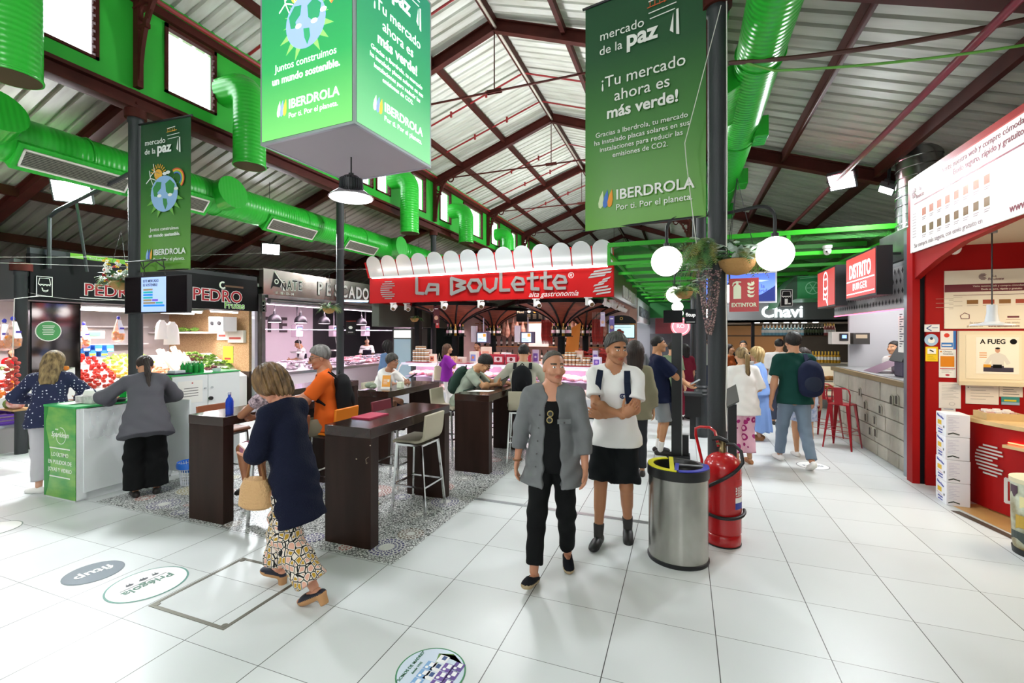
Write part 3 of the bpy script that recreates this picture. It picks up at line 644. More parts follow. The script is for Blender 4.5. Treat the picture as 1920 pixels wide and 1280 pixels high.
# ================================================================ seating area
WEN = mk('wenge_wood','#33201a',.4,var=(7,.35,'#24150f',(1,1,.12)),spec=.25);WENT = mk('wenge_top','#33211b',.16,var=(6,.3,'#281915',(1,.1,1)),coat=.25)
def bar_table(x0,x1,y0,y1,lab,h=1.045):
    t = thing('bar_table',lab,'table',((x0+x1)/2,(y0+y1)/2,0),0)
    B().box((x0,y0,h-.09),(x1,y1,h)).build('tabletop',WENT,t,bev=.004)
    for a,c in ((y0+.003,y0+.115),(y1-.115,y1-.003)): B().box((x0+.003,a,0),(x1-.003,c,h-.09)).build('end_panel',WEN,t,bev=.003)
    return t
T1 = bar_table(-3.01,-2.51,3.22,4.63,'dark brown bar table nearest the viewer, scratched end panel, cream stool tucked under')
chip = mk('bare_chip','#cdb9a0',.8);b = B();F = FRONT(0,3.2225,0)
for x,z,r in ((-2.66,.77,.008),(-2.70,1.035,.009),(-2.515,.9,.006)): b.disc(F,x,z,r,.0015,n=9,ry=r*.7)
b.line(F,[(-2.53,.80),(-2.56,.78),(-2.555,.74),(-2.54,.75)],.002,.0015);b.build('wear',chip,T1)
bar_table(-4.67,-4.18,3.14,4.58,'dark brown bar table with the blue bottle at its near end')
bar_table(-2.91,-2.40,5.50,6.95,'dark brown bar table between the boy with the phone and the man with the backpack')
bar_table(-4.40,-3.87,5.35,6.78,'dark brown bar table carrying the orange leaflet')
bar_table(-5.85,-5.32,5.0,6.5,'dark brown bar table closest to the pink lit fish counter')
def bar_stool(x,y,rz,lab,mat,legs=CHROME,h=.74):
    t = thing('bar_stool',lab,'bar stool',(x,y,0),rz)      # the sitter looks along local +Y, the back stands at -Y
    b = B();pts = [(.19,h-.012),(.17,h+.004),(.1,h+.004),(-.08,h),(-.14,h+.015),(-.175,h+.06),(-.19,h+.14),(-.205,h+.29)];th = .03;w0 = .19
    prof = []
    for i,(yy,zz) in enumerate(pts):
        a = pts[max(i-1,0)];c = pts[min(i+1,len(pts)-1)];d = Vector((0,c[0]-a[0],c[1]-a[1])).normalized();n = Vector((0,d.z,-d.y));w = w0*(1 if i < 5 else .97)
        prof.append([(-w,yy,zz),(w,yy,zz),(w,yy+n.y*th,zz+n.z*th),(-w,yy+n.y*th,zz+n.z*th)])
    vs = [p for q in prof for p in q];fs = []
    for i in range(len(prof)-1):
        for k in range(4): fs.append((i*4+k,i*4+(k+1) % 4,i*4+4+(k+1) % 4,i*4+4+k))
    fs += [(3,2,1,0),tuple(range(len(vs)-4,len(vs)))]
    b.add(vs,fs);b.build('seat_shell',mat,t,world=False,bev=.008,seg=2)
    for sx in (-1,1):
        for yy,yb in ((.16,.20),(-.13,-.2)): B().bar((sx*.165,yy,h-.02),(sx*.20,yb,0),.022,.022).build('leg',legs,t,world=False)
    b = B();z = .30;f = 1-z/h;L = lambda sx,yy,yb: Vector((sx*(.165+.035*f),yy+(yb-yy)*f,z))
    c = [L(-1,.16,.2),L(1,.16,.2),L(1,-.13,-.2),L(-1,-.13,-.2)]
    for i in range(4): B().bar(c[i],c[(i+1) % 4],.018,.018).build('footrest',legs,t,world=False)
    b = B()
    for sx in (-1,1): b.bar((sx*.165,.165,h-.022),(sx*.165,-.135,h-.022),.02,.02)
    b.build('seat_rail',legs,t,world=False) if False else None
    B().box((-.175,-.14,h-.034),(.175,.17,h-.014)).build('seat_rail',legs,t,world=False)
    return t
CREAM = mk('cream_leather','#b5ae97',.5,bump=(150,.08));ORNG = mk('orange_leather','#e07a14',.45);TAN = mk('brown_leather','#8a4a2b',.5);DRED = mk('wine_leather','#6a1c2a',.5)
bar_stool(-2.62,4.16,90,'empty cream bar stool with chrome legs tucked under the nearest table',CREAM)
bar_stool(-3.72,4.12,90,'orange bar stool under the man in the orange tee',ORNG)
bar_stool(-3.75,3.42,92,'brown topped bar stool under the grey haired woman',TAN)
bar_stool(-4.98,3.75,-90,'brown edged bar stool between the white cabinet and the blue bottle',TAN)
bar_stool(-3.35,6.1,-90,'cream bar stool under the boy with the phone',CREAM)
bar_stool(-3.02,7.15,-150,'cream bar stool standing empty beside the woman in purple',CREAM)
bar_stool(-2.22,6.30,15,'olive cream bar stool under the man with the black backpack',CREAM)
bar_stool(-4.88,6.45,-90,'cream bar stool under the woman in the white shirt',CREAM)
bar_stool(-5.0,5.55,-60,'cream bar stool behind the shoulder of the man in the orange tee',CREAM)
bar_stool(-3.33,4.72,-90,'wine red bar stool half hidden behind the nearest table',DRED)
# things on the tables
t = thing('water_bottle','cobalt blue glass water bottle on the near end of the left table','bottle',(-4.30,3.30,1.045));B().lathe([(.034,0),(.036,.01),(.036,.125),(.030,.15),(.014,.175),(.013,.2)],n=20).build('glass_body',mk('blue_glass','#1d49c9',.08,trans=.35),t,world=False);B().cyl((0,0,.2),(0,0,.222),.016).build('cap',mk('silver_cap','#bfc4d8',.3,.6),t,world=False)
t = thing('leaflet_stand','orange and white folded leaflet standing on a bar table','leaflet',(-4.12,5.62,1.045),15);B().add([(-.07,0,0),(.07,0,0),(.07,.05,.2),(-.07,.05,.2),(-.07,.1,0),(.07,.1,0)],[(0,1,2,3),(3,2,5,4)]).build('card',PAPER,t,world=False,solid=1)
F = Frame((0,-.001,0),(1,0,0),(0,.05,.2));b = B();b.rect(F,-.055,.03,.07,.2,.001);b.build('print',mk('leaflet_orange','#eda23c',.5),t,world=False);b = B()
for k in range(5): b.rect(F,-.035,.07+.016*k,.03-.008*(k % 2),.075+.016*k,.001,z=.001)
b.rect(F,.025,.1,.055,.14,.001,z=.001);b.build('lettering',PAPER,t,world=False)
B().box((-4.03,5.78,1.045),(-3.95,5.86,1.13)).build('napkin_holder',mk('pale_green_plastic','#dfe8cf',.4),bev=.004,label='small pale napkin holder beside the orange leaflet',cat='holder')
b = B();b.ball((-4.3,5.52,1.096),(.10,.055,.05));b.ball((-4.24,5.5,1.08),(.05,.05,.03));b.build('fabric_bag',mk('sage_cloth','#7f8a76',.8),label='crumpled sage green cloth bag on the bar table by the leaflet',cat='bag')
B().add([(-2.85,5.75,1.047),(-2.55,5.82,1.047),(-2.52,6.0,1.047),(-2.8,5.95,1.047)],[(0,1,2,3)]).build('magazine',PAPER,label='white printed sheet lying in front of the boy with the phone',cat='paper')
B().box((-2.99,3.55,1.045),(-2.78,3.85,1.057)).build('menu_folder',mk('pink_cover','#b5294f',.5),label='dark pink folder lying on the nearest bar table',cat='folder')
# ---- waste bin with two openings
t = thing('recycling_bin','oval brushed steel recycling bin with yellow and blue rim beside the extinguisher','bin',(-.045,4.02,0))
SX,SY = 1.0,.90
B().lathe([(.235,.03),(.235,.70)],n=48,sx=SX,sy=SY).build('body',mk('worn_bin_steel','#b9b7b0',.26,.95,var=(3,.25,'#8f8d87',(1,1,.5))),t,world=False)
B().lathe([(.238,0),(.243,.012),(.243,.03),(.235,.035)],n=48,sx=SX,sy=SY).build('foot_ring',BLACK,t,world=False)
B().lathe([(.243,.69),(.245,.70),(.245,.765),(.238,.772),(.205,.772),(.2,.765),(.2,.60),(0,.60)],n=48,sx=SX,sy=SY).build('rim',mk('black_plastic','#161616',.35),t,world=False)
def sector(a0,a1,r0,r1,z,d):
    b = B();b.ring(Frame((0,0,z),(1,0,0),(0,1,0)),0,0,r0,r1,d,0,0,48,a0,a1,SY);return b
b = sector(115,268,.195,.24,.77,.008);b.bar((-.04,-.19,.775),(-.06,.205,.775),.035,.01);b.build('yellow_insert',mk('yellow_plastic','#d8d414',.4),t,world=False)
b = sector(-88,20,.195,.24,.77,.008);b.bar((-.01,-.19,.775),(-.005,.02,.775),.03,.01);b.build('blue_insert',mk('blue_plastic','#2f35a8',.4),t,world=False)
B().bar((-.02,.0,.774),(.22,.02,.774),.02,.008).build('divider',mk('grey_plastic','#8d8d90',.4),t,world=False)
b = B();
for i in range(14): b.ball((random.uniform(-.05,.14),random.uniform(-.1,.12),.64+random.uniform(0,.04)),(.05,.045,.03))
b.build('bin_liner',mk('black_film','#202022',.2),t,world=False)
B().ball((.06,-.1,.70),(.06,.04,.03)).build('litter',mk('light_blue_film','#4f93e0',.3),t,world=False)
# ---- wheeled powder extinguisher
RED = mk('fire_red','#b5161b',.25,coat=.4);RUB = mk('black_rubber','#18191a',.5)
t = thing('fire_extinguisher','big red wheeled fire extinguisher with black hose in front of the column','fire extinguisher',(.325,4.475,0))
B().lathe([(.15,.012),(.152,.02),(.152,.085),(.142,.1),(.155,.115),(.155,.66),(.15,.70),(.13,.745),(.09,.78),(.05,.795),(.03,.80)],n=40).build('cylinder',RED,t,world=False)
B().lathe([(.153,0),(.155,.012)],n=32).build('foot_ring',RUB,t,world=False)
B().lathe([(.1565,.632),(.1565,.638)],n=40).build('weld_seam',RED,t,world=False)
b = B();b.lathe([(.03,.80),(.03,.83),(.022,.84),(.022,.90)],n=14);b.cyl((-.05,0,.87),(.055,0,.87),.012,n=10);b.build('valve',mk('brass','#7a6a4a',.35,.8),t,world=False)
B().tube([(-.09,.0,.91),(-.03,.0,.925),(.03,-.02,.905),(.05,-.02,.88)],[.02,.022,.018,.012],8).build('lever',RUB,t,world=False)
b = B();b.tube([(-.165,.06,.45),(-.17,.06,.70),(-.22,.08,.92),(-.22,.08,.98),(-.18,.07,1.0),(-.1,.06,1.0),(-.06,.05,.97),(-.03,.03,.84)],.013,8);b.build('push_handle',RED,t,world=False)
hs = [(.03,-.02,.88),(.09,-.05,.885),(.14,-.09,.84),(.15,-.12,.75)]+[(.175*math.cos(a),.175*math.sin(a),z) for a,z in [(R(-48-12*i),.70-.025*i) for i in range(9)]]+[(.178*math.cos(a),.178*math.sin(a),z) for a,z in [(R(-160-22*i),.47-.016*i) for i in range(4)]]+[(.18*math.cos(a),.18*math.sin(a),z) for a,z in [(R(180-360+(-30)+22*i),.36-.008*i+.0006*(i-4)**2) for i in range(1,10)]]
B().tube(hs[:13],.015,8).build('hose',RUB,t,world=False)
B().tube([(.176*math.cos(R(a)),.176*math.sin(R(a)),.285+.05*abs(math.cos(R((a+80)*.9)))**2 if False else .30-.03*math.cos(R(a+90))) for a in range(-185,6,10)],.015,8).build('hose_loop',RUB,t,world=False)
def curved(b,r,a0,a1,z0,z1,m=0,n=8):
    for i in range(n):
        t0,t1 = R(a0+(a1-a0)*i/n),R(a0+(a1-a0)*(i+1)/n);b.add([(r*math.cos(q),r*math.sin(q),z) for q,z in ((t0,z0),(t1,z0),(t1,z1),(t0,z1))],[(0,1,2,3)],m)
b = B();curved(b,.1562,-55,-18,.34,.60,0);curved(b,.157,-54,-19,.545,.595,1);curved(b,.1572,-54,-19,.34,.44,2);curved(b,.1576,-54,-19,.34,.395,3)
for k in range(9): curved(b,.1578,-45 if k % 3 else -52,-24+(k % 2)*3,.452+.0095*k,.456+.0095*k,2,5)
for k in range(3): curved(b,.158,-53,-48.5,.468+.024*k,.482+.024*k,2,2)
b.build('label',[RED,C('#c0272c'),PAPER,C('#2a3a9a')],t,world=False)
# ---- demonstration counter for polish
t = thing('demo_counter','low promotional counter with green front panel and white cupboard doors','counter',(-6.54,3.47,0))
WC = mk('cabinet_white','#e6e9ea',.35)
b = B();b.box((-6.835,2.985,.02),(-6.82,3.97,1.03));b.box((-6.835,2.99,.02),(-6.245,3.02,1.03));b.box((-6.835,3.95,.02),(-6.245,3.97,1.03));b.box((-6.835,2.99,.0),(-6.27,3.97,.10));b.box((-6.83,3.5,.5),(-6.3,3.95,.52));b.box((-6.27,3.021,.021),(-6.244,3.08,1.029));b.box((-6.27,3.62,.021),(-6.244,3.66,1.029));b.build('carcass',WC,t)
B().box((-6.845,2.975,1.03),(-6.235,3.975,1.052)).build('worktop',mk('green_laminate','#3fae62',.3),t)
B().box((-6.245,3.05,.09),(-6.232,3.63,1.02)).build('door',WC,t,bev=.003)
B().box((-6.24,3.95,.09),(-5.85,3.968,1.02)).build('open_door',WC,t,bev=.003)
gp = mk('green_print','#3f9a4a',.4,var=(3,.35,'#8bbf5a',(1,1,2.5)))
F = FRONT(-6.845,2.985,0);B().rect(F,0,.02,.60,1.03,.004).build('front_panel',gp,t)
b = B();wv = [(0,.02)]+[(.03+.10*abs(math.sin(PI*(i/12)*1.3))-.02*(i > 9),.02+1.01*i/12) for i in range(13)]+[(0,1.03)]
b.poly(F,wv,.001,0,.0042);b.build('dark_wave',C('#2c8a34'),t)
b = B();Q = lambda s_,y,z: b.text(F,s_,.31,y,z,bold=.004,z=.0045)
Q('LO ÚLTIMO',.48,.062);Q('EN PULIDOR DE',.395,.062);Q('JOYAS Y VIDRIO',.31,.062);b.rect(F,.11,.565,.5,.578,.001,z=.0045);b.rect(F,.11,.245,.5,.258,.001,z=.0045)
b.text(F,'Sparklean',.31,.70,.085,shear=.3,z=.0045);b.ring(F,.33,.715,.088,.094,.001,0,.0045,30,-200,100);b.text(F,'new',.25,.775,.035,shear=.3,z=.0045)
b.build('lettering',mk('white_print','#f3f3ee',.5),t)
t = thing('storage_cabinet','tall white two door cabinet with green top behind the suited woman','cabinet',(-6.44,4.47,0))
B().box((-6.63,3.985,.0),(-6.26,4.955,1.295)).build('carcass',WC,t);B().box((-6.635,3.978,1.295),(-6.24,4.965,1.312)).build('top',MATS['green_laminate'],t);B().box((-6.63,3.976,1.06),(-6.25,3.984,1.295)).build('green_side',gp,t)
for a,c in ((3.99,4.465),(4.475,4.955)):
    d = B().box((-6.26,a,.05),(-6.243,c,1.285)).build('door',WC,t,bev=.003);y = 4.42 if a < 4.2 else 4.52
    b = B();b.cyl((-6.245,y,1.10),(-6.222,y,1.10),.014,n=12);b.build('knob',mk('clear_knob','#d7dde0',.2,.4),d)
B().cyl((-6.245,4.5,.95),(-6.215,4.5,.95),.027,n=16).build('lock',BLACK,t)
F = FACE_R(-6.2425,4.06,0);b = B();b.rect(F,0,.92,.33,1.22,.001);b.build('notice',PAPER,t);b = B()
for k in range(4): b.rect(F,.07+.01*(k % 2),1.01+.035*k,.27,1.018+.035*k,.0006,z=.0012)
b.rect(F,.18,1.18,.2,1.195,.0006,1,.0012);b.build('lettering',[C('#4a4a4a'),C('#b03030')],t)
# goods on the two counters
b = B();
t = thing('tissue_box','marble patterned tissue box on the green counter','tissue box',(-6.47,3.22,1.052),8);B().box((-.13,-.06,0),(.13,.06,.085)).build('carton',mk('marble_print','#dcd6d6',.5,var=(14,.5)),t,world=False,bev=.004)
b = B();vs = [(-.09,-.02,.085),(.09,-.02,.085),(.09,.02,.085),(-.09,.02,.085),(-.07,0,.15),(.0,.03,.165),(.08,-.01,.15),(.0,-.03,.15)];b.add(vs,[(0,1,7,4),(1,2,6),(1,6,7),(2,3,5,6),(3,0,4),(3,4,5),(4,7,6,5)]);b.build('tissue',PAPER,t,world=False)
B().lathe([(.0,0),(.10,0),(.115,.035),(.105,.036),(.09,.012),(0,.012)],(-6.33,3.42,1.052),24,sy=.7).build('tray',BLACK,label='shallow black dish beside the tissue box',cat='dish')
b = B()
for i in range(3): b.box((-6.72+.02*i,3.04+.015*i,1.052+.004*i),(-6.52+.02*i,3.16+.01*i,1.056+.004*i))
b.build('paper_sheets',PAPER,label='loose white sheets at the near corner of the green counter',cat='paper')
GB = mk('green_bottle','#1fae4a',.12,trans=.45)
def spray(x,y,z,lab,grp,h=.14,first=[None]):
    if first[0] is None:
        t = thing('cleaner_bottle',lab,'bottle',(x,y,z));B().lathe([(.03,0),(.034,.006),(.034,h*.72),(.024,h*.85),(.013,h*.9),(.013,h)],n=14,sx=1,sy=.7).build('bottle_body',GB,t,world=False);B().cyl((0,0,h),(0,0,h+.02),.014,n=10).build('cap',mk('clear_cap','#d5ecd8',.2),t,world=False);t['group'] = grp;first[0] = t
    else: t = dup(first[0],(x,y,z),0,lab,grp)
for i in range(3):
    for j in range(3): spray(-6.36-.075*i,4.30+.08*j,1.312,'green bottle of polish in the cluster on the white cabinet','green bottles on the white cabinet')
t = thing('jug_bottle','green handled bottle standing on the counter by the suited woman','bottle',(-6.62,3.62,1.052));B().lathe([(.05,0),(.055,.01),(.055,.13),(.03,.17),(.02,.2)],n=16).build('bottle_body',GB,t,world=False);B().tube([(.03,0,.17),(.075,0,.16),(.08,0,.09),(.055,0,.05)],.01,6).build('handle',GB,t,world=False)
t = thing('spray_bottle','small clear spray bottle with a green pump on the low counter','bottle',(-6.34,3.80,1.052));B().cyl((0,0,0),(0,0,.09),.022,n=14).build('bottle_body',mk('clear_green','#b7e6c4',.1,trans=.5),t,world=False);B().cyl((0,0,.09),(0,0,.13),.011,n=10).build('pump',C('#2aa04a'),t,world=False)
B().box((-6.5,4.02,1.312),(-6.26,4.26,1.328)).build('clipboard',mk('navy_cover','#1c2238',.5),label='dark blue clipboard overhanging the near end of the tall cabinet',cat='clipboard')
B().box((-6.45,4.06,1.329),(-6.3,4.2,1.365)).build('cardboard_tray',C('#c5ced2'),label='pale grey box lying on the dark clipboard',cat='box',bev=.004)
B().lathe([(.04,0),(.05,.004),(.055,.04),(.05,.04),(.046,.008),(0,.008)],(-6.36,4.68,1.312),20).build('dish',C('#c3cdd3'),label='small grey dish on the tall cabinet right of the green bottles',cat='dish')
b = B();n = 9;vs = []
for j in range(6):
    for i in range(n): vs.append((-6.222+.012*math.sin(i*1.7+j),3.10+.32*i/(n-1)*(1-.05*j if j < 4 else .85),.98-.06*j+.01*math.sin(i*2.1)))
b.add(vs,[(j*n+i,j*n+i+1,(j+1)*n+i+1,(j+1)*n+i) for j in range(5) for i in range(n-1)]);b.build('plastic_bag',mk('film','#f2f2f4',.25,alpha=.35),label='clear plastic bag hanging on the white counter door',cat='bag')
t = thing('waste_basket','small white slatted waste basket with a blue liner under the white cabinet','waste basket',(-5.70,3.86,0));b = B();b.lathe([(.0,.0),(.095,0),(.10,.012),(.098,.012)],n=24)
for i in range(28): a = 2*PI*i/28;b.bar((.098*math.cos(a),.098*math.sin(a),.01),(.128*math.cos(a),.128*math.sin(a),.27),.012,.004)
for k in range(7): b.tube([((.100+.0285*k/6.5)*math.cos(2*PI*i/28),(.100+.0285*k/6.5)*math.sin(2*PI*i/28),.02+.037*k) for i in range(28)],.004,4,0,True)
b.build('basket',mk('white_plastic','#dfe3ea',.4),t,world=False);b = B();b.lathe([(.1,.16),(.135,.27),(.14,.285),(.15,.25),(.146,.215)],n=28);b.build('liner',mk('blue_film','#2f6fd0',.35),t,world=False)
# floor stickers
def sticker(u,v,r,lab,base,edge,ang=0,rim=.05):
    p = GP(u,v);t = thing('floor_sticker',lab,'sticker',(p.x,p.y,0),ang);F = Frame((0,0,.0012),(1,0,0),(0,1,0));B().disc(F,0,0,r,.0012,n=48).build('disc',C(edge),t,world=False);B().disc(F,0,0,r*(1-rim),.0006,n=48,z=.0012).build('face',C(base),t,world=False);return t,F
t,F = sticker(176,1073,.185,'slate grey round floor sticker lettered in white','#55636f','#4c5a66',-93);b = B();b.text(F,'fitup',0,-.04,.13,bold=.02,z=.002);b.build('lettering',C('#f2f2f2'),t,world=False)
t,F = sticker(277,1094,.25,'white round floor sticker with a green rim next to the steel cover','#f2f1f2','#4d8a7c',-93);b = B();b.text(F,'Priégola',0,-.02,.10,bold=.012,z=.002);b.line(F,[(-.15,-.045),(.15,-.045)],.006,.001,1,.002)
for x,r in ((-.1,.022),(-.02,.03),(.07,.025)): b.disc(F,x,-.09,r,.001,1,.002,12,r*.6);b.rect(F,x-.012,-.12,x-.006,-.09,.001,1,.002);b.rect(F,x+.006,-.12,x+.012,-.09,.001,1,.002)
b.build('lettering',[C('#4d7a68'),C('#3d4048')],t,world=False)
t,F = sticker(-14,992,.2,'white round floor sticker cut by the left picture edge','#f0f0ec','#7f8f86',-93);b = B();b.disc(F,.1,.05,.03,.001,0,.002);b.disc(F,.12,-.03,.03,.001,1,.002);b.build('print',[C('#b05a68'),C('#6d8f5a')],t,world=False)
t,F = sticker(1524,873,.20,'white round floor sticker under the man in the green tee','#eef1f2','#3c4a50',10,.04);b = B();b.text(F,'Priégola',0,-.03,.08,z=.002);b.build('lettering',C('#6b7d8c'),t,world=False)
t,F = sticker(808,1260,.33,'round floor sticker printed with milk cartons at the bottom of the picture','#cfdcec','#2c8050',88,.045);t.scale = (.58,.58,1)
b = B();b.text(F,'"SOMOS DE MADRID"',-.01,.20,.046,0,bold=.002,z=.002);b.text(F,'desde 1942',-.01,.14,.036,0,z=.002);b.build('lettering',C('#2d6e4c'),t,world=False)
b = B();rows = [(.05,-.14,'#7aa7d6'),(-.02,-.02,'#eceef0'),(-.12,-.1,'#6a4a9c'),(-.21,-.05,'#57398c')];cs = [C(r[2]) for r in rows]+[C('#f4f4f6'),C('#5b8a3a'),C('#2f4f86')]
b.poly(F,[(-.2,-.22),(.2,-.22),(.28,-.1),(.1,.02),(.24,.06),(.29,-.08),(.2,-.23)],.0005,5,.002)
for k,(y,x,c) in enumerate(rows):
    for j in range(3): x0 = x+.115*j-.08;b.rect(F,x0,y-.05,x0+.105,y+.05,.0008,k,.0026);b.disc(F,x0+.025,y+.02,.016,.0006,4,.0036,12);b.rect(F,x0+.045,y-.03,x0+.098,y+.012,.0005,6 if k == 1 else 4,.0036)
b.build('print',cs,t,world=False)
# ================================================================ overhead: ducts, lamps, banners
DG = mk('green_duct_paint','#2ab032',.3)
nt,N,L,bs = nodes(DG);tc = N.new('ShaderNodeTexCoord');wv = N.new('ShaderNodeTexWave');wv.inputs['Scale'].default_value = 5;wv.bands_direction = 'Y';wv.inputs['Distortion'].default_value = .2
bp = N.new('ShaderNodeBump');bp.inputs['Strength'].default_value = .35;bp.inputs['Distance'].default_value = .01;L.new(tc.outputs['Object'],wv.inputs[0]);L.new(wv.outputs[1],bp.inputs['Height']);L.new(bp.outputs[0],bs.inputs['Normal'])
DGV = mk('green_duct_paint_upright','#2ab032',.3);nt,N,L,bs = nodes(DGV);tc = N.new('ShaderNodeTexCoord');wv = N.new('ShaderNodeTexWave');wv.inputs['Scale'].default_value = 5;wv.bands_direction = 'Z';wv.inputs['Distortion'].default_value = .2
bp = N.new('ShaderNodeBump');bp.inputs['Strength'].default_value = .35;bp.inputs['Distance'].default_value = .01;L.new(tc.outputs['Object'],wv.inputs[0]);L.new(wv.outputs[1],bp.inputs['Height']);L.new(bp.outputs[0],bs.inputs['Normal'])
GRL = mk('grille_dark','#33342f',.6);FRW = mk('grille_frame','#e8e4dc',.5)
def grille(par,y0,y1,c,n,w=.26):   # slotted outlet on a short green collar of a duct along Y
    n = Vector(n).normalized();u = Vector((0,1,0));r = n.cross(u);c = Vector(c);F = Frame((c.x,y0,c.z),u,r if u.cross(r).dot(n) > 0 else -r);ln = y1-y0
    b = B();b.rect(F,-.06,-w/2-.06,ln+.06,w/2+.06,-.22,z=0);o = b.build('outlet_collar',DG,par)
    b = B();b.rect(F,0,-w/2,ln,w/2,.006)
    b.build('outlet_back',GRL,par);b = B()
    for p in ((0,-w/2,ln,-w/2+.022),(0,w/2-.022,ln,w/2),(0,-w/2,.022,w/2),(ln-.022,-w/2,ln,w/2)): b.rect(F,*p,.02)
    b.build('outlet_frame',FRW,par);b = B()
    for k in range(9): y = -w/2+.035+k*(w-.07)/8;b.rect(F,.02,y-.005,ln-.02,y+.005,.014)
    b.build('outlet_fins',C('#8d8b80'),par)
t = thing('air_duct','long round green ventilation duct with grilles under the left aisle roof','duct',(-8.2,5,4.08))
B().cyl((-8.2,-5,4.39),(-8.2,20,4.39),.31,n=32).build('duct_pipe',DG,t)
for y in range(-4,20,2): B().tube([(-8.2+.318*math.cos(a*PI/12),y+.0,4.39+.318*math.sin(a*PI/12)) for a in range(24)],.012,5,0,True).build('joint_ring',DG,t)
for u0,u1 in ((38,240),(245,387),(505,590),(650,705)): a,c = AX(u0,300,-7.98),AX(u1,300,-7.98);grille(t,a.y,c.y,(-7.98,0,4.13),(.75,0,-.66))
for u,v in ((-5,205),(437,360),(753,462)):
    p = AX(u,v,-7.75);b = B();b.cyl((-8.2,p.y,4.39),(p.x,p.y,p.z),.285,.275,28);b.build('side_stub',DG,t);b = B();d = Vector((p.x+8.2,0,p.z-4.39)).normalized();q = Vector((p.x,p.y,p.z));b.cyl(q-d*.01,q+d*.012,.29,n=28);b.build('end_cap',DG,t)
for y in (1.5,5.4,7.2,9.5,13): b = B().tube([(-8.2,y,4.70),(-8.2,y,5.06)],.006,5);b.build('hanger_rod',BLACK,t)
t = thing('air_duct','round green ventilation duct with side outlets along the right column row','duct',(.70,8,4.38));B().cyl((.70,-4,4.6),(.70,20,4.6),.215,n=32).build('duct_pipe',DG,t)
for y in (5.25,7.0,9.2,11.5,14): b = B();b.add([(.56,y,4.72),(.38,y,4.62),(.38,y,4.34),(.56,y,4.44),(.56,y+.95,4.72),(.38,y+.95,4.62),(.38,y+.95,4.34),(.56,y+.95,4.44)],[(0,1,2,3),(7,6,5,4),(0,4,5,1),(1,5,6,2),(2,6,7,3)]);b.build('side_outlet',DG,t);B().box((.370,y+.03,4.36),(.379,y+.92,4.60)).build('outlet_back',GRL,t)
for y in (6.6,8.6,10.8): B().box((.86,y,4.40),(1.02,y+.35,4.66)).build('side_box',DG,t,bev=.01)
for y in range(-3,20,2): B().tube([(.70+.222*math.cos(a*PI/12),y,4.6+.222*math.sin(a*PI/12)) for a in range(24)],.01,5,0,True).build('joint_ring',DG,t)
for i,(u,v,lab) in enumerate([(22,145,'large green elbow duct at the upper left picture corner'),(468,312,'green elbow duct beside the left face of the hanging light box'),(768,437,'green elbow duct under the clerestory right of the bell lamp'),(874,455,'small green elbow duct just above the scalloped silver crown'),(953,470,'furthest green elbow duct under the clerestory windows')]):
    p = AX(u,v,-6.85);t = thing('elbow_duct',lab,'duct',(-7.1,p.y,p.z),0);r = .245
    pts = [(-7.42,p.y,6.02)]+[(-7.15+.3*math.sin(a),p.y,5.72+.3*math.cos(a)) for a in [R(10*k) for k in range(0,10)]]+[(-6.85,p.y,p.z)]
    B().tube(pts,r,28).build('duct_pipe',DGV,t);B().lathe([(r+.01,0),(r+.012,.02),(r,.03)],(-6.85,p.y,p.z-.005),28).build('end_ring',DGV,t);B().cyl((-6.85,p.y,p.z-.008),(-6.85,p.y,p.z-.004),r*.97,n=28).build('end_mesh',mk('brown_mesh','#4a3a1e',.8),t)
# ---- light box with bell lamp
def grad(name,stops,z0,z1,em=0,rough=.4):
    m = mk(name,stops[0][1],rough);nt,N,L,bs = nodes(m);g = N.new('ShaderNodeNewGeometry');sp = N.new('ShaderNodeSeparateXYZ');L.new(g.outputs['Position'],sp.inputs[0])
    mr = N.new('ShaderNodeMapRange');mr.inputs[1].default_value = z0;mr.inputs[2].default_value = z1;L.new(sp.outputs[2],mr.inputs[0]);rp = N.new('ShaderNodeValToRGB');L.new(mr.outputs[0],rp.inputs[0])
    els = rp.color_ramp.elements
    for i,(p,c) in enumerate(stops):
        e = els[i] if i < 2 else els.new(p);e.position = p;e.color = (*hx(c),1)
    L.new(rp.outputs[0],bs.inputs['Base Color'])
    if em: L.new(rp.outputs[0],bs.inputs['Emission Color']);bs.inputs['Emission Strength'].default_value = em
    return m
BX,BYc,BS,BZ0,BZ1 = -3.54,4.2,1.29,3.86,5.86
t = thing('light_box','big square illuminated green advertising box hanging under the roof ridge','light box',(BX,BYc,BZ0),-3)
hb = BS/2;FRM = mk('aluminium','#b9bdc6',.35,.7);LG = grad('lit_green',[(0,'#8fe0a0'),(.45,'#3fae72'),(1,'#1c8a6a')],3.9,5.7,.55);LGF = grad('lit_green_front',[(0,'#78cf70'),(.4,'#34a85c'),(1,'#128a5c')],3.9,5.7,.55);TXW = mk('lit_white','#ffffff',.5,emis=(1,1,1),est=1.0)
B().box((-hb+.03,-hb+.03,.02),(hb-.03,hb-.03,2.0)).build('case',C('#6f7378'),t,world=False)
b = B();
for sx in (-1,1):
    for sy in (-1,1): b.box((sx*hb-.025 if sx > 0 else -hb,sy*hb-.025 if sy > 0 else -hb,.026),(hb if sx > 0 else -hb+.025,hb if sy > 0 else -hb+.025,1.974))
for z in (0,1.975): b.box((-hb,-hb,z),(hb,-hb+.03,z+.025));b.box((-hb,hb-.03,z),(hb,hb,z+.025));b.box((-hb,-hb+.03,z),(-hb+.03,hb-.03,z+.025));b.box((hb-.03,-hb+.03,z),(hb,hb-.03,z+.025))
b.build('frame',FRM,t,world=False);B().box((-hb+.03,-hb+.03,.006),(hb-.03,hb-.03,.02)).build('bottom_panel',C('#a9a3aa'),t,world=False)
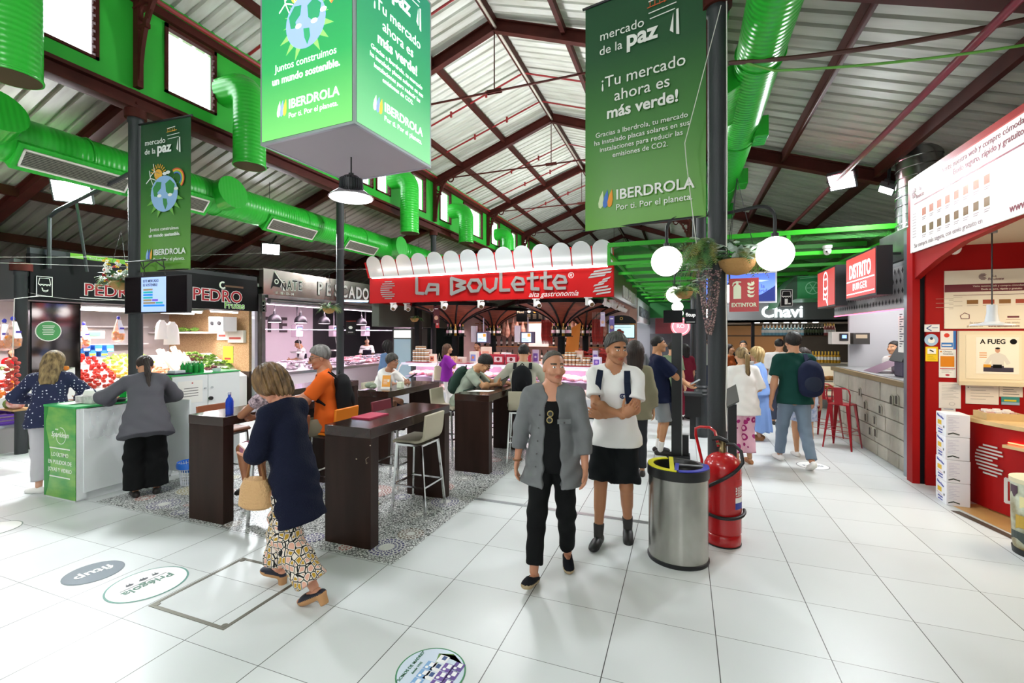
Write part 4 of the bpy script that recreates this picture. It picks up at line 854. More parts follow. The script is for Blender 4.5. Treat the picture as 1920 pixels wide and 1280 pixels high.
def iberdrola(b,F,x,y,s,z,mats):   # mats: white, pale, blue, orange
    for i,(dx,c) in enumerate(((0,mats[1]),(.17,mats[2]),(.34,mats[3]))):
        b.poly(F,[(x+s*(dx+.20*q[0]),y+s*(.0+q[1]*.62)) for q in [(.95,1),(.35,.62),(.08,.28),(.15,.04),(.5,-.04),(.9,.08),(1.08,.38),(1.05,.7)]],.0015,c,z+.0004*i)
    b.text(F,'IBERDROLA',x+s*.66,y+s*.22,s*.50,mats[0],'LEFT',bold=.018,z=z);b.text(F,'Por ti. Por el planeta.',x+s*.66,y-s*.16,s*.30,mats[0],'LEFT',z=z)
def paz_logo(b,F,x,y,s,z,w,o):
    b.text(F,'mercado',x,y,s*.5,w,'LEFT',z=z);b.text(F,'de la',x-.02*s,y-.58*s,s*.5,w,'LEFT',z=z);b.text(F,'paz',x+1.08*s,y-.58*s,s*.88,w,'LEFT',bold=.03,z=z)
    for k,(a,c,m) in enumerate(((1.95,2.6,w),(1.9,2.75,o),(1.95,2.95,w),(2.0,2.9,w))): yy = y+s*(.85-.22*k);b.line(F,[(x+a*s,yy),(x+c*s,yy+.06*s)],.035*s,.001,m,z)
    for k in range(4): b.line(F,[(x+(2.0+.18*k)*s,y+.63*s),(x+(2.0+.18*k)*s,y+.82*s)],.03*s,.001,o,z)
    b.poly(F,[(x+2.72*s,y-.5*s),(x+2.85*s,y-.62*s),(x+2.85*s,y+.12*s)],.001,w,z);b.poly(F,[(x+2.95*s,y-.7*s),(x+2.95*s,y+.2*s),(x+3.03*s,y+.22*s),(x+3.06*s,y-.75*s)],.001,w,z)
def globe_art(b,F,x,y,r,z,M):      # M: 0 white 1 pale blue 2 green 3 leaf 4 yellow 5 red 6 violet
    for a in range(-60,260,22): aa = R(a);c,s_ = math.cos(aa),math.sin(aa);b.poly(F,[(x+r*(.9*c-.14*s_),y+r*(.9*s_+.14*c)),(x+r*1.45*c,y+r*1.45*s_),(x+r*(.9*c+.14*s_),y+r*(.9*s_-.14*c))] if a < -10 or a > 190 else [(x+r*.9*c,y+r*.9*s_),(x+r*1.15*c,y+r*1.15*s_),(x+r*1.0*c,y+r*1.0*s_+.01)],.001,3,z)
    for k,m in enumerate((5,4,3,6)): b.ring(F,x+r*.9,y+r*.75,r*(.52-.07*k),r*(.59-.07*k),.001,m,z,28,-50,120)
    b.disc(F,x-r*.45,y+r*1.1,r*.3,.001,4,z)
    for k in range(9): a = R(20+18*k);b.line(F,[(x-r*.45+r*.38*math.cos(a),y+r*1.1+r*.38*math.sin(a)),(x-r*.45+r*.58*math.cos(a),y+r*1.1+r*.58*math.sin(a))],r*.05,.001,4,z)
    for wx,wy in ((-1.05,.95),(-.75,1.3)):
        b.line(F,[(x+r*wx,y+r*wy),(x+r*(wx+.3),y+r*(wy-.6))],r*.04,.001,0,z)
        for k in range(3): a = R(100+120*k);b.line(F,[(x+r*wx,y+r*wy),(x+r*(wx+.42*math.cos(a)),y+r*(wy+.42*math.sin(a)))],r*.05,.001,0,z)
    b.disc(F,x,y,r,.0015,1,z+.001,36)
    for pts in ([(-.85,.35),(-.55,.7),(-.2,.65),(-.25,.3),(-.5,.1),(-.45,-.15),(-.75,-.1)],[(.1,.55),(.45,.75),(.8,.45),(.7,.0),(.45,-.15),(.15,.1)],[(-.1,-.25),(.2,-.3),(.25,-.6),(.1,-.9),(-.05,-.6)]): b.poly(F,[(x+r*p,y+r*q) for p,q in pts],.001,2,z+.003)
    for cx_,cy_ in ((.05,1.1),(.3,1.15),(.9,.2),(.45,-.1),(-.35,-.1)): b.disc(F,x+r*cx_,y+r*cy_,r*.16,.001,0,z+.004,14,r*.09)
DROP = [C('#cfe0c0'),C('#6f8fd8'),C('#f0a32c')]
LM = [TXW]+[mk('lit_'+n,c,.5,emis=c,est=.85) for n,c in (('pale','#dfeed8'),('blue','#8fa8ee'),('orange','#f6c14a'),('green','#39b36a'),('leaf','#8fd46c'),('yellow','#f4d25a'),('red','#f0764a'),('violet','#8a86d8'))]
for nm,F,kind in (('front',Frame((-hb,-hb-.002,0),(1,0,0),(0,0,1)),0),('side',Frame((hb+.002,-hb,0),(0,1,0),(0,0,1)),1),('rear',Frame((-hb-.002,hb,0),(0,-1,0),(0,0,1)),0)):
    B().rect(F,.028,.028,BS-.028,1.972,.002).build('lit_panel',LG if kind else LGF,t,world=False);b = B();z = .003
    if kind == 0:
        globe_art(b,F,.66,1.14,.27,z,None);b.m = [{0: 0,1: 2,2: 4,3: 5,4: 6,5: 7,6: 8}[q] for q in b.m]
        b.text(F,'Juntos construimos',.65,.72,.108,0,z=z);b.text(F,'un mundo sostenible.',.65,.59,.108,0,bold=.02,z=z)
    else:
        for i,(s_,sz,bo) in enumerate((('¡Tu mercado',.155,.004),('ahora es',.155,.004),('más verde!',.155,.025))): b.text(F,s_,.66,1.30-.17*i,sz,0,bold=bo,z=z)
        for i,s_ in enumerate(('Gracias a Iberdrola, tu mercado','ha instalado placas solares en sus','instalaciones para reducir las','emisiones de CO2.')): b.text(F,s_,.66,.85-.085*i,.068,0,bold=.006,z=z)
        paz_logo(b,F,.25,1.72,.27,z,0,0)
    iberdrola(b,F,.25,.25,.26,z,(0,1,2,3));b.build('print',LM,t,world=False)
for s_ in ((-1,-1),(1,-1),(-1,1),(1,1)): B().tube([(s_[0]*.5,s_[1]*.5,2.0),(s_[0]*.1,s_[1]*.2,3.72)],.006,5).build('hanging_cable',BLACK,t,world=False)
def bell(x,y,z,lab,s=1.,top=None):
    t = thing('bell_lamp',lab,'lamp',(x,y,z));B().lathe([(.245*s,0),(.25*s,.006),(.235*s,.02),(.15*s,.085),(.12*s,.095)],n=36).build('reflector',CHROME,t,world=False)
    b = B();b.lathe([(.115*s,.09),(.125*s,.12),(.125*s,.20),(.08*s,.245),(.03*s,.25),(.03*s,.28),(0,.285)],n=28);b.build('housing',BLACK,t,world=False)
    b = B()
    for k in range(30): a = 2*PI*k/30;b.bar((.128*s*math.cos(a),.128*s*math.sin(a),.10),(.12*s*math.cos(a),.12*s*math.sin(a),.215),.006,.014,up=(math.cos(a),math.sin(a),0))
    b.build('cooling_fins',mk('fin_grey','#33353a',.5),t,world=False);B().cyl((0,0,-.006),(0,0,-.001),.232*s,n=36).build('diffuser',LAMPW,t,world=False)
    B().tube([(0,0,.28),(.0,0,top-z)],.008,6).build('suspension',BLACK,t,world=False);return t
bell(-3.54,4.2,3.40,'ribbed black bell lamp with chrome reflector hanging below the green light box',1.0,3.868)
# ---- banners on columns
def banner(pa,pb,z0,z1,lab,kind):
    pa,pb = Vector((*pa,0)),Vector((*pb,0));d = (pb-pa);w = d.length;d.normalize();h = z1-z0;t = thing('banner',lab,'banner',((pa.x+pb.x)/2,(pa.y+pb.y)/2,z0));F = Frame((pa.x,pa.y,z0),d,(0,0,1));n = 14
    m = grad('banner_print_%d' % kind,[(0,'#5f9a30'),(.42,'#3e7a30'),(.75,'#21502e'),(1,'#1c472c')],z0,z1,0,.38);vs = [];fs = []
    for j in range(2):
        for i in range(n+1): x = i/n*w;vs.append(F(x,0 if j == 0 else h,-.004+.012*math.sin(x/w*PI*2+.6)*(1-j)))
    vs = vs+[v-F.N*.003 for v in vs];k = 2*(n+1)
    for i in range(n): fs += [(i,i+1,n+2+i,n+1+i),(k+n+1+i,k+n+2+i,k+i+1,k+i)]
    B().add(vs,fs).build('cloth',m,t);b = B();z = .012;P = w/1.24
    if kind == 1:
        paz_logo(b,F,.17*P,h-.42*P,.27*P,z,0,4)
        for i,(s_,bo) in enumerate((('¡Tu mercado',.003),('ahora es',.003),('más verde!',.025))): b.text(F,s_,.62*P,h-(.94+.17*i)*P,.168*P,0,bold=bo,z=z)
        for i,s_ in enumerate(('Gracias a Iberdrola, tu mercado','ha instalado placas solares en sus','instalaciones para reducir las','emisiones de CO2.')): b.text(F,s_,.60*P,h-(1.46+.082*i)*P,.074*P,0,z=z)
    else:
        paz_logo(b,F,.13*P,h-.42*P,.29*P,z,0,4);globe_art(b,F,.62*P,h-1.35*P,.33*P,z,None)
        b.text(F,'Juntos construimos',.62*P,h-2.02*P,.09*P,0,z=z);b.text(F,'un mundo sostenible.',.62*P,h-2.13*P,.09*P,0,bold=.02,z=z)
    iberdrola(b,F,.15*P,.23*P,.30*P,z,(0,1,2,3) if kind == 1 else (0,1,6,4))
    b.build('print',[C('#e8e6e2'),C('#cfdcae'),C('#3f6fc0'),C('#e8921e'),C('#c0562a')] if kind == 1 else [C('#e9ecea'),C('#8fb4e0'),C('#3a8a4a'),C('#6fae4a'),C('#e8a83a'),C('#c8503a'),C('#4f6fc8')],t)
    B().tube([F(-.03,h,0),F(w+.03,h,0)],.014,8).build('top_rod',BLACK,t);B().tube([F(-.03,.01,-.01),F(w+.03,.01,-.01)],.012,8).build('bottom_rod',BLACK,t);return t
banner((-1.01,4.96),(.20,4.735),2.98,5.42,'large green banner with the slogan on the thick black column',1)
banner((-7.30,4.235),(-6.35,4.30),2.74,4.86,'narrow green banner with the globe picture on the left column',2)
# ---- globe street lamps on the right columns
GLO = mk('opal_globe','#ffffff',.3,emis=(1,.96,.9),est=3.2)
for k in range(5):
    y = 4.757+4.19*k
    for sx,dx,dy,zz in ((-1,-.46,.07,2.585),(1,.44,-.26,2.55)):
        x,yy = XR+dx,y+dy
        lab = {0: ('round white globe lamp left of the thick black column','round white globe lamp right of the thick black column'),1: ('globe lamp on the second right column, left of its plants','globe lamp on the second right column, right side')}.get(k,('far globe lamp, left side of right column %s' % ['','','three','four','five'][k],'far globe lamp, right side of right column %s' % ['','','three','four','five'][k]))[0 if sx < 0 else 1]
        t = thing('globe_lamp',lab,'lamp',(x,yy,zz));r = .15
        B().ball((x,yy,zz),r,28).build('globe',GLO,t);B().cyl((x,yy,zz+r-.005),(x,yy,zz+r+.03),.03,n=14).build('collar',BLACK,t)
        zt = zz+.44;pts = [(XR+dx*.19,y+dy*.19,zt)]+[(XR+dx*(.72+.28*math.sin(a)),y+dy*(.72+.28*math.sin(a)),zt-.13+.13*math.cos(a)) for a in [R(15*q) for q in range(7)]]+[(x,yy,zz+r+.02)]
        B().tube(pts,.016,8).build('arm',BLACK,t)
        light('POINT',(x,yy,zz),9 if k < 2 else 6,(1,.95,.88),.15)
# ---- floodlights
FLW = mk('flood_lit','#ffffff',.5,emis=(1,1,1),est=14)
def flood(p,tgt,w,h,lab,power,post=None):
    t = thing('floodlight',lab,'floodlight',p);d = (Vector(tgt)-Vector(p)).normalized();r = d.cross(Vector((0,0,1))).normalized();u = r.cross(d);F = Frame(p,-r if (-r).cross(u).dot(d) > 0 else r,u)
    b = B();b.rect(F,-w/2,-h/2,w/2,h/2,-.07,z=0);b.build('housing',C('#3a3d40'),t);b = B();b.rect(F,-w/2+.02,-h/2+.02,w/2-.02,h/2-.02,.004);b.build('lit_glass',FLW,t)
    b = B()
    for k in range(7): x = -w*.4+w*.8*k/6;b.rect(F,x-.006,-h*.4,x+.006,h*.4,-.05,z=-.07)
    b.build('cooling_fins',BLACK,t)
    B().tube([F(-w/2-.015,0,-.03),F(-w/2-.015,h*.2,-.14),F(w/2+.015,h*.2,-.14),F(w/2+.015,0,-.03)],.01,6).build('bracket',BLACK,t)
    if post: B().tube([F(0,h*.2,-.14),post],.022,8).build('mounting_arm',DGREY,t)
    o = light('AREA',F(0,0,.03),power,COOL,w,sy=h,spread=150);o.rotation_euler = (-d).to_track_quat('Z','Y').to_euler()
p = AX(135,360,-9.3);flood(p,(-4,0,0),.50,.36,'glaring floodlight above the fruit stall on the left',200,(p.x-.1,p.y+.25,2.9))
p = AX(508,467,-9.8);flood(p,(-4,4,0),.42,.30,'small floodlight above the steel fish stall sign',120,(p.x-.15,p.y+.3,4.4))
p = AX(1578,340,2.3);flood(p,(.5,5,0),.36,.30,'floodlight on the red pipe of the right aisle',90,(2.2,p.y+.2,4.25))
p = AX(1661,357,2.9);flood(p,(1.2,9,1),.36,.22,'floodlight seen almost edge on beside the silver duct',50,(3.0,p.y+.15,4.5))
# ---- pipes and cables of the right aisle
B().tube([(2.2,-4,4.2),(2.2,22,4.2)],.034,10).build('water_pipe',mk('maroon_pipe','#7a2334',.4),label='thick dark red pipe running under the right aisle roof',cat='pipe')
t = thing('steel_duct','spiral silver exhaust duct rising behind the burger signs','duct',(3.15,8.15,3.25));B().cyl((3.15,8.15,3.3),(3.15,8.15,4.48),.26,n=32).build('duct_pipe',mk('galvanised','#a8aaa8',.22,.95,var=(5,.3)),t);b = B()
B().tube([(3.15+.264*math.cos(a/10*PI),8.15+.264*math.sin(a/10*PI),3.35+a*.0065) for a in range(170)],.007,5).build('spiral_seam',MATS['galvanised'],t);B().box((2.80,7.55,2.88),(3.5,8.5,3.3)).build('duct_box',mk('galvanised_box','#9c9e9b',.3,.9,var=(4,.3)),t,bev=.01)
def cable(pts,r,m,lab,n=14): B().tube(pts,r,6).build('cable',m,label=lab,cat='cable')
def sag(a,c,s,n=14): a,c = Vector(a),Vector(c);return [a+(c-a)*i/n-Vector((0,0,s*4*i/n*(1-i/n))) for i in range(n+1)]
p1,p2 = AY(1920,28,4.757),AY(1920,72,4.757);c0 = Vector((.40,4.757,4.42))
cable(sag(c0,p1+(p1-c0)*.2,.07),.02,mk('brown_cable','#4d2a22',.5),'brown and green cable bundle strung from the column across the right aisle');cable([c0+Vector((.1,0,.0)),c0+Vector((.2,0,-.06))]+sag((.78,4.757,4.27),p2+(p2-c0)*.2,.05),.011,C('#5c9a3c'),'thin green cable hanging below the brown cable bundle')
WIRE = mk('white_string','#d6d4cc',.6);q1 = AY(1352,10,4.6);q2 = AY(1284,268,4.55);q3 = AY(1306,460,4.5);cable([q1,q2,AY(1287,305,4.53),q3],.004,WIRE,'knotted white string hanging in front of the big green banner')
for k,(a,c) in enumerate((((-9.6,4.0,2.5),(-7.5,4.2,2.36)),((-9.7,3.6,3.0),(-6.85,8.2,3.75)),((-9.7,3.4,2.9),(-6.3,9.9,3.5)))): cable(sag(a,c,.06),.002,WIRE,['taut white wire in front of the black fruit stall fascia','thin catenary wire from the fruit stall to the second column','lower thin wire running towards the silver scalloped crown'][k])
cable([(XR+.075,4.68,5.0),(XR+.078,4.675,3.4),(XR+.07,4.68,2.2),(XR+.078,4.67,1.7),(XR+.068,4.68,1.2),(XR+.075,4.67,.95)],.006,WIRE,'pale electric cable running down the thick black column')
b = B();b.tube([(-9.5,4.2,2.9),(-9.5,4.2,3.72),(-9.3,4.2,3.80),(-7.5,4.24,4.2)],.03,8);b.build('conduit_arm',DGREY,label='dark conduit arm from the fruit stall roof to the left column',cat='pipe')
# ---- screen hung in front of the left column
t = thing('hanging_screen','black television hung below the left banner showing a poster','screen',(-6.82,4.12,2.14));F = Frame((-7.42,4.10,2.14),(1.19,.08,0),(0,0,1));B().rect(F,0,0,1.19,.52,-.06).build('casing',BLACK,t);B().rect(F,.015,.015,1.175,.505,.001).build('display',mk('screen_black','#140f14',.08),t)
b = B();b.rect(F,.33,.02,.80,.50,.001,0,.0012);
SCR = [mk('screen_'+n,c,.3,emis=c,est=.7) for n,c in (('pale','#9fb8e8'),('brown','#8a7a5a'),('teal','#2a9aa0'),('blue','#2a78d8'),('violet','#6a4ab8'),('dark','#23304a'))]
for i,(x0,x1,c) in enumerate(((.37,.55,1),(.37,.55,2),(.37,.55,3),(.37,.55,2),(.37,.53,1),(.37,.60,1),(.37,.77,3))): y = .315-.037*i;b.rect(F,x0,y,x1,y+.026,.0006,c,.0024)
b.rect(F,.54,.167,.65,.193,.0006,4,.0024);b.rect(F,.61,.13,.74,.156,.0006,2,.0024);b.text(F,'ESTE MERCADO',.365,.43,.052,5,'LEFT',z=.0024,sx=.8,bold=.01);b.text(F,'ES SOSTENIBLE',.365,.375,.052,5,'LEFT',z=.0024,sx=.8,bold=.01)
b.build('poster',SCR,t);b = B();b.tube([F(.02,.73,.0),F(.78,.73,0)],.012,6)
for x in (.36,.74): b.tube([F(x,.52,-.03),F(x,.73,0)],.006,5)
b.tube([F(.3,.73,0),F(.36,.62,0),F(.5,.70,0),F(.6,.72,0),F(.7,.66,0),F(.78,.62,0)],.008,5);b.build('bracket',mk('iron_bracket','#2c2f2c',.5),t)
# ================================================================ market stalls, left side
PINKL = mk('pink_tube','#ffffff',.5,emis=(1,.80,.92),est=5);WTUBE = mk('white_tube','#ffffff',.5,emis=(1,.97,.97),est=5)
STB = mk('stall_black','#0e1012',.4,spec=.2);WHT = mk('white_panel','#e9e6e4',.5);OSB = mk('osb_board','#c9a87e',.7,var=(40,.3,'#a58257'));STG = mk('stall_steel','#9a9c9c',.3,.85,var=(4,.25))
def tube_lamp(p0,p1,lab,m=None,grp=None,r=.02,cat='light'):
    t = thing('strip_light',lab,cat,p0,0,grp);p0,p1 = Vector(p0),Vector(p1);d = (p1-p0).normalized()
    B().bar(p0+Vector((0,0,.03)),p1+Vector((0,0,.03)),.06,.03).build('fitting',WHT,t);B().cyl(p0+d*.02,p1-d*.02,r,n=10).build('tube',m or WTUBE,t);return t
# ---- fruit stall
t = thing('fruit_stall','corner fruit and vegetable stall with black fascia lettered in red and green','stall',(-11,6,0))
B().box((-9.68,4.0,2.39),(-9.56,8.05,3.12)).build('fascia',STB,t);B().box((-13,3.86,2.39),(-9.68,3.98,3.02)).build('side_fascia',mk('grey_fascia','#4a4b4d',.4),t)
b = B();b.box((-9.66,4.0,3.12),(-9.57,8.05,3.21));b.build('top_strip',mk('strip_dark','#20262a',.35),t);F = FACE_R(-9.569,4.0,0)
b = B();b.rect(F,.5,3.125,1.35,3.205,.003);b.build('green_sticker',C('#7fbf3a'),t);b = B();b.text(F,'iberdrola',.85,3.14,.05,z=.004);b.disc(F,1.18,3.165,.03,.001,1,.004,12);b.rect(F,0,3.108,4.05,3.12,.004,2);b.build('strip_print',[PAPER,C('#f0a030'),C('#b8323a')],t)
F = FACE_R(-9.558,4.0,0);b = B();a = AX(330,560,-9.55).y-4.0;b.text(F,'PEDRO',a+.9,2.57,.36,1,bold=.045);b.text(F,'PEDRO',a+.9,2.57,.36,0,bold=.01,z=.003);b.text(F,'Frutas',a+1.28,2.43,.20,1,bold=.05,z=.003);b.text(F,'Frutas',a+1.28,2.43,.20,2,bold=.012,z=.006);b.ring(F,a+1.0,2.93,.05,.085,.004,3,0,20,60,320);b.rect(F,a+1.05,2.90,a+1.5,2.94,.004,4)
q = AX(215,550,-9.55).y-4.0;b.text(F,'PEDRO',q,2.52,.28,1,bold=.045);b.text(F,'PEDRO',q,2.52,.28,0,bold=.01,z=.003);b.rect(F,q-.5,2.46,q+.55,2.475,.003,1);b.build('lettering',[C('#b3202c'),C('#f2eeee'),C('#7cc24a'),PAPER,C('#6b4a35')],t)
def icon_plate(F,x,y,s,kind,par):
    b = B();b.rect(F,x,y,x+s*.62,y+s,.02);b.build('icon_plate',STB,par);b = B();z = .0205;X = lambda p: x+s*.62*p;Y = lambda p: y+s*p
    for p in ((0,0,1,.03),(0,.97,1,1),(0,0,.04,1),(.96,0,1,1)): b.rect(F,X(p[0]),Y(p[1]),X(p[2]),Y(p[3]),.001,0,z)
    b.line(F,[(X(.2),Y(.9)),(X(.8),Y(.9)),(X(.88),Y(.6)),(X(.12),Y(.6)),(X(.2),Y(.9))],s*.022,.001,0,z);b.line(F,[(X(.15),Y(.6)),(X(.25),Y(.54)),(X(.35),Y(.6)),(X(.45),Y(.54)),(X(.55),Y(.6)),(X(.65),Y(.54)),(X(.75),Y(.6)),(X(.85),Y(.54))],s*.03,.001,0,z)
    if kind == 'fruit': b.ring(F,X(.55),Y(.35),s*.10,s*.125,.001,0,z,20,150,340);b.ring(F,X(.55),Y(.42),s*.12,s*.14,.001,0,z,20,170,330)
    elif kind == 'fish': b.ring(F,X(.45),Y(.3),s*.13,s*.15,.001,0,z,20,0,360,.5);b.line(F,[(X(.7),Y(.3)),(X(.88),Y(.4)),(X(.88),Y(.2)),(X(.7),Y(.3))],s*.02,.001,0,z)
    else: b.rect(F,X(.35),Y(.12),X(.6),Y(.45),.001,0,z);b.rect(F,X(.65),Y(.12),X(.85),Y(.2),.001,0,z)
    b.build('icon',PAPER,par)
icon_plate(F,.06,2.45,.32,'fruit',t)
B().box((-12.7,3.9,0),(-12.6,8.05,3.0)).build('rear_panel',mk('stall_rear','#d8cfcc',.6,var=(3,.15)),t);B().box((-12.6,7.98,.95),(-9.75,8.05,2.45)).build('end_panel',OSB,t);B().box((-12.6,7.98,0),(-9.75,8.05,.95)).build('end_panel_lower',mk('dark_veneer','#4a3c32',.5),t)
B().box((-12.6,3.9,2.5),(-9.6,8.05,2.56)).build('canopy',mk('canopy_grey','#8a8587',.6),t);B().box((-9.66,7.98,0),(-9.56,8.06,2.39)).build('corner_post',FRM,t)
b = B();b.add([(-9.72,4.75,.0),(-9.72,7.9,.0),(-9.72,7.9,.86),(-9.72,4.75,.86),(-10.95,4.75,1.38),(-10.95,7.9,1.38),(-10.95,4.75,0),(-10.95,7.9,0)],[(0,1,2,3),(3,2,5,4),(0,3,4,6),(1,7,5,2)]);b.build('sloping_stand',WHT,t)
b = B();b.add([(-12.4,3.62,.80),(-9.75,3.62,.80),(-9.75,4.65,1.28),(-12.4,4.65,1.28),(-12.4,3.62,.70),(-9.75,3.62,.70),(-9.75,4.65,.70),(-12.4,4.65,.70)],[(0,1,2,3),(4,5,1,0),(5,6,2,1),(4,0,3,7)]);b.build('front_stand',WHT,t)
B().box((-12.4,3.55,.40),(-9.8,4.3,.44)).build('low_shelf',FRM,t);B().box((-12.4,3.7,0),(-9.85,4.2,.40)).build('stand_base',mk('grey_plinth','#a9a5a5',.5),t)
B().box((-12.55,7.45,1.86),(-10.7,7.95,1.90)).build('shelf',WHT,t)
for k,(y,z) in enumerate(((5.2,1.60),(6.6,1.60),(5.2,2.0),(6.6,2.0))): B().box((-12.6,y-.65,z),(-12.2,y+.65,z+.03)).build('rear_shelf',WHT,t)
column(-9.62,3.92,2.95,'stall_post','dark round post at the corner of the fruit stall',False,.075)
# mirror panel of the stall corner
t = thing('mirror_panel','dark mirrored panel of the fruit stall behind the blonde woman','panel',(-9.85,4.55,.0));B().box((-9.92,4.12,.1),(-9.86,4.78,2.38)).build('frame',STB,t);B().box((-9.86,4.14,.95),(-9.852,4.76,2.36)).build('mirror',mk('dark_mirror','#8c8688',.06,1),t);B().box((-9.90,4.10,0),(-9.80,4.8,.95)).build('base',C('#4b484a'),t)
F = FACE_R(-9.851,4.14,0);b = B();y = AX(91,620,-9.85).y-4.14;b.disc(F,y,1.90,.17,.002,1);b.disc(F,y,1.90,.155,.002,0,.002)
for k in range(6): b.rect(F,y-.08+.01*(k % 2),1.98-.028*k,y+.08-.01*(k % 3),1.99-.028*k,.001,1,.004)
b.build('round_sticker',[C('#4f9a5c'),PAPER],t)
for i,(a,c,x,z) in enumerate(((4.9,5.9,-10.1,2.33),(5.0,6.0,-10.5,2.31),(6.1,7.1,-10.1,2.33),(6.2,7.2,-10.5,2.31),(7.2,7.9,-10.0,2.36))): tube_lamp((x,a,z),(x,c,z),'white strip light under the canopy of the fruit stall',grp='strip lights of the fruit stall')
tube_lamp((-12,3.75,2.33),(-9.9,3.75,2.33),'strip light over the front of the fruit stall at the left picture edge');light('AREA',(-10.4,6.3,2.28),130,(1,.90,.93),.4,sy=2.6);light('AREA',(-11,3.8,2.25),80,(1,.84,.90),2,sy=.4)
# produce: one of each kind, then copies
def proto(name,lab,cat,grp,build):
    b = B();mats,kw = build(b);o = b.build(name,mats,label=lab,cat=cat,group=grp,**kw);return o
def scatter(o,pts,lab,grp,sc=(.85,1.15),flat=False):
    first = True
    for p in pts:
        s = random.uniform(*sc);rot = (random.uniform(-.4,.4),random.uniform(-.4,.4),random.uniform(0,6.28)) if not flat else (0,0,random.uniform(0,6.28))
        if first: o.location = p;o.rotation_euler = rot;o.scale = (s,)*3;o['label'] = lab;o['group'] = grp;first = False
        else: c = o.copy();COL.objects.link(c);c.location = p;c.rotation_euler = rot;c.scale = (s,)*3;c['label'] = lab;c['group'] = grp
def slope_pts(y0,y1,x0,x1,n,step,lift=.0):    # on the sloping stand: z rises with -x
    P = [];y = y0
    while y < y1:
        x = x0
        while x > x1: P.append((x+random.uniform(-.02,.02),y+random.uniform(-.02,.02),.86+(-9.72-x)*.4228+lift));x -= step
        y += step
    random.shuffle(P);return P[:n]
def apple(c): return lambda b: (b.lathe([(0,.012),(.02,.002),(.036,.02),(.04,.042),(.03,.068),(.012,.072),(0,.062)],n=14),(mk('fruit_'+c,c,.35,var=(9,.3)),{}))[1]
def leafy(c1,c2,n=16,r=.10):
    def f(b):
        for i in range(n):
            a = 2*PI*i/n*2.4;t_ = .2+.8*i/n;cs,sn = math.cos(a),math.sin(a);R0 = r*t_;h = r*(1.15-t_*.6)
            rows = [(0,0.02,.25),(R0*.5,h*.6,.9),(R0*.9,h*.95,1),(R0*1.12,h*.8,.5)];vs = []
            for rr,z,w in rows: w *= r*.5*(.6+.4*t_);vs += [(rr*cs-w*sn,rr*sn+w*cs,z+.012*math.sin(i*3)),(rr*cs*1.06,rr*sn*1.06,z-.012),(rr*cs+w*sn,rr*sn-w*cs,z+.012)]
            b.add(vs,[(3*j+k,3*j+k+1,3*j+k+4,3*j+k+3) for j in range(3) for k in range(2)])
        return mk('leaf_'+c1,c1,.55,var=(14,.4,c2)),{}
    return f
lettuce = proto('lettuce','','lettuce','',leafy('#8fb24a','#4d7a2a'));scatter(lettuce,slope_pts(7.25,7.9,-9.8,-10.9,20,.17,.02),'green lettuce head on the right end of the fruit stall stand','green lettuces on the stand')
rl = proto('red_lettuce','','lettuce','',leafy('#a06a6a','#5a3038'));scatter(rl,slope_pts(6.85,7.35,-9.9,-10.9,14,.16,.02),'reddish lettuce head between the green lettuces and the stalks','red lettuces on the stand')
tom = proto('tomato','','tomato','',apple('#c63a2a'));scatter(tom,slope_pts(4.85,5.5,-9.78,-10.4,46,.085),'red tomato in the pile behind the blonde woman','tomatoes on the stand')
lem = proto('lemon','','fruit','',apple('#e2c25a'));scatter(lem,slope_pts(5.5,6.0,-9.78,-10.5,44,.085),'yellow fruit in the pile beside the tomatoes','yellow fruit on the stand')
pea = proto('peach','','fruit','',apple('#e8b08a'));scatter(pea,slope_pts(6.0,6.45,-9.78,-10.4,36,.085),'pale peach in the pile left of the white stalks','peaches on the stand')
gap = proto('green_apple','','apple','',apple('#9aba4a'));scatter(gap,slope_pts(5.6,6.4,-10.5,-10.95,34,.085),'green apple in the upper row of the stand','green apples on the stand')
cap_ = proto('pepper','','pepper','',lambda b: (b.lathe([(0,.0),(.02,.004),(.034,.05),(.04,.085),(.028,.10),(.01,.092),(.008,.12),(0,.12)],n=12),(mk('pepper_red','#b8281e',.3),{}))[1]);scatter(cap_,slope_pts(4.9,5.55,-10.45,-10.95,24,.11),'red pepper in the upper row of the stand','red peppers on the stand')
aspa = proto('asparagus_bundle','','asparagus','',lambda b: ([b.cyl((.028*math.cos(k*2.4)*(.3+k*.06),.028*math.sin(k*2.4)*(.3+k*.06),0),(.05*math.cos(k*2.4),.05*math.sin(k*2.4),.38),.009,.006,6) for k in range(11)],(mk('white_stalk','#e4cfc0',.5),{}))[1])
P = [(-9.95-.16*j,6.5+.115*i,1.02+.067*j) for j in range(4) for i in range(4)];scatter(aspa,P,'bundle of pale stalks leaning on the fruit stall stand','pale stalk bundles');
for o in COL.objects:
    if o.name.startswith('asparagus'): o.rotation_euler = (random.uniform(-.3,.2),-.75+random.uniform(-.2,.2),random.uniform(-.3,.3))
def front_pts(x0,x1,n,step,y0=3.66,y1=4.6):
    P = [];x = x0
    while x > x1:
        y = y0
        while y < y1: P.append((x,y,.80+(y-3.62)*.466));y += step
        x -= step
    random.shuffle(P);return P[:n]
ora = proto('orange','','orange','',apple('#ef8a2a'));scatter(ora,front_pts(-9.82,-10.3,40,.09),'orange on the front stand at the left picture edge','oranges on the front stand')
ton = tom.copy();COL.objects.link(ton);scatter(ton,front_pts(-10.3,-10.8,40,.09),'tomato on the front stand at the left picture edge','tomatoes on the front stand')
gr = proto('cauliflower','','vegetable','',leafy('#d8d2b0','#8fa05a'));scatter(gr,front_pts(-10.8,-11.6,16,.2),'pale cabbage head on the front stand at the left picture edge','pale cabbages on the front stand')
on = proto('onion','','onion','',apple('#c98aa0'));scatter(on,front_pts(-9.8,-10.4,18,.1,4.2,4.6),'pink onion at the back of the front stand','onions on the front stand')
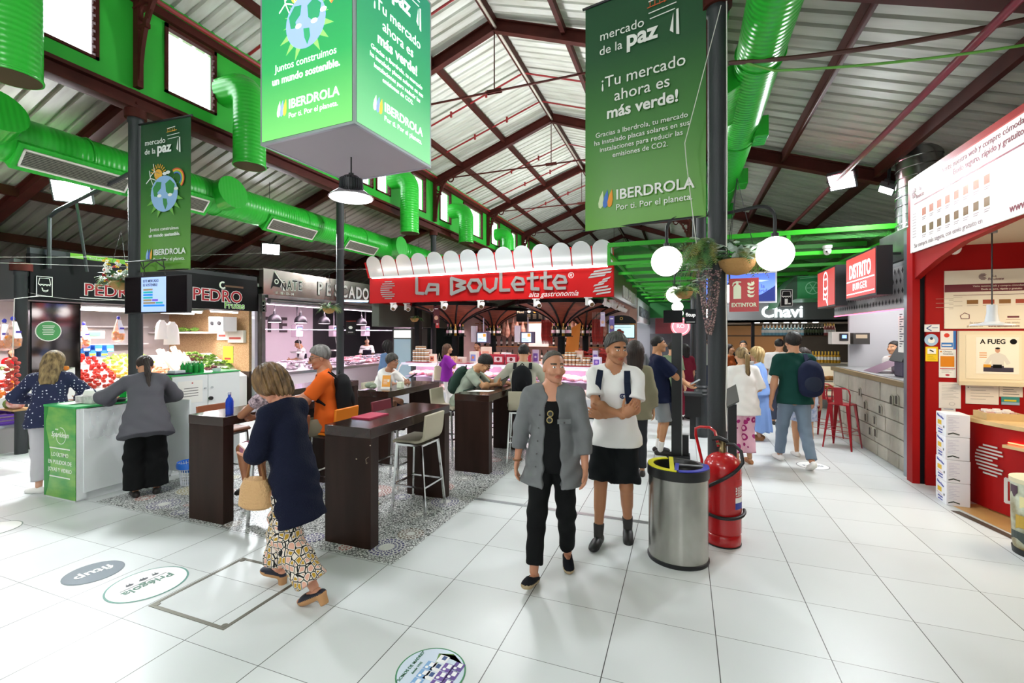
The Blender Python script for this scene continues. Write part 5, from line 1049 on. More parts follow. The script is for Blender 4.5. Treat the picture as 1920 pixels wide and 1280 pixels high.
shelfg = lettuce.copy();COL.objects.link(shelfg);scatter(shelfg,[(-12.3+.17*i,7.55+.17*j,1.905) for i in range(7) for j in range(2)],'green artichoke like head on the high shelf of the fruit stall','green heads on the high shelf')
def net_bag(x,y,z,lab,first=[None]):
    if first[0] is None:
        t = thing('orange_net',lab,'net bag',(x,y,z));b = B();b.lathe([(.015,.0),(.03,-.03),(.075,-.22),(.10,-.30),(.09,-.40),(.04,-.44),(0,-.445)],n=12);b.build('net',mk('net_mesh','#e9c3b0',.5,alpha=.35),t,world=False)
        for i in range(9): a = 2.4*i;B().ball((.055*math.cos(a),.055*math.sin(a),-.27-.05*(i//3)),.042,10).build('orange',MATS['fruit_#ef8a2a'],t,world=False)
        b = B();b.add([(.03,-.03,-.03),(.03,.03,-.03),(.105,.05,-.28),(.105,-.05,-.28)],[(0,1,2,3)]);b.build('label_band',C('#e9e4f2'),t,world=False);B().add([(.108,-.035,-.2),(.108,.035,-.2),(.11,.035,-.17),(.11,-.035,-.17)],[(0,1,2,3)]).build('print',C('#4a3aa8'),t,world=False);B().lathe([(.0,.05),(.02,.04),(.028,.01),(.015,-.02)],n=10).build('tie',C('#3a3ab0'),t,world=False);first[0] = t
    else: dup(first[0],(x,y,z),random.uniform(-30,30),lab)
for u,v,X,lab in ((222,597,-10.0,'net of oranges hanging right of the flower basket'),(140,612,-10.2,'net of oranges hanging beside the mirrored panel'),(157,608,-10.5,'second net of oranges hanging beside the mirrored panel, further in')):
    p = AX(u,v,X);net_bag(p.x,p.y,p.z,lab)
for u,v,lab in ((8,603,'net of oranges hanging at the left picture edge'),(24,599,'net of oranges hanging just left of the stall post')): p = AY(u,v,3.75);net_bag(p.x,p.y,p.z,lab)
# hung shopping bags, scale, boxes
for i,(u,v,s_) in enumerate(((303,600,.9),(322,603,1.1))):
    p = AX(u,v,-10.1);b = B();n = 8;vs = []
    for j in range(6):
        for k in range(n): a = 2*PI*k/n;w = (.04,.10,.13,.14,.145,.15)[j]*s_;vs.append((p.x+.05*math.sin(a)*(1+.3*math.sin(k*2+j)),p.y+w*math.cos(a),p.z-(.0,.06,.15,.26,.36,.44)[j]*s_))
    b.add(vs,[(j*n+k,j*n+(k+1) % n,(j+1)*n+(k+1) % n,(j+1)*n+k) for j in range(5) for k in range(n)]+[tuple(range(5*n,6*n))]);b.build('shopping_bag',mk('bag_white','#f4e9e6',.6),label=['pinkish white carrier bag hanging under the fruit stall canopy','larger white carrier bag hanging right of the pinkish one'][i],cat='bag')
p = AX(165,635,-10.7);t = thing('weighing_scale','white shop scale behind the produce left of the column','scale',p);B().box((p.x-.15,p.y-.2,p.z),(p.x+.15,p.y+.2,p.z+.16)).build('body',C('#d9d2d4'),t,bev=.01);B().box((p.x+.15,p.y-.12,p.z+.05),(p.x+.156,p.y+.12,p.z+.13)).build('display',C('#5f8a76'),t);B().box((p.x-.16,p.y-.22,p.z+.17),(p.x+.16,p.y+.22,p.z+.19)).build('pan',STEEL,t)
for i in range(6):
    u = 146+11*i;p = AX(u,668-9*(i % 2),-11.0);t = thing('fruit_carton','blue and yellow fruit carton, position %s in the row behind the stand' % ['one','two','three','four','five','six'][i],'carton',(p.x,p.y,p.z));B().box((p.x-.15,p.y-.06,p.z),(p.x+.1,p.y+.06,p.z+.13)).build('carton',C(['#2f7ac8','#2a6ab8','#3d8ad0'][i % 3]),t);B().box((p.x+.1,p.y-.05,p.z+.02),(p.x+.103,p.y+.05,p.z+.06)).build('print',C(['#e8d03a','#f0f0f0'][i % 2]),t)
for i,(u,v,w) in enumerate(((398,608,.13),(411,606,.13))):
    p = AY(u,v,7.5);t = thing('appliance',['white coffee machine on the high shelf','second white coffee machine on the high shelf, right one'][i],'machine',p);B().box((p.x-w,7.5,1.905),(p.x+w,7.85,2.25)).build('body',C('#e2dede'),t,bev=.01);B().cyl((p.x,7.5,2.1),(p.x,7.48,2.1),.05,n=14).build('knob',BLACK,t)
F = FRONT(0,7.978,0);
for nm,u0,u1,v0,v1,c in (('white carton fixed on the chipboard wall',412,432,620,637,'#e8e2dc'),('box with printed papers on the chipboard wall',432,461,619,642,'#d8d4cc'),('lime green poster on the chipboard wall',418,437,649,680,'#a9c43a')):
    a,c_ = AY(u0,v1,7.97),AY(u1,v0,7.97);t = thing('wall_box' if 'poster' not in nm else 'poster',nm,'box' if 'poster' not in nm else 'poster',((a.x+c_.x)/2,7.95,a.z));B().box((a.x,7.90 if 'poster' not in nm else 7.972,a.z),(c_.x,7.978,c_.z)).build('panel',C(c),t);b = B();b.rect(FRONT(0,7.899 if 'poster' not in nm else 7.9715,0),a.x+.05,a.z+.08,c_.x-.08,a.z+.13,.001);b.build('print',C('#a8453a'),t)
for i in range(3):
    x = -10.1-.62*i;t = thing('crate','purple plastic crate on the low shelf, %s from the stall post' % ['first','second','third'][i],'crate',(x,3.85,.44));b = B();b.box((x-.28,3.6,.442),(x+.28,4.1,.455))
    for k in range(3): z = .465+.055*k;b.box((x-.28,3.6,z),(x+.28,3.615,z+.03));b.box((x-.28,4.085,z),(x+.28,4.1,z+.03));b.box((x-.28,3.6,z),(x-.265,4.1,z+.03));b.box((x+.265,3.6,z),(x+.28,4.1,z+.03))
    for q in (-.28,.255):
        for yy in (3.6,4.075): b.box((x+q,yy,.44),(x+q+.025,yy+.025,.61))
    b.build('basket',C('#6a3fb0'),t);B().box((x-.2,3.7,.456),(x+.2,4.0,.56)).build('contents',mk('film_pink','#e8d0e4',.2),t)
p = AY(27,668,3.6);t = thing('garlic_braid','braid of red bulbs hanging beside the stall post','braid',(p.x,3.58,.95))
for i in range(26): a = i*2.4;B().ball((p.x+.055*math.cos(a),3.58+.055*math.sin(a),1.50-.022*i),(.035,.035,.03),8).build('bulb',mk('bulb_red','#b3443a',.4),t)
B().tube([(p.x,3.58,1.5),(p.x,3.6,2.36),(p.x,3.87,2.42)],.006,5).build('string',WIRE,t)
p = AY(35,747,3.5);t = thing('produce_pack','tray of wrapped vegetables on the small shelf at the stall post','tray',p);B().box((p.x-.22,3.38,.80),(p.x+.16,3.6,.82)).build('shelf_board',C('#b08a5a'),t);B().ball((p.x,3.47,.9),(.14,.09,.09),14).build('wrapped_veg',mk('wrapped','#e6cfc6',.2,var=(12,.4,'#c8746a')),t);B().ball((p.x-.14,3.46,.88),(.05,.07,.07),12).build('greens',C('#6a7a3a'),t)
# ---- fish stall
Y0,Y1 = 8.22,15.5
t = thing('fish_stall','fishmonger stall with stainless steel fascia and pink lit ice counter','stall',(-10.8,11.8,0));ffm = mk('fascia_steel','#a9a39c',.22,.9,var=(.7,.45,'#5f564f',(1,1,.05)))
B().box((-9.70,Y0,2.82),(-9.56,Y1,3.45)).build('fascia',ffm,t);B().cyl((-9.5,Y0+.1,2.66),(-9.5,Y1,2.66),.075,n=16).build('awning_roll',STG,t);B().box((-9.72,Y0,2.72),(-9.4,Y1,2.80)).build('awning_case',STG,t)
F = FACE_R(-9.558,Y0,0);b = B()
for k,(m,zz) in enumerate(((1,0),(0,.004))):
    g_ = lambda p: (.12+(p[0]*1.0 if not k else .06+(p[0]-.06)*.93),2.93+(p[1] if not k else .02+(p[1]-.02)*.92));b.poly(F,[g_((.08,.02)),g_((.16,.12)),g_((.38,.10)),g_((.44,.25)),g_((.34,.34)),g_((.2,.50))],.003,m,zz)
b.ring(F,.37,3.16,.04,.065,.003,1,.008,16)
for i,(ch,h) in enumerate((('Ñ',.24),('A',.30),('T',.33),('E',.30))): b.text(F,ch,.60+.175*i,2.97+(.0,.02,.03,.04)[i],h*1.1,1,bold=.06,sx=.75);b.text(F,ch,.60+.175*i,2.97+(.0,.02,.03,.04)[i],h*1.1,0,bold=.005,z=.004,sx=.75)
b.text(F,'11 - 12 - 13 - 14',.62,2.855,.09,1,bold=.02)
for i,ch in enumerate('PESCADOS'): b.text(F,ch,1.84+.325*i,2.95,.50,2,bold=.05,sx=.75,z=.0);b.text(F,ch,1.825+.325*i,2.955,.50,1,bold=.03,sx=.75,z=.018)
b.build('lettering',[STB,PAPER,C('#3a3836')],t)
icon_plate(FRONT(0,Y0-.02,0),-9.62,2.38,.28,'fish',t)
B().box((-9.66,Y0-.06,0),(-9.54,Y0+.04,2.82)).build('corner_post',STG,t);B().box((-9.98,Y0-.1,0),(-9.70,Y0+.02,3.0)).build('side_post',STB,t)
B().box((-12.4,Y0,0),(-12.3,12.6,3.4)).build('rear_panel',mk('tile_white','#e8dfe2',.35),t);B().box((-12.4,12.6,0),(-12.3,Y1,3.4)).build('dark_rear_panel',mk('slate','#242526',.5),t);B().box((-12.4,Y1,0),(-9.6,Y1+.08,3.4)).build('end_panel',mk('dark_end','#2a2728',.5,var=(2,.3)),t);B().box((-12.35,Y0,0),(-9.75,Y0+.06,3.0)).build('near_panel',WHT,t);B().box((-12.4,Y0,2.95),(-9.6,Y1,3.0)).build('canopy',C('#b8b0b4'),t)
b = B();b.add([(-9.25,Y0+.15,0),(-9.25,Y1-.3,0),(-9.25,Y1-.3,.82),(-9.25,Y0+.15,.82),(-9.15,Y1-.3,.86),(-9.15,Y0+.15,.86),(-10.35,Y1-.3,1.05),(-10.35,Y0+.15,1.05),(-10.35,Y1-.3,0),(-10.35,Y0+.15,0)],[(0,1,2,3),(3,2,4,5),(5,4,6,7),(0,3,5,7,9),(1,8,6,4,2),(8,9,7,6)]);b.build('ice_counter',mk('counter_white','#efe4ea',.35),t)
B().box((-10.6,Y0+.15,1.05),(-10.33,Y1-.3,1.09)).build('steel_ledge',STEEL,t);B().box((-9.17,Y0+.15,.84),(-9.13,Y1-.3,.91)).build('front_glass_rail',STEEL,t)
b = B();n = 60;m_ = 14;vs = []
for i in range(n+1):
    for j in range(m_+1): f = j/m_;vs.append((-9.18-1.13*f,Y0+.2+(Y1-Y0-.55)*i/n,.868+.19*f+random.uniform(0,.03)))
b.add(vs,[(i*(m_+1)+j,i*(m_+1)+j+1,(i+1)*(m_+1)+j+1,(i+1)*(m_+1)+j) for i in range(n) for j in range(m_)]);tag(b.build('ice',mk('crushed_ice','#f7eef4',.3,bump=(60,.5)),t),kind='stuff')
fishm = lambda c: (lambda b: (b.tube([(-.15,0,0),(-.12,0,0),(-.05,0,.004),(.04,0,.004),(.11,0,.002),(.125,0,0)],[.012,.026,.036,.03,.012,.006],10),b.add([(.115,0,0),(.17,.03,.002),(.15,0,.002),(.17,-.03,.002)],[(0,1,2,3)]),(mk('fish_'+c,c,.25,.2,var=(10,.35)),{}))[2])
for c,n_,lab,y0,y1 in (('#b9a8b4',70,'silvery fish lying on the crushed ice, left half of the counter',8.5,11.6),('#d99aa0',40,'pink fish lying on the crushed ice in the middle of the counter',11.2,13),('#7d7f86',60,'grey fish lying on the crushed ice, far half of the counter',12.4,15)):
    o = proto('fish','','fish','',fishm(c));P = []
    for i in range(n_): f = random.uniform(.08,.92);P.append((-9.2-1.1*f,random.uniform(y0,y1),.905+.19*f))
    scatter(o,P,lab,lab.split(' lying')[0]+' on ice',flat=True)
first = None
for i in range(22):
    y = 8.6+.3*i+random.uniform(-.08,.08);x = -9.5-.5*(i % 2);z = .90+(-9.18-x)*.17
    if first is None: first = thing('price_card','small white price card standing in the ice','price card',(x,y,z),0,'price cards in the ice');B().add([(0,-.05,0),(0,.05,0),(-.03,.05,.08),(-.03,-.05,.08)],[(0,1,2,3)]).build('card',C('#c9e0ea' if i % 3 else '#f2f2f2'),first,world=False);B().add([(.002,-.035,.03),(.002,.035,.03),(-.01,.035,.05),(-.01,-.035,.05)],[(0,1,2,3)]).build('print',C('#5a4a6a'),first,world=False)
    else: dup(first,(x,y,z))
pend = None
for i,u in enumerate((515,564,608,678,710,736)):
    p = AX(u,604,-10.45);lab = 'black dome pendant lamp over the fish counter, %s from the left' % ['first','second','third','fourth','fifth','sixth'][i]
    if pend is None: pend = thing('pendant_lamp',lab,'lamp',(p.x,p.y,2.17));B().lathe([(.175,0),(.178,.01),(.17,.09),(.13,.17),(.05,.22),(.04,.23),(.035,.30),(0,.305)],n=28).build('shade',BLACK,pend,world=False);B().cyl((0,0,-.006),(0,0,-.002),.16,n=20).build('bulb',PINKL,pend,world=False);B().tube([(0,0,.3),(0,0,.62)],.012,6).build('rod',C('#9a9a9a'),pend,world=False)
    else: dup(pend,(p.x,p.y,2.17),0,lab)
    light('SPOT',(p.x,p.y,2.12),22,(1,.80,.93),.1).data.spot_size = R(130)
tube_lamp((-10.0,Y0+.3,2.62),(-10.0,Y1-.4,2.62),'pink strip light behind the steel fascia of the fish stall',PINKL);light('AREA',(-10.2,11.8,2.55),150,(1,.74,.90),.3,sy=6.5)
tube_lamp(AX(646,564,-9.45),AX(690,565,-9.45),'bluish strip light below the word on the steel sign',mk('blue_tube','#ffffff',.5,emis=(.4,.65,1),est=6))
F = FACE_R(-12.298,Y0,0);b = B();
for i,ch in enumerate('OÑATE'): b.text(F,ch,1.0+.52*i,1.92,.66,0,bold=.03,d=.03)
b.build('wall_lettering',C('#4a4242'),label='big dark letters on the white rear wall of the fish stall',cat='lettering')
sc = None
for i,u in enumerate((557,626,685)):
    p = AX(u,622,-10.7);lab = 'hanging fish scale with blue display, %s' % ['nearest the white wall letters','behind the basket of ferns','above the fishmonger with crossed hands'][i]
    if sc is None: sc = thing('hanging_scale',lab,'scale',(p.x,p.y,p.z));B().box((-.1,-.13,-.15),(.1,.13,.2)).build('body',C('#b3a3ad'),sc,world=False,bev=.01);B().box((.1,-.11,.05),(.106,.11,.16)).build('screen_frame',C('#4a4858'),sc,world=False);B().box((.106,-.07,.07),(.109,.09,.13)).build('display',mk('blue_display','#3a5ae8',.3,emis=(.2,.35,1),est=2.5),sc,world=False);B().lathe([(0,-.62),(.16,-.62),(.2,-.58),(.17,-.6)],n=20).build('pan',STEEL,sc,world=False);B().tube([(0,0,.2),(0,0,.75)],.02,6).build('rod',C('#6a666a'),sc,world=False);B().tube([(.15,0,-.6),(.05,0,-.15)],.008,5).build('pan_arm',STEEL,sc,world=False)
    else: dup(sc,(p.x,p.y,p.z),0,lab)
B().tube([(-10.6,Y0+.3,1.97),(-10.6,14.9,1.97)],.018,8).build('rail',FRM,label='long thin metal rail hung over the fish counter',cat='rail')
p = AY(748,620,Y1-.1);B().box((-10.9,Y1-.06,1.0),(-10.1,Y1-.02,2.2)).build('doorway_frame',C('#8f8a8c'),label='pale framed opening in the dark end wall of the fish stall',cat='frame')
t = thing('info_board','small black framed sign with white fish on the second column','sign',AX(658,620,-7.1));p = AX(658,604,-7.1);B().box((p.x-.12,p.y-.02,p.z-.28),(p.x+.14,p.y+.0,p.z+.02)).build('board',STB,t);b = B();b.ball((p.x+.01,p.y-.024,p.z-.12),(.06,.006,.035),12);b.rect(FRONT(0,p.y-.022,0),p.x-.06,p.z-.23,p.x+.08,p.z-.22,.001);b.build('print',PAPER,t);B().box((p.x-.12,p.y-.025,p.z+.02),(p.x+.14,p.y,p.z+.03)).build('red_edge',C('#c0392b'),t);B().tube([(p.x,p.y,p.z-.1),(-7.36,8.43,p.z-.1)],.008,5).build('bracket',STB,t)
# ================================================================ delicatessen island
DX0,DX1,DY,DB = -7.83,-1.42,10.0,15.2
SR = mk('sign_red','#c01618',.5,spec=.2,var=(1.2,.12));SIL = mk('sign_silver','#a9a6a4',.35,.5);SCL = mk('scallop_metal','#d6dada',.32,.6)
t = thing('delicatessen_island','island delicatessen stall with red sign, silver scallops and glass counters','stall',(-4.6,12.6,0))
B().box((DX0,DY,2.66),(DX1,DY+.12,3.34)).build('sign_board',SR,t,bev=.01);B().box((DX1-.1,DY+.12,2.66),(DX1,DB,3.3)).build('side_fascia',mk('side_fascia_brown','#5a3a33',.35,var=(.8,.3)),t);B().box((DX0,DY+.12,2.66),(DX0+.1,DB,3.3)).build('left_fascia',SR,t)
B().box((DX0+.1,DY+.12,3.22),(DX1-.1,DB,3.28)).build('canopy',mk('canopy_pale','#b7b39f',.6),t)
F = FRONT(DX0,DY-.001,2.66);W_ = DX1-DX0;b = B()
def stripes_c(b,F,x,y,r,m,n=9,z=0,notch=True):
    for k in range(n):
        yy = r-(k+.5)*2*r/n;hw = math.sqrt(max(0,r*r-yy*yy));x1 = hw if not notch else min(hw,-r*.1+abs(yy)*1.5+r*.25 if abs(yy) < r*.62 else hw)
        b.rect(F,x-hw,y+yy-.3*r/n,x+x1,y+yy+.62*r/n,.006,m,z)
stripes_c(b,F,.60,.33,.245,0)
b.build('stripe_logo',SIL,t);b = B()
X0 = 1.42
_k = [0]
def stroke(pts,w=.075,z=0): _k[0] += 1;b.line(F,[(X0+x,.175+y*.92) for x,y in pts],w,.02+.0031*(_k[0] % 7),0,z)
stroke([(.05,.48),(.05,.06),(.25,.04)]);stroke([(.32,.03),(.42,.28),(.66,.26),(.66,.0)]);stroke([(.36,.13),(.66,.13)])
stroke([(1.05,.42),(1.05,.0)]);stroke([(1.05,.42),(1.42,.30),(1.2,.22),(1.42,.14),(1.05,.0)],.08)
def hexo(cx_,cy_,r,op=0): stroke([(cx_+r*math.cos(R(a)),cy_+r*math.sin(R(a))) for a in range(0+op,361-op,60)])
hexo(1.68,.20,.165);stroke([(1.92,.36),(1.95,.12),(2.08,.03),(2.22,.12),(2.25,.36)]);stroke([(2.36,.50),(2.36,.05),(2.58,.05)])
def ee(cx_): stroke([(cx_-.12,.19),(cx_+.14,.19),(cx_+.10,.32),(cx_-.05,.36),(cx_-.15,.2),(cx_-.06,.05),(cx_+.12,.05)],.065)
ee(2.80)
for q in (3.06,3.38): stroke([(q+.08,.46),(q+.08,.06),(q+.24,.05)]);stroke([(q-.03,.32),(q+.22,.34)],.065)
ee(3.80);b.build('lettering',SIL,t);b = B();b.text(F,'®',X0+4.05,.44,.18,0);b.text(F,'alta gastronomía',5.05,.045,.175,0,shear=.35,bold=.004);b.build('script_lettering',C('#e2d6d2'),t)
b = B()
for k in range(9):
    y = .60-.062*k;xs = [(5.62,6.32),(5.5,6.32),(5.42,6.1),(5.95,6.28),(5.80,6.18),(5.62,6.05),(5.66,6.2),(5.60,6.3),(5.72,6.3)][k]
    xs = [5.85+(q-5.42)*.58 for q in xs];b.poly(F,[(xs[0],y-.06),(xs[0]+.03,y-.02),(xs[1],y+.02),(xs[1]-.03,y-.02)],.006)
b.build('arrow_logo',SIL,t)
nS = 14;sw_ = W_/nS
for i in range(nS):
    F2 = Frame((DX0+sw_*(i+.5),DY+.02,3.34),(1,0,0),(0,-.38,.925));w = sw_*.47;pts = [(-w,0),(w,0),(w,.36)]+[(w*math.cos(R(a)),.36+w*math.sin(R(a))) for a in range(10,180,10)]+[(-w,.36)]
    B().poly(F2,pts,.012).build('scallop',SCL,t);B().rect(F2,w,0,sw_-w,.45,-.03,z=.0).build('scallop_rib',SR,t)
F2 = Frame((DX0,DY+.02,3.34),(1,0,0),(0,-.38,.925));B().rect(F2,-.04,0,.0,.42,.02).build('scallop_rib',SR,t);tube_lamp((DX0+.1,DY-.05,3.31),(DX1-.1,DY-.05,3.31),'white strip light lying at the foot of the silver scallops',r=.008);light('AREA',(-4.6,DY-.30,3.37),3,(1,1,.98),6.2,(R(125),0,0),.06)
F3_ = FACE_R(DX1+.001,DY,2.66);b = B()
for i,ch in enumerate('BULEVAR'): b.text(F3_,ch,1.7+.42*i,.1,.42,0,bold=.02,d=.03)
b.build('side_lettering',PAPER,t)
# glass counter
CX0,CX1,CYf = -6.9,-1.55,9.82;wm_ = mk('counter_grey','#c9cbd0',.35);GLS = mk('counter_glass','#eaf2ff',.03,alpha=.07)
c = thing('glass_counter','long curved glass deli counter lit pink along the front of the red stall','counter',(-4.2,10.3,0))
B().box((CX0,CYf,.10),(CX1,CYf+1.0,.42)).build('base',wm_,c);B().box((CX0+.03,CYf+.05,0),(CX1-.03,CYf+.95,.10)).build('plinth',DGREY,c);B().box((CX0,CYf+.02,.42),(CX1,CYf+.98,.47)).build('bumper',WHT,c)
B().box((CX0+.05,CYf+.2,1.06),(CX1,CYf+.98,1.11)).build('top_shelf',mk('lit_shelf','#f2ecfa',.3,emis=(.9,.8,1),est=.2),c);B().box((CX0+.05,CYf+.9,.47),(CX1,CYf+.95,1.06)).build('rear',mk('counter_rear','#d9b9cf',.5),c);B().box((CX0+.1,CYf+.3,.74),(CX1-.05,CYf+.9,.76)).build('mid_shelf',mk('mid_shelf','#cdb9d8',.3),c)  # top shelf is no lamp; a faint glow is put into its material
b = B();cv = [(CYf+.01,.47),(CYf+.0,.66),(CYf+.04,.85),(CYf+.12,1.0),(CYf+.22,1.07)]
for (y0,z0),(y1,z1) in zip(cv,cv[1:]): b.add([(CX0+.02,y0,z0),(CX1-.02,y0,z0),(CX1-.02,y1,z1),(CX0+.02,y1,z1)],[(0,1,2,3)])
b.build('curved_glass',GLS,c)
for k in range(6):
    x = CX0+.05+(CX1-CX0-.1)*k/5;b = B()
    for (y0,z0),(y1,z1) in zip(cv,cv[1:]): b.bar((x,y0-.005,z0),(x,y1-.005,z1),.03,.02)
    b.build('glass_rib',WHT,c)
for i,(x0,x1) in enumerate(((-6.7,-4.3),(-4.1,-1.7))): tube_lamp((x0,CYf+.30,1.035),(x1,CYf+.30,1.035),['pink tube inside the left half of the glass counter','pink tube inside the right half of the glass counter'][i],PINKL,r=.012);light('AREA',((x0+x1)/2,CYf+.45,1.02),13,(1,.68,.92),2.2,sy=.2)
b = B();b.text(FRONT(0,CYf-.002,0),'La Boulette',-6.2,.27,.10,0,shear=.2);b.text(FRONT(0,CYf-.002,0),'La Boulette',-2.6,.27,.10,0,shear=.2);b.build('lettering',SR,c)
# meat, cheese and trays in the counter
def meat(c): return lambda b: (b.ball((0,0,.035),(.10,.07,.045),12),b.ball((.05,.02,.03),(.06,.05,.035),10),(mk('meat_'+c,c,.4,var=(16,.45,'#e8c8c0')),{}))[2]
for c_,n_,nm,lab in (('#a8323a',60,'meat_cut','red cut of meat inside the glass counter'),('#d98a94',55,'ham_piece','pink piece of ham inside the glass counter'),('#e6cf9a',40,'cheese','pale cheese inside the glass counter')):
    o = proto(nm,'',nm.split('_')[0],'',meat(c_));P = []
    for i in range(n_):
        lo = i % 2;P.append((random.uniform(CX0+.25,CX1-.2),CYf+random.uniform(.14,.55) if lo else CYf+random.uniform(.42,.8),.472 if lo else .762))
    scatter(o,P,lab,nm.replace('_',' ')+'s in the glass counter',(1.1,1.7),True)
tray = None
for i in range(14):
    x = CX0+.4+.36*i
    if tray is None: tray = thing('serving_tray','white oval tray in the glass counter','tray',(x,CYf+.32,.472),0,'trays in the glass counter');B().lathe([(0,0),(.13,0),(.16,.025),(.13,.008),(0,.008)],n=20,sy=.7).build('dish',PAPER,tray,world=False)
    else: dup(tray,(x,CYf+.32,.472),0)
# wooden fan columns with bottle shelves
WDF = mk('fan_wood','#8a4028',.45,var=(5,.35,'#6a2c1a',(1,1,6)));first = None
for i,(x,y,r,lab) in enumerate(((-5.95,11.3,1.05,'front left wooden fan column of the delicatessen'),(-5.95,14.0,1.15,'rear left wooden fan column of the delicatessen'),(-2.92,11.3,1.15,'front right wooden fan column of the delicatessen'),(-2.85,14.0,1.15,'rear right wooden fan column of the delicatessen'))):
    if first is None:
        first = f = thing('fan_column',lab,'column',(x,y,0));B().cyl((0,0,0),(0,0,2.06),.095,n=20).build('shaft',STB,f,world=False);pr = [(.10,2.02),(.16,2.10),(.34,2.26),(.62,2.42),(.95,2.54),(1.15,2.60)]
        b = B();b.lathe(pr,n=48);b.f = [q for q in b.f if len(q) == 4];b.m = b.m[:len(b.f)];b.build('wooden_fan',WDF,f,world=False)
        for k in range(12):
            a = 2*PI*k/12;b = B();P = [((r_-.012)*math.cos(a),(r_-.012)*math.sin(a),z-.012) for r_,z in pr]
            for p,q in zip(P,P[1:]): b.bar(p,q,.045,.03,up=(math.cos(a),math.sin(a),2))
            b.build('rib',STB,f,world=False)
        b = B();b.ring(Frame((0,0,2.58),(1,0,0),(0,1,0)),0,0,1.12,1.19,.09,n=48);b.build('rim',STB,f,world=False);B().lathe([(.09,1.78),(.30,1.78),(.30,1.80),(.09,1.80)],n=28).build('round_shelf',STB,f,world=False)
    else: dup(first,(x,y,0),15*i,lab)
def bottle_kind(nm,lab,cat,glass,cap,lbl,prof,grp):
    t = thing(nm,lab,cat,(0,0,0),0,grp);B().lathe(prof,n=12).build('glass_body',glass,t,world=False);h = prof[-1][1];B().cyl((0,0,h-.06),(0,0,h+.008),prof[-1][0]+.004,n=10).build('capsule',cap,t,world=False)
    r = max(p[0] for p in prof)+.001;B().lathe([(r,.07),(r,.15)],n=12).build('label',lbl,t,world=False);return t
WINE = [(.036,0),(.038,.01),(.038,.19),(.03,.22),(.014,.25),(.014,.31)];LIQ = [(.042,0),(.044,.01),(.044,.16),(.035,.19),(.015,.21),(.014,.28)];CHAMP = [(.042,0),(.044,.01),(.044,.15),(.03,.21),(.015,.26),(.015,.31)]
GK = mk('bottle_dark','#14201a',.1,coat=.3);GY = mk('bottle_amber','#8a6a1c',.12,coat=.3);GW = mk('bottle_pale','#c8d8d8',.1,coat=.3);GBL = mk('bottle_blue','#7fb8cc',.12,coat=.3);PKC = C('#d48aa0');GLD = mk('gold_foil','#c9a24a',.35,.7)
K1 = bottle_kind('wine_bottle','dark wine bottle on a round shelf under the wooden fans','bottle',GK,GLD,PAPER,CHAMP,'dark bottles on the round shelves');K2 = bottle_kind('white_wine_bottle','amber bottle on a round shelf under the wooden fans','bottle',GY,GLD,PAPER,WINE,'amber bottles on the round shelves');K3 = bottle_kind('pink_wine_bottle','pale pink labelled bottle on a round shelf under the wooden fans','bottle',GK,PKC,C('#e6b8cc'),CHAMP,'pink capped bottles on the round shelves')
n_ = {0: 0,1: 0,2: 0};KK = [K1,K2,K3]
for (x,y) in ((-5.95,11.3),(-5.95,14),(-2.92,11.3),(-2.85,14)):
    for k in range(10):
        a = R(180+36*k+10);j = (k*7+int(x*10)) % 3;p = (x+.215*math.cos(a),y+.215*math.sin(a),1.80)
        if n_[j] == 0: KK[j].location = p
        else: dup(KK[j],p,0)
        n_[j] += 1
# goods on the counter shelf
def gift(nm,cols,x,y,z,w,d,h,lab,cat,grp=None):
    t = thing(nm,lab,cat,(x,y,z),random.uniform(-8,8),grp);B().box((-w/2,-d/2,0),(w/2,d/2,h)).build('carton',C(cols[0]),t,world=False,bev=.004);b = B();F = Frame((0,-d/2-.0005,0),(1,0,0),(0,0,1));b.rect(F,-w*.35,h*.2,w*.35,h*.75,.001);b.disc(F,0,h*.5,min(w,h)*.18,.001,1,.001,12);b.build('print',[C(cols[1]),C(cols[2])],t,world=False);return t
jar = thing('jar','small preserve jar on the deli counter shelf','jar',(0,0,0),0,'jars stacked on the deli counter');B().lathe([(.038,0),(.04,.008),(.04,.075),(.034,.085)],n=14).build('glass_body',mk('jar_fill','#b8763a',.15,coat=.4),jar,world=False);B().cyl((0,0,.085),(0,0,.105),.037,n=14).build('lid',C('#c9b7a0'),jar,world=False);B().lathe([(.041,.02),(.041,.06)],n=14).build('label',PAPER,jar,world=False)
jf = True;Yc = CYf+.45
for gx,nx,nz in ((-6.62,5,4),(-2.62,5,3),(-2.2,4,2)):
    for i in range(nx):
        for k in range(nz-(1 if i in (0,nx-1) else 0)):
            for yy in (0,.09):
                p = (gx+.088*i,Yc+yy,1.11+.106*k)
                if jf: jar.location = p;jf = False
                else: dup(jar,p,0)
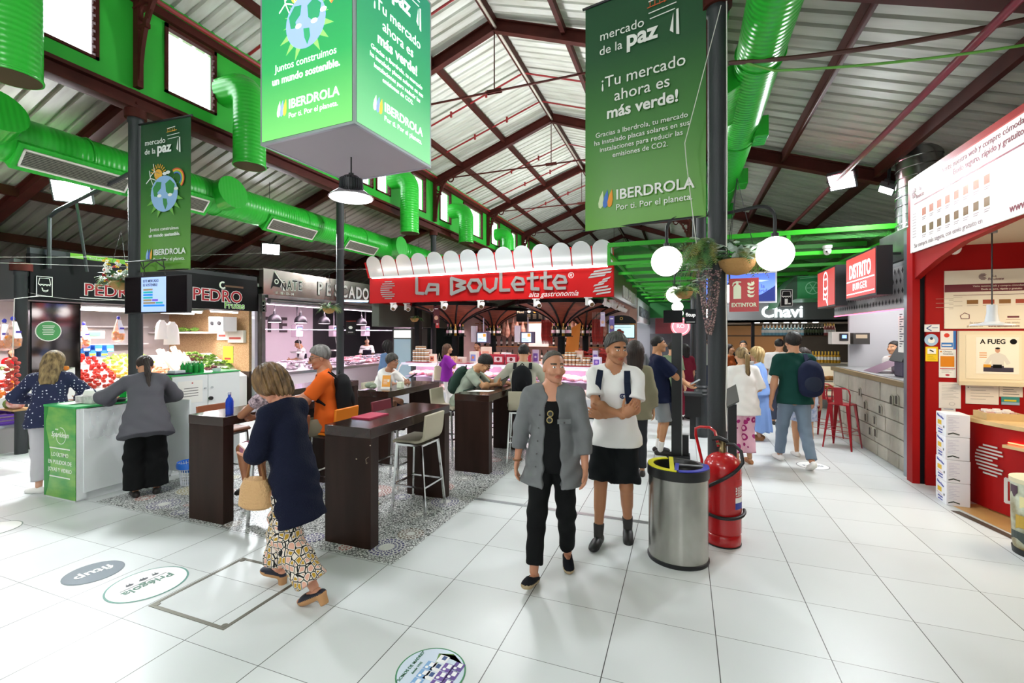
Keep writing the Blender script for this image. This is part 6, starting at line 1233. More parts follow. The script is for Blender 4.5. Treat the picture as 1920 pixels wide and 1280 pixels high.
for i,(x,w,h,cols,lab) in enumerate(((-6.05,.16,.22,('#f0d9c8','#d87a5a','#7a2a2a'),'tall pinkish gift carton next to the jars'),(-5.62,.3,.14,('#e8b8b8','#f6e4e0','#a84a5a'),'wide pink carton behind the woman in purple'),(-5.25,.26,.16,('#f2e2da','#e0b0a0','#c86a6a'),'cream carton on the deli counter'),(-4.92,.2,.3,('#f4ece6','#8a96d8','#e08a5a'),'white panel carton with a violet print'),(-4.55,.24,.42,('#f6d8c8','#e8a890','#5a3a2a'),'tall stack carton of pink boxes'),(-4.3,.3,.2,('#ece8f4','#c8c0e8','#6a5ac8'),'pale violet carton on the deli counter'),(-4.02,.22,.28,('#f0eef8','#d8d0f0','#c83a5a'),'white carton with a blue emblem'),(-2.0,.24,.12,('#2a3a7a','#e8e8f0','#c8a040'),'dark blue and white carton near the glass end'),(-1.82,.18,.22,('#e8e0f4','#7a5ab8','#c8a0d8'),'violet and white carton near the glass end'),(-2.82,.16,.3,('#f0e8f0','#b83a8a','#e8e0e8'),'white and magenta carton beside the jar stack'))):
    gift('gift_box',cols,x,Yc+.1*(i % 2),1.11,w,.14,h,lab,'box')
for i in range(34): gift('small_carton',(('#ecd6cc','#c8605a','#6a2a2a'),('#d8c8e4','#7a5ab0','#e8e0f0'),('#e4b4a0','#f4e8de','#a8403a'),('#c9a070','#f0e4d0','#5a3a24'),('#8a2a34','#e8d0c8','#d8b060'))[i % 5],random.choice((random.uniform(-6.7,-1.75),random.uniform(-4.8,-1.8))),Yc+.24+.07*(i % 2),1.112,random.uniform(.09,.2),.06,random.uniform(.12,.36),'small carton in the crowd of goods at the back of the deli counter','box','small cartons on the deli counter')
for i in range(4): gift('snack_pack',('#b8243a','#e8c8cc','#7a1420'),-4.5+.33*i,Yc-.12,1.13,.29,.1,.23,'red packet of cured meat standing on the deli counter','packet','red packets on the deli counter')
for i,(x,w) in enumerate(((-6.4,.7),(-5.35,.9),(-4.0,1.4),(-2.3,.9))): B().box((x-w/2,Yc-.2,1.112),(x+w/2,Yc+.22,1.124)).build('red_tray',C('#9a1f33'),label='dark red display tray on the deli counter, %s from the left' % ['first','second','third','fourth'][i],cat='tray')
# screens hung over the counter
for i,(u,lab) in enumerate(((905,'small scale screen hanging over the counter, left one'),(988,'small scale screen hanging over the counter, right one'))):
    p = AY(u,632,10.35);t2 = thing('scale_screen',lab,'screen',(p.x,p.y,p.z));F = FRONT(p.x,p.y-.05,p.z-.14);B().rect(F,-.14,0,.2,.27,-.08).build('casing',C('#5a4c66'),t2);b = B();b.rect(F,-.115,.03,.12,.24,.002);b.build('display',mk('lcd_pale','#cfe4ff',.3,emis='#b8d4f4',est=.9),t2);b = B();b.rect(F,.03,.15,.11,.23,.001,0,.003);b.rect(F,-.1,.1,.0,.11,.001,1,.003);b.rect(F,-.1,.07,.06,.08,.001,1,.003);b.build('print',[mk('lcd_orange','#f08a3a',.3,emis='#f08a3a',est=.8),C('#3a5a9a')],t2);B().tube([F(.03,.27,-.04),F(.03,.62,-.04)],.014,8).build('rod',C('#b8a8c0'),t2);B().rect(F,-.3,.02,-.16,.42,-.1).build('printer_box',C('#c9b8c6'),t2)
p = AY(1165,655,10.9);p2 = AY(1203,595,10.9);t2 = thing('wall_screen','large pale screen under a black arched header at the right end of the deli','screen',(-1.9,10.9,1.6));a,c_ = AY(1141,634,10.9),AY(1190,608,10.9);B().box((a.x,10.9,a.z),(c_.x,10.96,c_.z)).build('casing',BLACK,t2);F = FRONT(0,10.898,0);b = B();b.rect(F,a.x+.01,a.z+.02,c_.x-.01,c_.z-.01,.002);b.build('display',mk('lcd_mint','#cfe8ec',.3,emis='#b4d8de',est=.8),t2);b = B();b.rect(F,a.x+.1,c_.z-.07,c_.x-.08,c_.z-.06,.001,1,.003);b.disc(F,(a.x+c_.x)/2-.05,(a.z+c_.z)/2,.06,.001,0,.003);b.disc(F,(a.x+c_.x)/2+.02,(a.z+c_.z)/2-.02,.04,.001,0,.003);b.build('print',[C('#8a2a1c'),C('#7a8a90')],t2)
b = B();n = 10;b.poly(F,[(a.x-.03,c_.z+.02),(c_.x+.03,c_.z+.02),(c_.x+.03,c_.z+.08)]+[((a.x+c_.x)/2+((c_.x-a.x)/2)*math.cos(PI*k/n),c_.z+.08+.14*math.sin(PI*k/n)) for k in range(1,n)]+[(a.x-.03,c_.z+.08)],.02);b.ring(F,(a.x+c_.x)/2,c_.z+.14,.025,.035,.001,1,.021,14);b.build('header',[STB,GLD],t2)
# rear shelves, hams and menu board
r_ = thing('rear_shelving','pale rear shelving of the delicatessen filled with hams and bottles','shelving',(-4.6,14.9,0));B().box((DX0+.3,14.95,0),(DX1-.2,15.05,2.66)).build('rear_panel',mk('warm_panel','#d9b8ac',.6,var=(2,.2)),r_)
for k,z in enumerate((.95,1.4,1.85,2.2)): B().box((-6.9,14.6,z),(-2.0,14.95,z+.03)).build('shelf_board',mk('shelf_wood','#a0693c',.5),r_)
B().box((-6.95,14.3,0),(-2.0,14.62,.93)).build('work_bench',WHT,r_);B().box((-4.9,14.58,1.42),(-4.2,14.62,2.2)).build('white_cabinet',C('#efe9e4'),r_)
F = FRONT(0,13.2,0);a,c_ = AY(968,603,13.2),AY(1022,577,13.2);t2 = thing('menu_board','black menu board with round orange and white pictures above the deli','menu board',((a.x+c_.x)/2,13.2,a.z));B().box((a.x,13.2,a.z),(c_.x,13.23,c_.z)).build('board',STB,t2);b = B();wd = c_.x-a.x
for k,m in enumerate((0,1,0)): b.disc(F,a.x+wd*(.45+.2*k),c_.z-.1,.05,.001,m,.001,16);[b.rect(F,a.x+wd*(.38+.2*k),c_.z-.2-.03*q,a.x+wd*(.5+.2*k),c_.z-.19-.03*q,.001,2,.001) for q in range(5)]
b.text(F,'Menú',a.x+wd*.15,c_.z-.15,.1,2,z=.001);b.build('print',[C('#cfc6ba'),C('#e08a2a'),C('#a89a80')],t2)
B().tube([((a.x+c_.x)/2,13.2,c_.z),((a.x+c_.x)/2,13.2,3.2)],.01,5).build('hanging_rod',BLACK,t2)
ham = thing('cured_ham','cured ham leg hanging in the rear of the delicatessen','ham',(0,0,0),0,'hams hanging in the delicatessen');B().lathe([(.015,0),(.022,-.06),(.035,-.16),(.075,-.32),(.10,-.45),(.085,-.58),(.03,-.64),(0,-.645)],n=14,sy=.6).build('leg_meat',mk('ham_meat','#9a4a3a',.4,var=(8,.5,'#d8a894')),ham,world=False);B().cyl((0,0,0),(0,0,.06),.016,n=8).build('hoof',C('#2a2220'),ham,world=False);B().tube([(0,0,.05),(0,0,.22)],.004,5).build('cord',PAPER,ham,world=False)
hf = True
for i in range(26):
    x = -6.6+.17*i;p = (x,14.35+.12*(i % 2),2.42 if i % 3 else 2.36)
    if -5.0 < x < -4.2: continue
    if hf: ham.location = p;hf = False
    else: dup(ham,p,random.uniform(-30,30))
sau = thing('red_sausage','long red cured sausage hanging between the fan columns','sausage',(0,0,0),0,'red sausages hanging in the delicatessen');B().tube([(0,0,0),(.01,0,-.2),(.0,.01,-.45),(.015,0,-.7)],[.012,.026,.028,.01],8).build('casing',mk('sausage_red','#b03028',.35,var=(12,.4)),sau,world=False);B().tube([(0,0,0),(0,0,.2)],.003,4).build('cord',PAPER,sau,world=False);hf = True
for i in range(22):
    p = AY(1016+2.2*(i % 9)+(95 if i > 12 else 0),596,12.6+.12*(i % 4));p = (p.x,p.y,2.26)
    if hf: sau.location = p;hf = False
    else: dup(sau,p,0)
K4 = bottle_kind('shelf_bottle','dark bottle on the rear shelves of the delicatessen','bottle',GK,C('#3a2a2a'),PAPER,WINE,'dark bottles on the rear shelves');hf = True
for z in (.98,1.43,1.88):
    for i in range(22):
        x = -6.8+.21*i
        if -5.0 < x < -4.15 and z > 1.2: continue
        if hf: K4.location = (x,14.75,z);hf = False
        else: dup(K4,(x,14.75,z),0)
a = AY(1070,650,11.9);b = B();vs = [(a.x-.15,11.9,1.35),(a.x+.18,11.9,1.15),(a.x+.26,11.95,2.15),(a.x-.1,11.95,1.95)];b.add(vs+[(x,y+.04,z) for x,y,z in vs],[(0,1,2,3),(7,6,5,4),(0,4,5,1),(1,5,6,2),(2,6,7,3),(3,7,4,0)]);b.build('orange_banner',mk('orange_cloth','#ef9a3c',.6),label='bright orange cloth hanging behind the front right fan column',cat='cloth')
for i,(u,lab) in enumerate(((1097,'stacked pile of red cured sausages at the right end of the counter'),(1140,'heap of red dried peppers at the right end of the counter'))):
    p = AY(u,668,10.6);t2 = thing('sausage_heap',lab,'sausages',(p.x,10.6,1.1))
    for k in range(30): a_ = random.uniform(0,6.28);B().tube([(p.x+random.uniform(-.22,.22),10.6+random.uniform(-.1,.1),1.14+.012*k),(p.x+random.uniform(-.22,.22),10.6+random.uniform(-.1,.1),1.15+.012*k)],.026,7).build('sausage',MATS['sausage_red'],t2)
# spot lamps under the sign
sp = None
for i,(x,y) in enumerate([(-7.1,9.98),(-6.9,10.3),(-6.3,10.6),(-5.6,9.96),(-4.6,9.96),(-3.2,9.96),(-2.0,9.98),(-1.66,10.4),(-1.6,10.9),(-1.6,11.4),(-1.6,11.9),(-1.6,12.5),(-1.6,13.1)]):
    lab = 'white track spotlight under the red sign, number %s from the left' % ['one','two','three','four','five','six','seven','eight','nine','ten','eleven','twelve','thirteen'][i]
    if sp is None:
        sp = thing('track_spot',lab,'spotlight',(x,y,2.66));B().box((-.03,-.03,-.18),(.03,.03,0)).build('arm',WHT,sp,world=False);B().cyl((.06,.06,-.08),(.10,-.10,-.17),.058,n=16).build('can',WHT,sp,world=False);B().cyl((.10,-.10,-.17),(.1005,-.102,-.171),.045,n=16).build('lens',C('#6a4a22'),sp,world=False);B().box((-.06,-.02,-.02),(.12,.02,0)).build('track_adapter',WHT,sp,world=False)
    else: dup(sp,(x,y,2.66),random.uniform(-25,25)+(90 if i > 6 else 0),lab)
light('AREA',(-5.8,10.9,2.5),75,(1,.80,.88),1.6,sy=.6);light('AREA',(-3,10.9,2.5),85,(1,.74,.80),1.6,sy=.6);light('AREA',(-4.4,13.6,2.55),110,(1,.80,.76),3,sy=1)
for i,(u,v,kind) in enumerate(((818,573,0),(1130,585,1),(1147,592,1))):
    p = AY(u,v,10.2);t2 = thing('hanging_poster',['dark red poster with a ham picture hung left of the fans','narrow hanging sign with a town view, left of the pair','narrow hanging sign with a town view, right of the pair'][i],'poster',(p.x,10.2,p.z-.3));w,h = ((.16,.44),(.10,.32),(.11,.36))[i];B().box((p.x-w/2,10.2,p.z-h),(p.x+w/2,10.215,p.z)).build('board',C(['#5a1420','#c8b8d8','#6a5a9a'][i]),t2);F = FRONT(0,10.1985,0);b = B();b.disc(F,p.x,p.z-h*.7,w*.35,.001,0,0,14);b.rect(F,p.x-w*.3,p.z-h*.2,p.x+w*.3,p.z-h*.15,.001,1);b.build('print',[C('#d8a08a'),PAPER],t2)
p = AY(820,605,10.25);t2 = thing('extinguisher_sign','small red fire hose plate on the black column at the left of the deli','sign',(p.x,10.25,p.z-.1));B().box((p.x-.05,10.25,p.z-.13),(p.x+.05,10.26,p.z+.12)).build('plate',C('#b8232a'),t2);b = B();b.rect(FRONT(0,10.249,0),p.x-.02,p.z-.06,p.x-.005,p.z+.07,.001);b.rect(FRONT(0,10.249,0),p.x+.01,p.z-.06,p.x+.025,p.z+.05,.001);b.build('print',PAPER,t2)
t2 = thing('deli_post','black square post at the left end of the delicatessen','post',(-7.0,11.0,0));B().box((-7.05,10.95,0),(-6.9,11.1,2.66)).build('shaft',STB,t2)
t2 = thing('glass_fridge','tall glass door fridge left of the delicatessen jars','fridge',(-7.55,11.4,0));B().box((-7.8,11.0,0),(-7.15,11.8,2.0)).build('cabinet',C('#3a3e3c'),t2);B().box((-7.75,10.985,.3),(-7.2,11.0,1.7)).build('glass_door',mk('fridge_glass','#8fa8b0',.1,emis='#9ab8c4',est=.25),t2);B().box((-7.75,10.985,1.74),(-7.2,10.999,1.95)).build('lit_header',mk('fridge_light','#f4f4ea',.4,emis=(1,1,.95),est=1.2),t2)
B().box((-7.83,10.1,2.05),(-7.6,15.2,2.66)).build('green_grey_panel',mk('dull_green','#4f564c',.6),label='dull green panel at the left side of the delicatessen',cat='panel')
# ================================================================ right side stalls
# ---- stone burger bar
STN = mk('stone_blocks','#b5ae9f',.8,bump=(14,.35),var=(4,.22));bx0 = 2.77
t = thing('burger_bar','burger bar with a grey stone block counter, lattice fascia and wooden top','bar',(3.3,9.0,0))
b = B();b.box((bx0+.02,7.42,0),(3.3,10.6,1.14));b.build('counter_core',mk('mortar','#8f897d',.85),t)
y = 7.42;rows = [(0,.2),(.2,.42),(.42,.64),(.64,.86),(.86,1.14)]
for ri,(z0,z1) in enumerate(rows):
    y = 7.42-.0;k = 0;b = B()
    while y < 10.59:
        w = random.choice([.28,.36,.46,.55]);y1 = min(y+w,10.6);b.box((bx0-.012-random.uniform(0,.012),y+.006,z0+.006),(bx0+.03,y1-.006,z1-.006));y = y1;k += 1
    b.build('stone_course',STN,t,bev=.006)
hm = mk('dark_hollow','#4a453c',.8)
for (u,v) in ((1671,750),(1681,750),(1650,768),(1622,760),(1623,782),(1640,788),(1631,808),(1641,811),(1612,735),(1608,795)):
    p = AX(u,v,bx0-.03);b = B();b.box((bx0-.031,p.y-.045,p.z-.06),(bx0-.02,p.y+.045,p.z+.06));b.build('hollow',hm,t);b = B();b.tube([(bx0-.03,p.y-.05,p.z-.06),(bx0-.03,p.y+.05,p.z-.06),(bx0-.03,p.y+.05,p.z+.05),(bx0-.03,p.y,p.z+.075),(bx0-.03,p.y-.05,p.z+.05)],.008,5,0,True);b.build('hollow_rim',STN,t)
B().box((bx0-.05,7.42,1.14),(3.42,10.65,1.21)).build('wooden_top',mk('worn_plank','#8f7a55',.5,var=(6,.35,'#6a583c',(1,.1,1))),t);B().box((bx0+.02,7.44,1.21),(3.38,10.6,1.218)).build('grey_inlay',C('#8f9294'),t)
LT = mk('lattice_grey','#a9a5a6',.4,.3);b = B();F = FACE_L(bx0-.01,10.6,2.2);B().box((bx0,7.45,2.2),(bx0+.08,10.6,2.78)).build('fascia',LT,t);dm = mk('lattice_hole','#2a2426',.6)
b = B();ny = 26
for i in range(ny):
    for j in range(4): cx_ = .08+3.1*i/ny+(.06 if j % 2 else 0);cz = .11+.135*j;b.poly(F,[(cx_-.028,cz),(cx_,cz-.042),(cx_+.028,cz),(cx_,cz+.042)],.002)
tag(b.build('diamond_holes',dm,t),kind='stuff')
B().box((bx0-.005,7.45,2.185),(bx0+.02,10.6,2.2)).build('red_light_strip',mk('red_led','#ff3a50',.4,emis=(1,.1,.2),est=4),t)
B().box((4.9,7.3,0),(5.0,10.8,3)).build('rear_panel',mk('bar_rear','#c2c0c2',.6),t);B().box((bx0,7.2,2.78),(5,10.8,2.84)).build('canopy',C('#8a8a8c'),t);B().box((3.02,10.62,0),(4.9,10.7,2.7)).build('far_panel',mk('bar_tiles','#b3b3b8',.4),t);B().box((bx0,7.28,0),(5,7.4,2.9)).build('near_panel',C('#4a4748'),t)
B().box((2.70,7.24,0),(2.80,7.40,3.2)).build('steel_pillar',mk('pillar_steel','#9aa0a8',.28,.8),t)
light('AREA',(3.7,9.0,2.7),60,(1,.97,.95),1.2,sy=2.6)
def light_sign(y0,y1,z0,z1,lab,kind):
    t = thing('light_sign',lab,'sign',(2.6,(y0+y1)/2,z0));B().box((2.46,y0,z0),(2.64,y1,z1)).build('casing',BLACK,t);F = FACE_L(2.458,y1,z0);w,h = y1-y0,z1-z0;B().rect(F,.03,.03,w-.03,h-.03,.004).build('lit_face',mk('sign_lit_red','#c8403c',.4,emis='#c03a38',est=.75),t);b = B();z = .005
    if kind: b.text(F,'DISTRITO',w/2,h*.48,.30,0,bold=.022,sx=.66*w/1.2,z=z);b.rect(F,.06,h*.40,w-.06,h*.425,.001,0,z);b.text(F,'BURGER',w/2,h*.20,.15,0,sx=.9,sp=1.25,z=z);b.rect(F,.06,h*.11,w-.06,h*.135,.001,0,z)
    else:
        cx_,cy_ = w/2,h*.55;s_ = h*.9;P = [(cx_+.2*s_*math.cos(R(a)),cy_+.18*s_+.22*s_*math.sin(R(a))) for a in range(-10,191,20)]
        b.line(F,P,.03,.001,0,z);b.line(F,[P[0],(cx_+.2*s_,cy_-.3*s_),(cx_+.16*s_,cy_-.36*s_),(cx_+.2*s_,cy_-.55*s_),(cx_+.02*s_,cy_-.36*s_),(cx_-.2*s_,cy_-.36*s_),(cx_-.2*s_,cy_-.3*s_),P[-1]],.03,.001,0,z)
        for q in (-.03,-.2): b.line(F,[(cx_-.2*s_,cy_+q*s_),(cx_,cy_+(q-.06)*s_),(cx_+.2*s_,cy_+q*s_)],.035,.001,0,z)
        for q in (-.08,0,.08): b.disc(F,cx_+q*s_,cy_+.2*s_,.014,.001,0,z,10,.022)
    b.build('lettering',mk('sign_lit_white','#ffffff',.4,emis=(1,1,1),est=1),t)
    for y in (y0+.15,y1-.15): B().tube([(2.64,y,z1-.1),(2.78,y,z1-.1)],.02,6).build('mounting_arm',BLACK,t)
light_sign(7.56,8.80,2.39,3.06,'red illuminated burger sign with the white word, nearest of the two',1);light_sign(9.36,10.48,2.34,3.05,'red illuminated sign with a white burger drawing',0)
def metal_stool(x,y,rz,lab):
    t = thing('metal_stool',lab,'bar stool',(x,y,0),rz);M = mk('stool_red','#9c1822',.3,.3);h = .72
    B().box((-.15,-.15,h-.02),(.15,.15,h)).build('seat',M,t,world=False,bev=.012)
    for sx in (-1,1):
        for sy in (-1,1):
            b = B();b.add([(sx*.15,sy*.10,h-.01),(sx*.15,sy*.15,h-.01),(sx*.10,sy*.15,h-.01),(sx*.21,sy*.19,0),(sx*.21,sy*.21,0),(sx*.19,sy*.21,0)],[(0,1,4,3),(1,2,5,4),(2,0,3,5),(0,2,1),(3,4,5)]);b.build('leg',M,t,world=False)
    for z,q in ((.30,.178),(.20,.188)):
        if z < .25: P = [((-q,-q),(q,-q)),((-q,q),(q,q))]
        else: P = [((-q,-q),(-q,q)),((q,-q),(q,q)),((-q,-q),(q,-q)),((-q,q),(q,q))]
        for a,c in P: B().bar((*a,z),(*c,z),.02,.006).build('stretcher',M,t,world=False)
    B().tube([(-.15,-.13,h),(-.165,-.16,h+.16),(-.15,-.175,h+.24),(-.11,-.18,h+.26),(.11,-.18,h+.26),(.15,-.175,h+.24),(.165,-.16,h+.16),(.15,-.13,h)],.011,8).build('back_hoop',M,t,world=False);B().add([(-.06,-.14,h),(.06,-.14,h),(.06,-.182,h+.26),(-.06,-.182,h+.26),(-.06,-.146,h),(.06,-.146,h),(.06,-.188,h+.26),(-.06,-.188,h+.26)],[(0,1,2,3),(7,6,5,4),(0,3,7,4),(1,5,6,2)]).build('back_slat',M,t,world=False)
metal_stool(2.42,8.85,-35,'red metal bar stool nearest the silver pillar at the stone counter');metal_stool(2.36,9.55,-35,'red metal bar stool further along the stone counter')
# things on the burger bar
t = thing('till','black payment terminal and screen on the stone bar','till',(3.05,8.35,1.218));B().box((2.98,8.2,1.218),(3.25,8.5,1.5)).build('base_block',C('#4a4258'),t,bev=.02);b = B();b.add([(2.95,8.15,1.45),(2.95,8.6,1.45),(3.12,8.55,1.82),(3.12,8.2,1.82),(3.0,8.15,1.43),(3.0,8.6,1.43),(3.17,8.55,1.80),(3.17,8.2,1.80)],[(0,1,2,3),(7,6,5,4),(0,3,7,4),(1,5,6,2),(3,2,6,7),(0,4,5,1)]);b.build('screen',BLACK,t);B().cyl((3.0,8.4,1.3),(3.0,8.4,1.45),.02).build('stem',BLACK,t)
b = B();b.add([(2.9,8.9,1.22),(2.9,9.5,1.22),(3.3,9.5,1.22),(3.3,8.9,1.22),(3.25,8.9,1.42),(3.25,9.4,1.42)],[(0,1,2,3),(0,4,5,1),(3,2,5,4)]);b.build('glass_wedge',mk('mauve_panel','#7a6474',.4),label='mauve sloping guard on the stone bar beside the till',cat='guard')
t = thing('menu_sheet','tall white menu sheet hung at the pillar end of the burger bar','menu',(2.95,7.46,1.4));B().box((2.80,7.42,1.42),(3.3,7.43,2.18)).build('board',PAPER,t)
F = FRONT(2.8,7.405,1.4);t = thing('menu_sheet','white menu sheet with black lines hung inside beside the silver pillar','menu',AX(1690,640,2.9));p = AX(1684,660,2.9);p2 = AX(1697,612,2.9);B().box((2.9,p2.y,p.z),(2.91,p.y,p2.z+.15)).build('board',PAPER,t);b = B();F = FACE_L(2.899,p.y,p.z)
for k in range(14): b.rect(F,.05,.08+.035*k,(p.y-p2.y)*.8*(.6+.4*((k*7) % 3)/2),.095+.035*k,.001)
b.build('lettering',C('#55565a'),t)
t = thing('soda_poster','black and red poster standing on the bar top near the pillar','poster',(2.95,7.6,1.218));B().box((2.93,7.46,1.218),(2.95,7.72,1.62)).build('board',STB,t);b = B();F = FACE_L(2.929,7.72,1.22);b.ring(F,.13,.24,.0,.09,.001,0);b.rect(F,.06,.2,.2,.26,.001,1,.001);b.build('print',[C('#b0232c'),PAPER],t)
tj = None
for i in range(4):
    p = (4.2,8.5+.36*i,1.2)
    if tj is None: tj = thing('glass_jar','large glass jar on the rear counter of the burger bar','jar',p,0,'glass jars of the burger bar');B().lathe([(.10,0),(.11,.01),(.11,.24),(.08,.28)],n=18).build('glass_body',mk('jar_green','#b8c8b0',.1,coat=.4),tj,world=False);B().cyl((0,0,.28),(0,0,.31),.085,n=16).build('lid',C('#c9c9c0'),tj,world=False)
    else: dup(tj,p,0)
B().box((3.9,7.45,0),(4.5,10.55,1.2)).build('rear_counter',FRM,label='steel rear counter inside the burger bar',cat='counter')
t = thing('oven','grey oven with small blue display inside the burger bar','oven',(4.2,10.2,1.2));p = AY(1560,645,10.3);p2 = AY(1594,622,10.3);B().box((p.x,10.3,p.z),(p2.x,10.55,p2.z)).build('body',C('#b9b4ae'),t);B().box((p.x+.12,10.29,p2.z-.17),(p2.x-.03,10.3,p2.z-.03)).build('panel',BLACK,t);B().box((p.x+.16,10.285,p2.z-.12),(p2.x-.06,10.29,p2.z-.06)).build('display',MATS['blue_display'],t)
t = thing('microwave','black microwave oven on the rear shelf of the burger bar','microwave',AY(1615,640,10.3));p = AY(1600,645,10.3);p2 = AY(1631,624,10.3);B().box((p.x,10.3,p.z),(p2.x,10.55,p2.z)).build('body',C('#3a3836'),t);B().box((p.x+.04,10.295,p2.z-.1),(p2.x-.04,10.3,p2.z-.03)).build('display',C('#b8a890'),t)
kb = bottle_kind('sauce_bottle','bottle in the top corner rack of the burger bar','bottle',mk('bottle_olive','#7f8a2a',.2),C('#c8302a'),PAPER,LIQ,'bottles in the top rack of the burger bar');f_ = True
for j in range(2):
    for i in range(8):
        p = (3.7+.1*j,7.6+.10*i,1.98+.0*j if j else 1.70)
        if f_: kb.location = p;f_ = False
        else: dup(kb,p,0)
B().box((3.6,7.45,1.955),(3.9,8.5,1.975)).build('top_rack',FRM,label='upper metal rack holding bottles in the burger bar',cat='shelf');B().box((3.6,7.45,1.675),(3.9,8.5,1.695)).build('lower_rack',FRM,label='lower metal rack holding bottles in the burger bar',cat='shelf')
# ---- red delicatessen kiosk at the right edge
KR = mk('kiosk_red','#a01212',.5,spec=.2);CRM = mk('cream_soffit','#d9cbb2',.6)
t = thing('red_kiosk','red delicatessen kiosk with an arched red fascia at the right edge','kiosk',(4.0,6.4,0))
B().box((2.66,7.05,0),(2.735,7.2,3.2)).build('door_post',KR,t);B().box((2.735,7.06,0),(2.785,7.2,3.0)).build('shadow_gap',STB,t);B().box((2.785,7.02,0),(5.6,7.12,3.0)).build('rear_panel',KR,t)
b = B();F = FACE_L(2.68,7.22,0);pts = [(0,2.50),(.12,2.52),(.35,2.60),(.7,2.70),(1.2,2.80),(2.0,2.86),(4.4,2.86),(4.4,3.80),(0,3.80)];b.poly(F,pts,.07,z=-.07);b.build('arched_fascia',mk('fascia_red','#a01814',.5,spec=.2,var=(1,.15)),t);B().cyl((2.681,7.12,2.60),(2.672,7.12,2.60),.016,n=12).build('screw',STEEL,t)
B().box((2.85,3.0,2.92),(5.6,7.02,2.98)).build('soffit',CRM,t)
b = B();AR = [(3.35+.28*k,6.3,2.74-.018*k*k) for k in range(8)]
for a,c in zip(AR,AR[1:]): b.bar(a,c,.10,.10)
for k in range(1,7,2): b.bar((AR[k][0],6.3,AR[k][2]),(AR[k][0]+.1,5.0,AR[k][2]+.1),.06,.06)
b.build('arch_beam',C('#6b6d6c'),t);b = B();vs = []
for k in range(8): vs += [(AR[k][0],6.28,AR[k][2]+.06),(AR[k][0]+.1,4.0,AR[k][2]+.16)]
b.add(vs,[(2*k,2*k+1,2*k+3,2*k+2) for k in range(7)]);b.build('wooden_vault',mk('vault_wood','#c88a2a',.5,var=(10,.4,'#9a5f16',(1,.1,1))),t)
light('AREA',(4.0,5.6,2.5),42,(1,.84,.6),1.2,sy=1.2)
# white board banner on the fascia
t = thing('kiosk_banner','long white printed board tilted on the red arched fascia','banner',(2.70,5.9,2.86));F = FACE_L(2.672,7.08,2.86);wB,hB = 3.6,.84;B().rect(F,0,0,wB,hB,.02).build('board',PAPER,t);b = B();z = .021
MR = C('#7a2436')
stripes_c(b,F,.10,.72,.06,0,7,z);b.text(F,'La',.25,.72,.07,0,z=z,sx=.8);b.text(F,'Boulette',.25,.64,.07,0,z=z,sx=.8);b.text(F,'Visite nuestra web y compre cómodamente',1.5,.755,.085,0,z=z);b.text(F,'Envío seguro, rápido y gratuito',1.5,.665,.085,0,bold=.012,z=z);b.rect(F,.10,.575,2.8,.592,.001,0,z);b.rect(F,.04,.0,.05,.01,.001,0,z)
b.text(F,'Su compra más segura, con envío gratuito en',.10,.05,.075,1,'LEFT',z=z);b.text(F,'www.laboulette.com',1.85,.05,.10,0,'LEFT',bold=.015,z=z)
for i in range(9): b.rect(F,.06,.18+.035*i,.15,.188+.035*i,.0008,1,z)
for i in range(8):
    for j in range(2): x = .30+.17*i;y = .40-.21*j;b.rect(F,x,y,x+.085,y+.085,.001,2+(i*3+j) % 3,z);b.rect(F,x,y-.03,x+.09,y-.022,.0008,1,z);b.rect(F,x,y-.05,x+.07,y-.042,.0008,1,z)
b.build('print',[MR,C('#8f7a80'),C('#a8522a'),C('#6a4a1c'),C('#8f8a5a')],t);B().rect(F,0,hB,wB,hB+.012,.022).build('red_edge',C('#c0392b'),t)
# posters on the kiosk wall (facing the viewer)
YW = 7.018
def wall_sheet(u0,v0,u1,v1,lab,base,cat='notice',d=.006,nm='notice',rnd=False):
    a,c = AY(u0,v1,YW),AY(u1,v0,YW);t = thing(nm,lab,cat,((a.x+c.x)/2,YW,a.z));F = FRONT(a.x,YW-.001,a.z);w,h = c.x-a.x,c.z-a.z
    if rnd: B().disc(F,w/2,h/2,w/2,d,n=28,ry=h/2).build('sheet',C(base),t)
    else: B().rect(F,0,0,w,h,d).build('sheet',C(base),t)
    return t,F,w,h,d+.0005
def rows_(b,F,w,h,z,y0,y1,n,m=0,x0=.15,x1=.85,th=.25):
    for k in range(n): y = h*(y1+(y0-y1)*k/max(1,n-1));b.rect(F,w*x0,y,w*(x1-.12*((k*5) % 3)),y+h*(y1-y0)/max(1,n)*th,.0006,m,z)
t,F,w,h,z = wall_sheet(1770,500,1990,616,'large cream printed poster on the red kiosk wall','#ece0cb','poster',.012,'poster');b = B()
stripes_c(b,F,w*.34,h*.88,h*.055,0,7,z);b.text(F,'La',w*.44,h*.87,h*.06,0,z=z);b.text(F,'Boulette',w*.45,h*.82,h*.06,0,z=z,shear=.2);b.rect(F,0,h*.63,w,h*.76,.001,0,z);b.text(F,'Visite nuestra web y compre cómodamente',w*.5,h*.71,h*.042,1,z=z+.001);b.text(F,'Envío seguro, rápido y gratuito',w*.5,h*.655,h*.042,1,bold=.012,z=z+.001);b.rect(F,w*.08,h*.57,w*.7,h*.578,.001,0,z)
for k in range(4): b.rect(F,w*(.2+.14*k),h*.42,w*(.3+.14*k),h*.49,.001,2+k % 2,z);b.rect(F,w*(.2+.14*k),h*.39,w*(.3+.14*k),h*.395,.001,4,z)
rows_(b,F,w,h,z,.34,.54,9,4,.08,.16);b.ring(F,w*.80,h*.45,h*.06,h*.075,.001,0,z);b.disc(F,w*.80,h*.45,h*.045,.001,0,z,16);b.text(F,'24h',w*.80,h*.43,h*.04,1,z=z+.001)
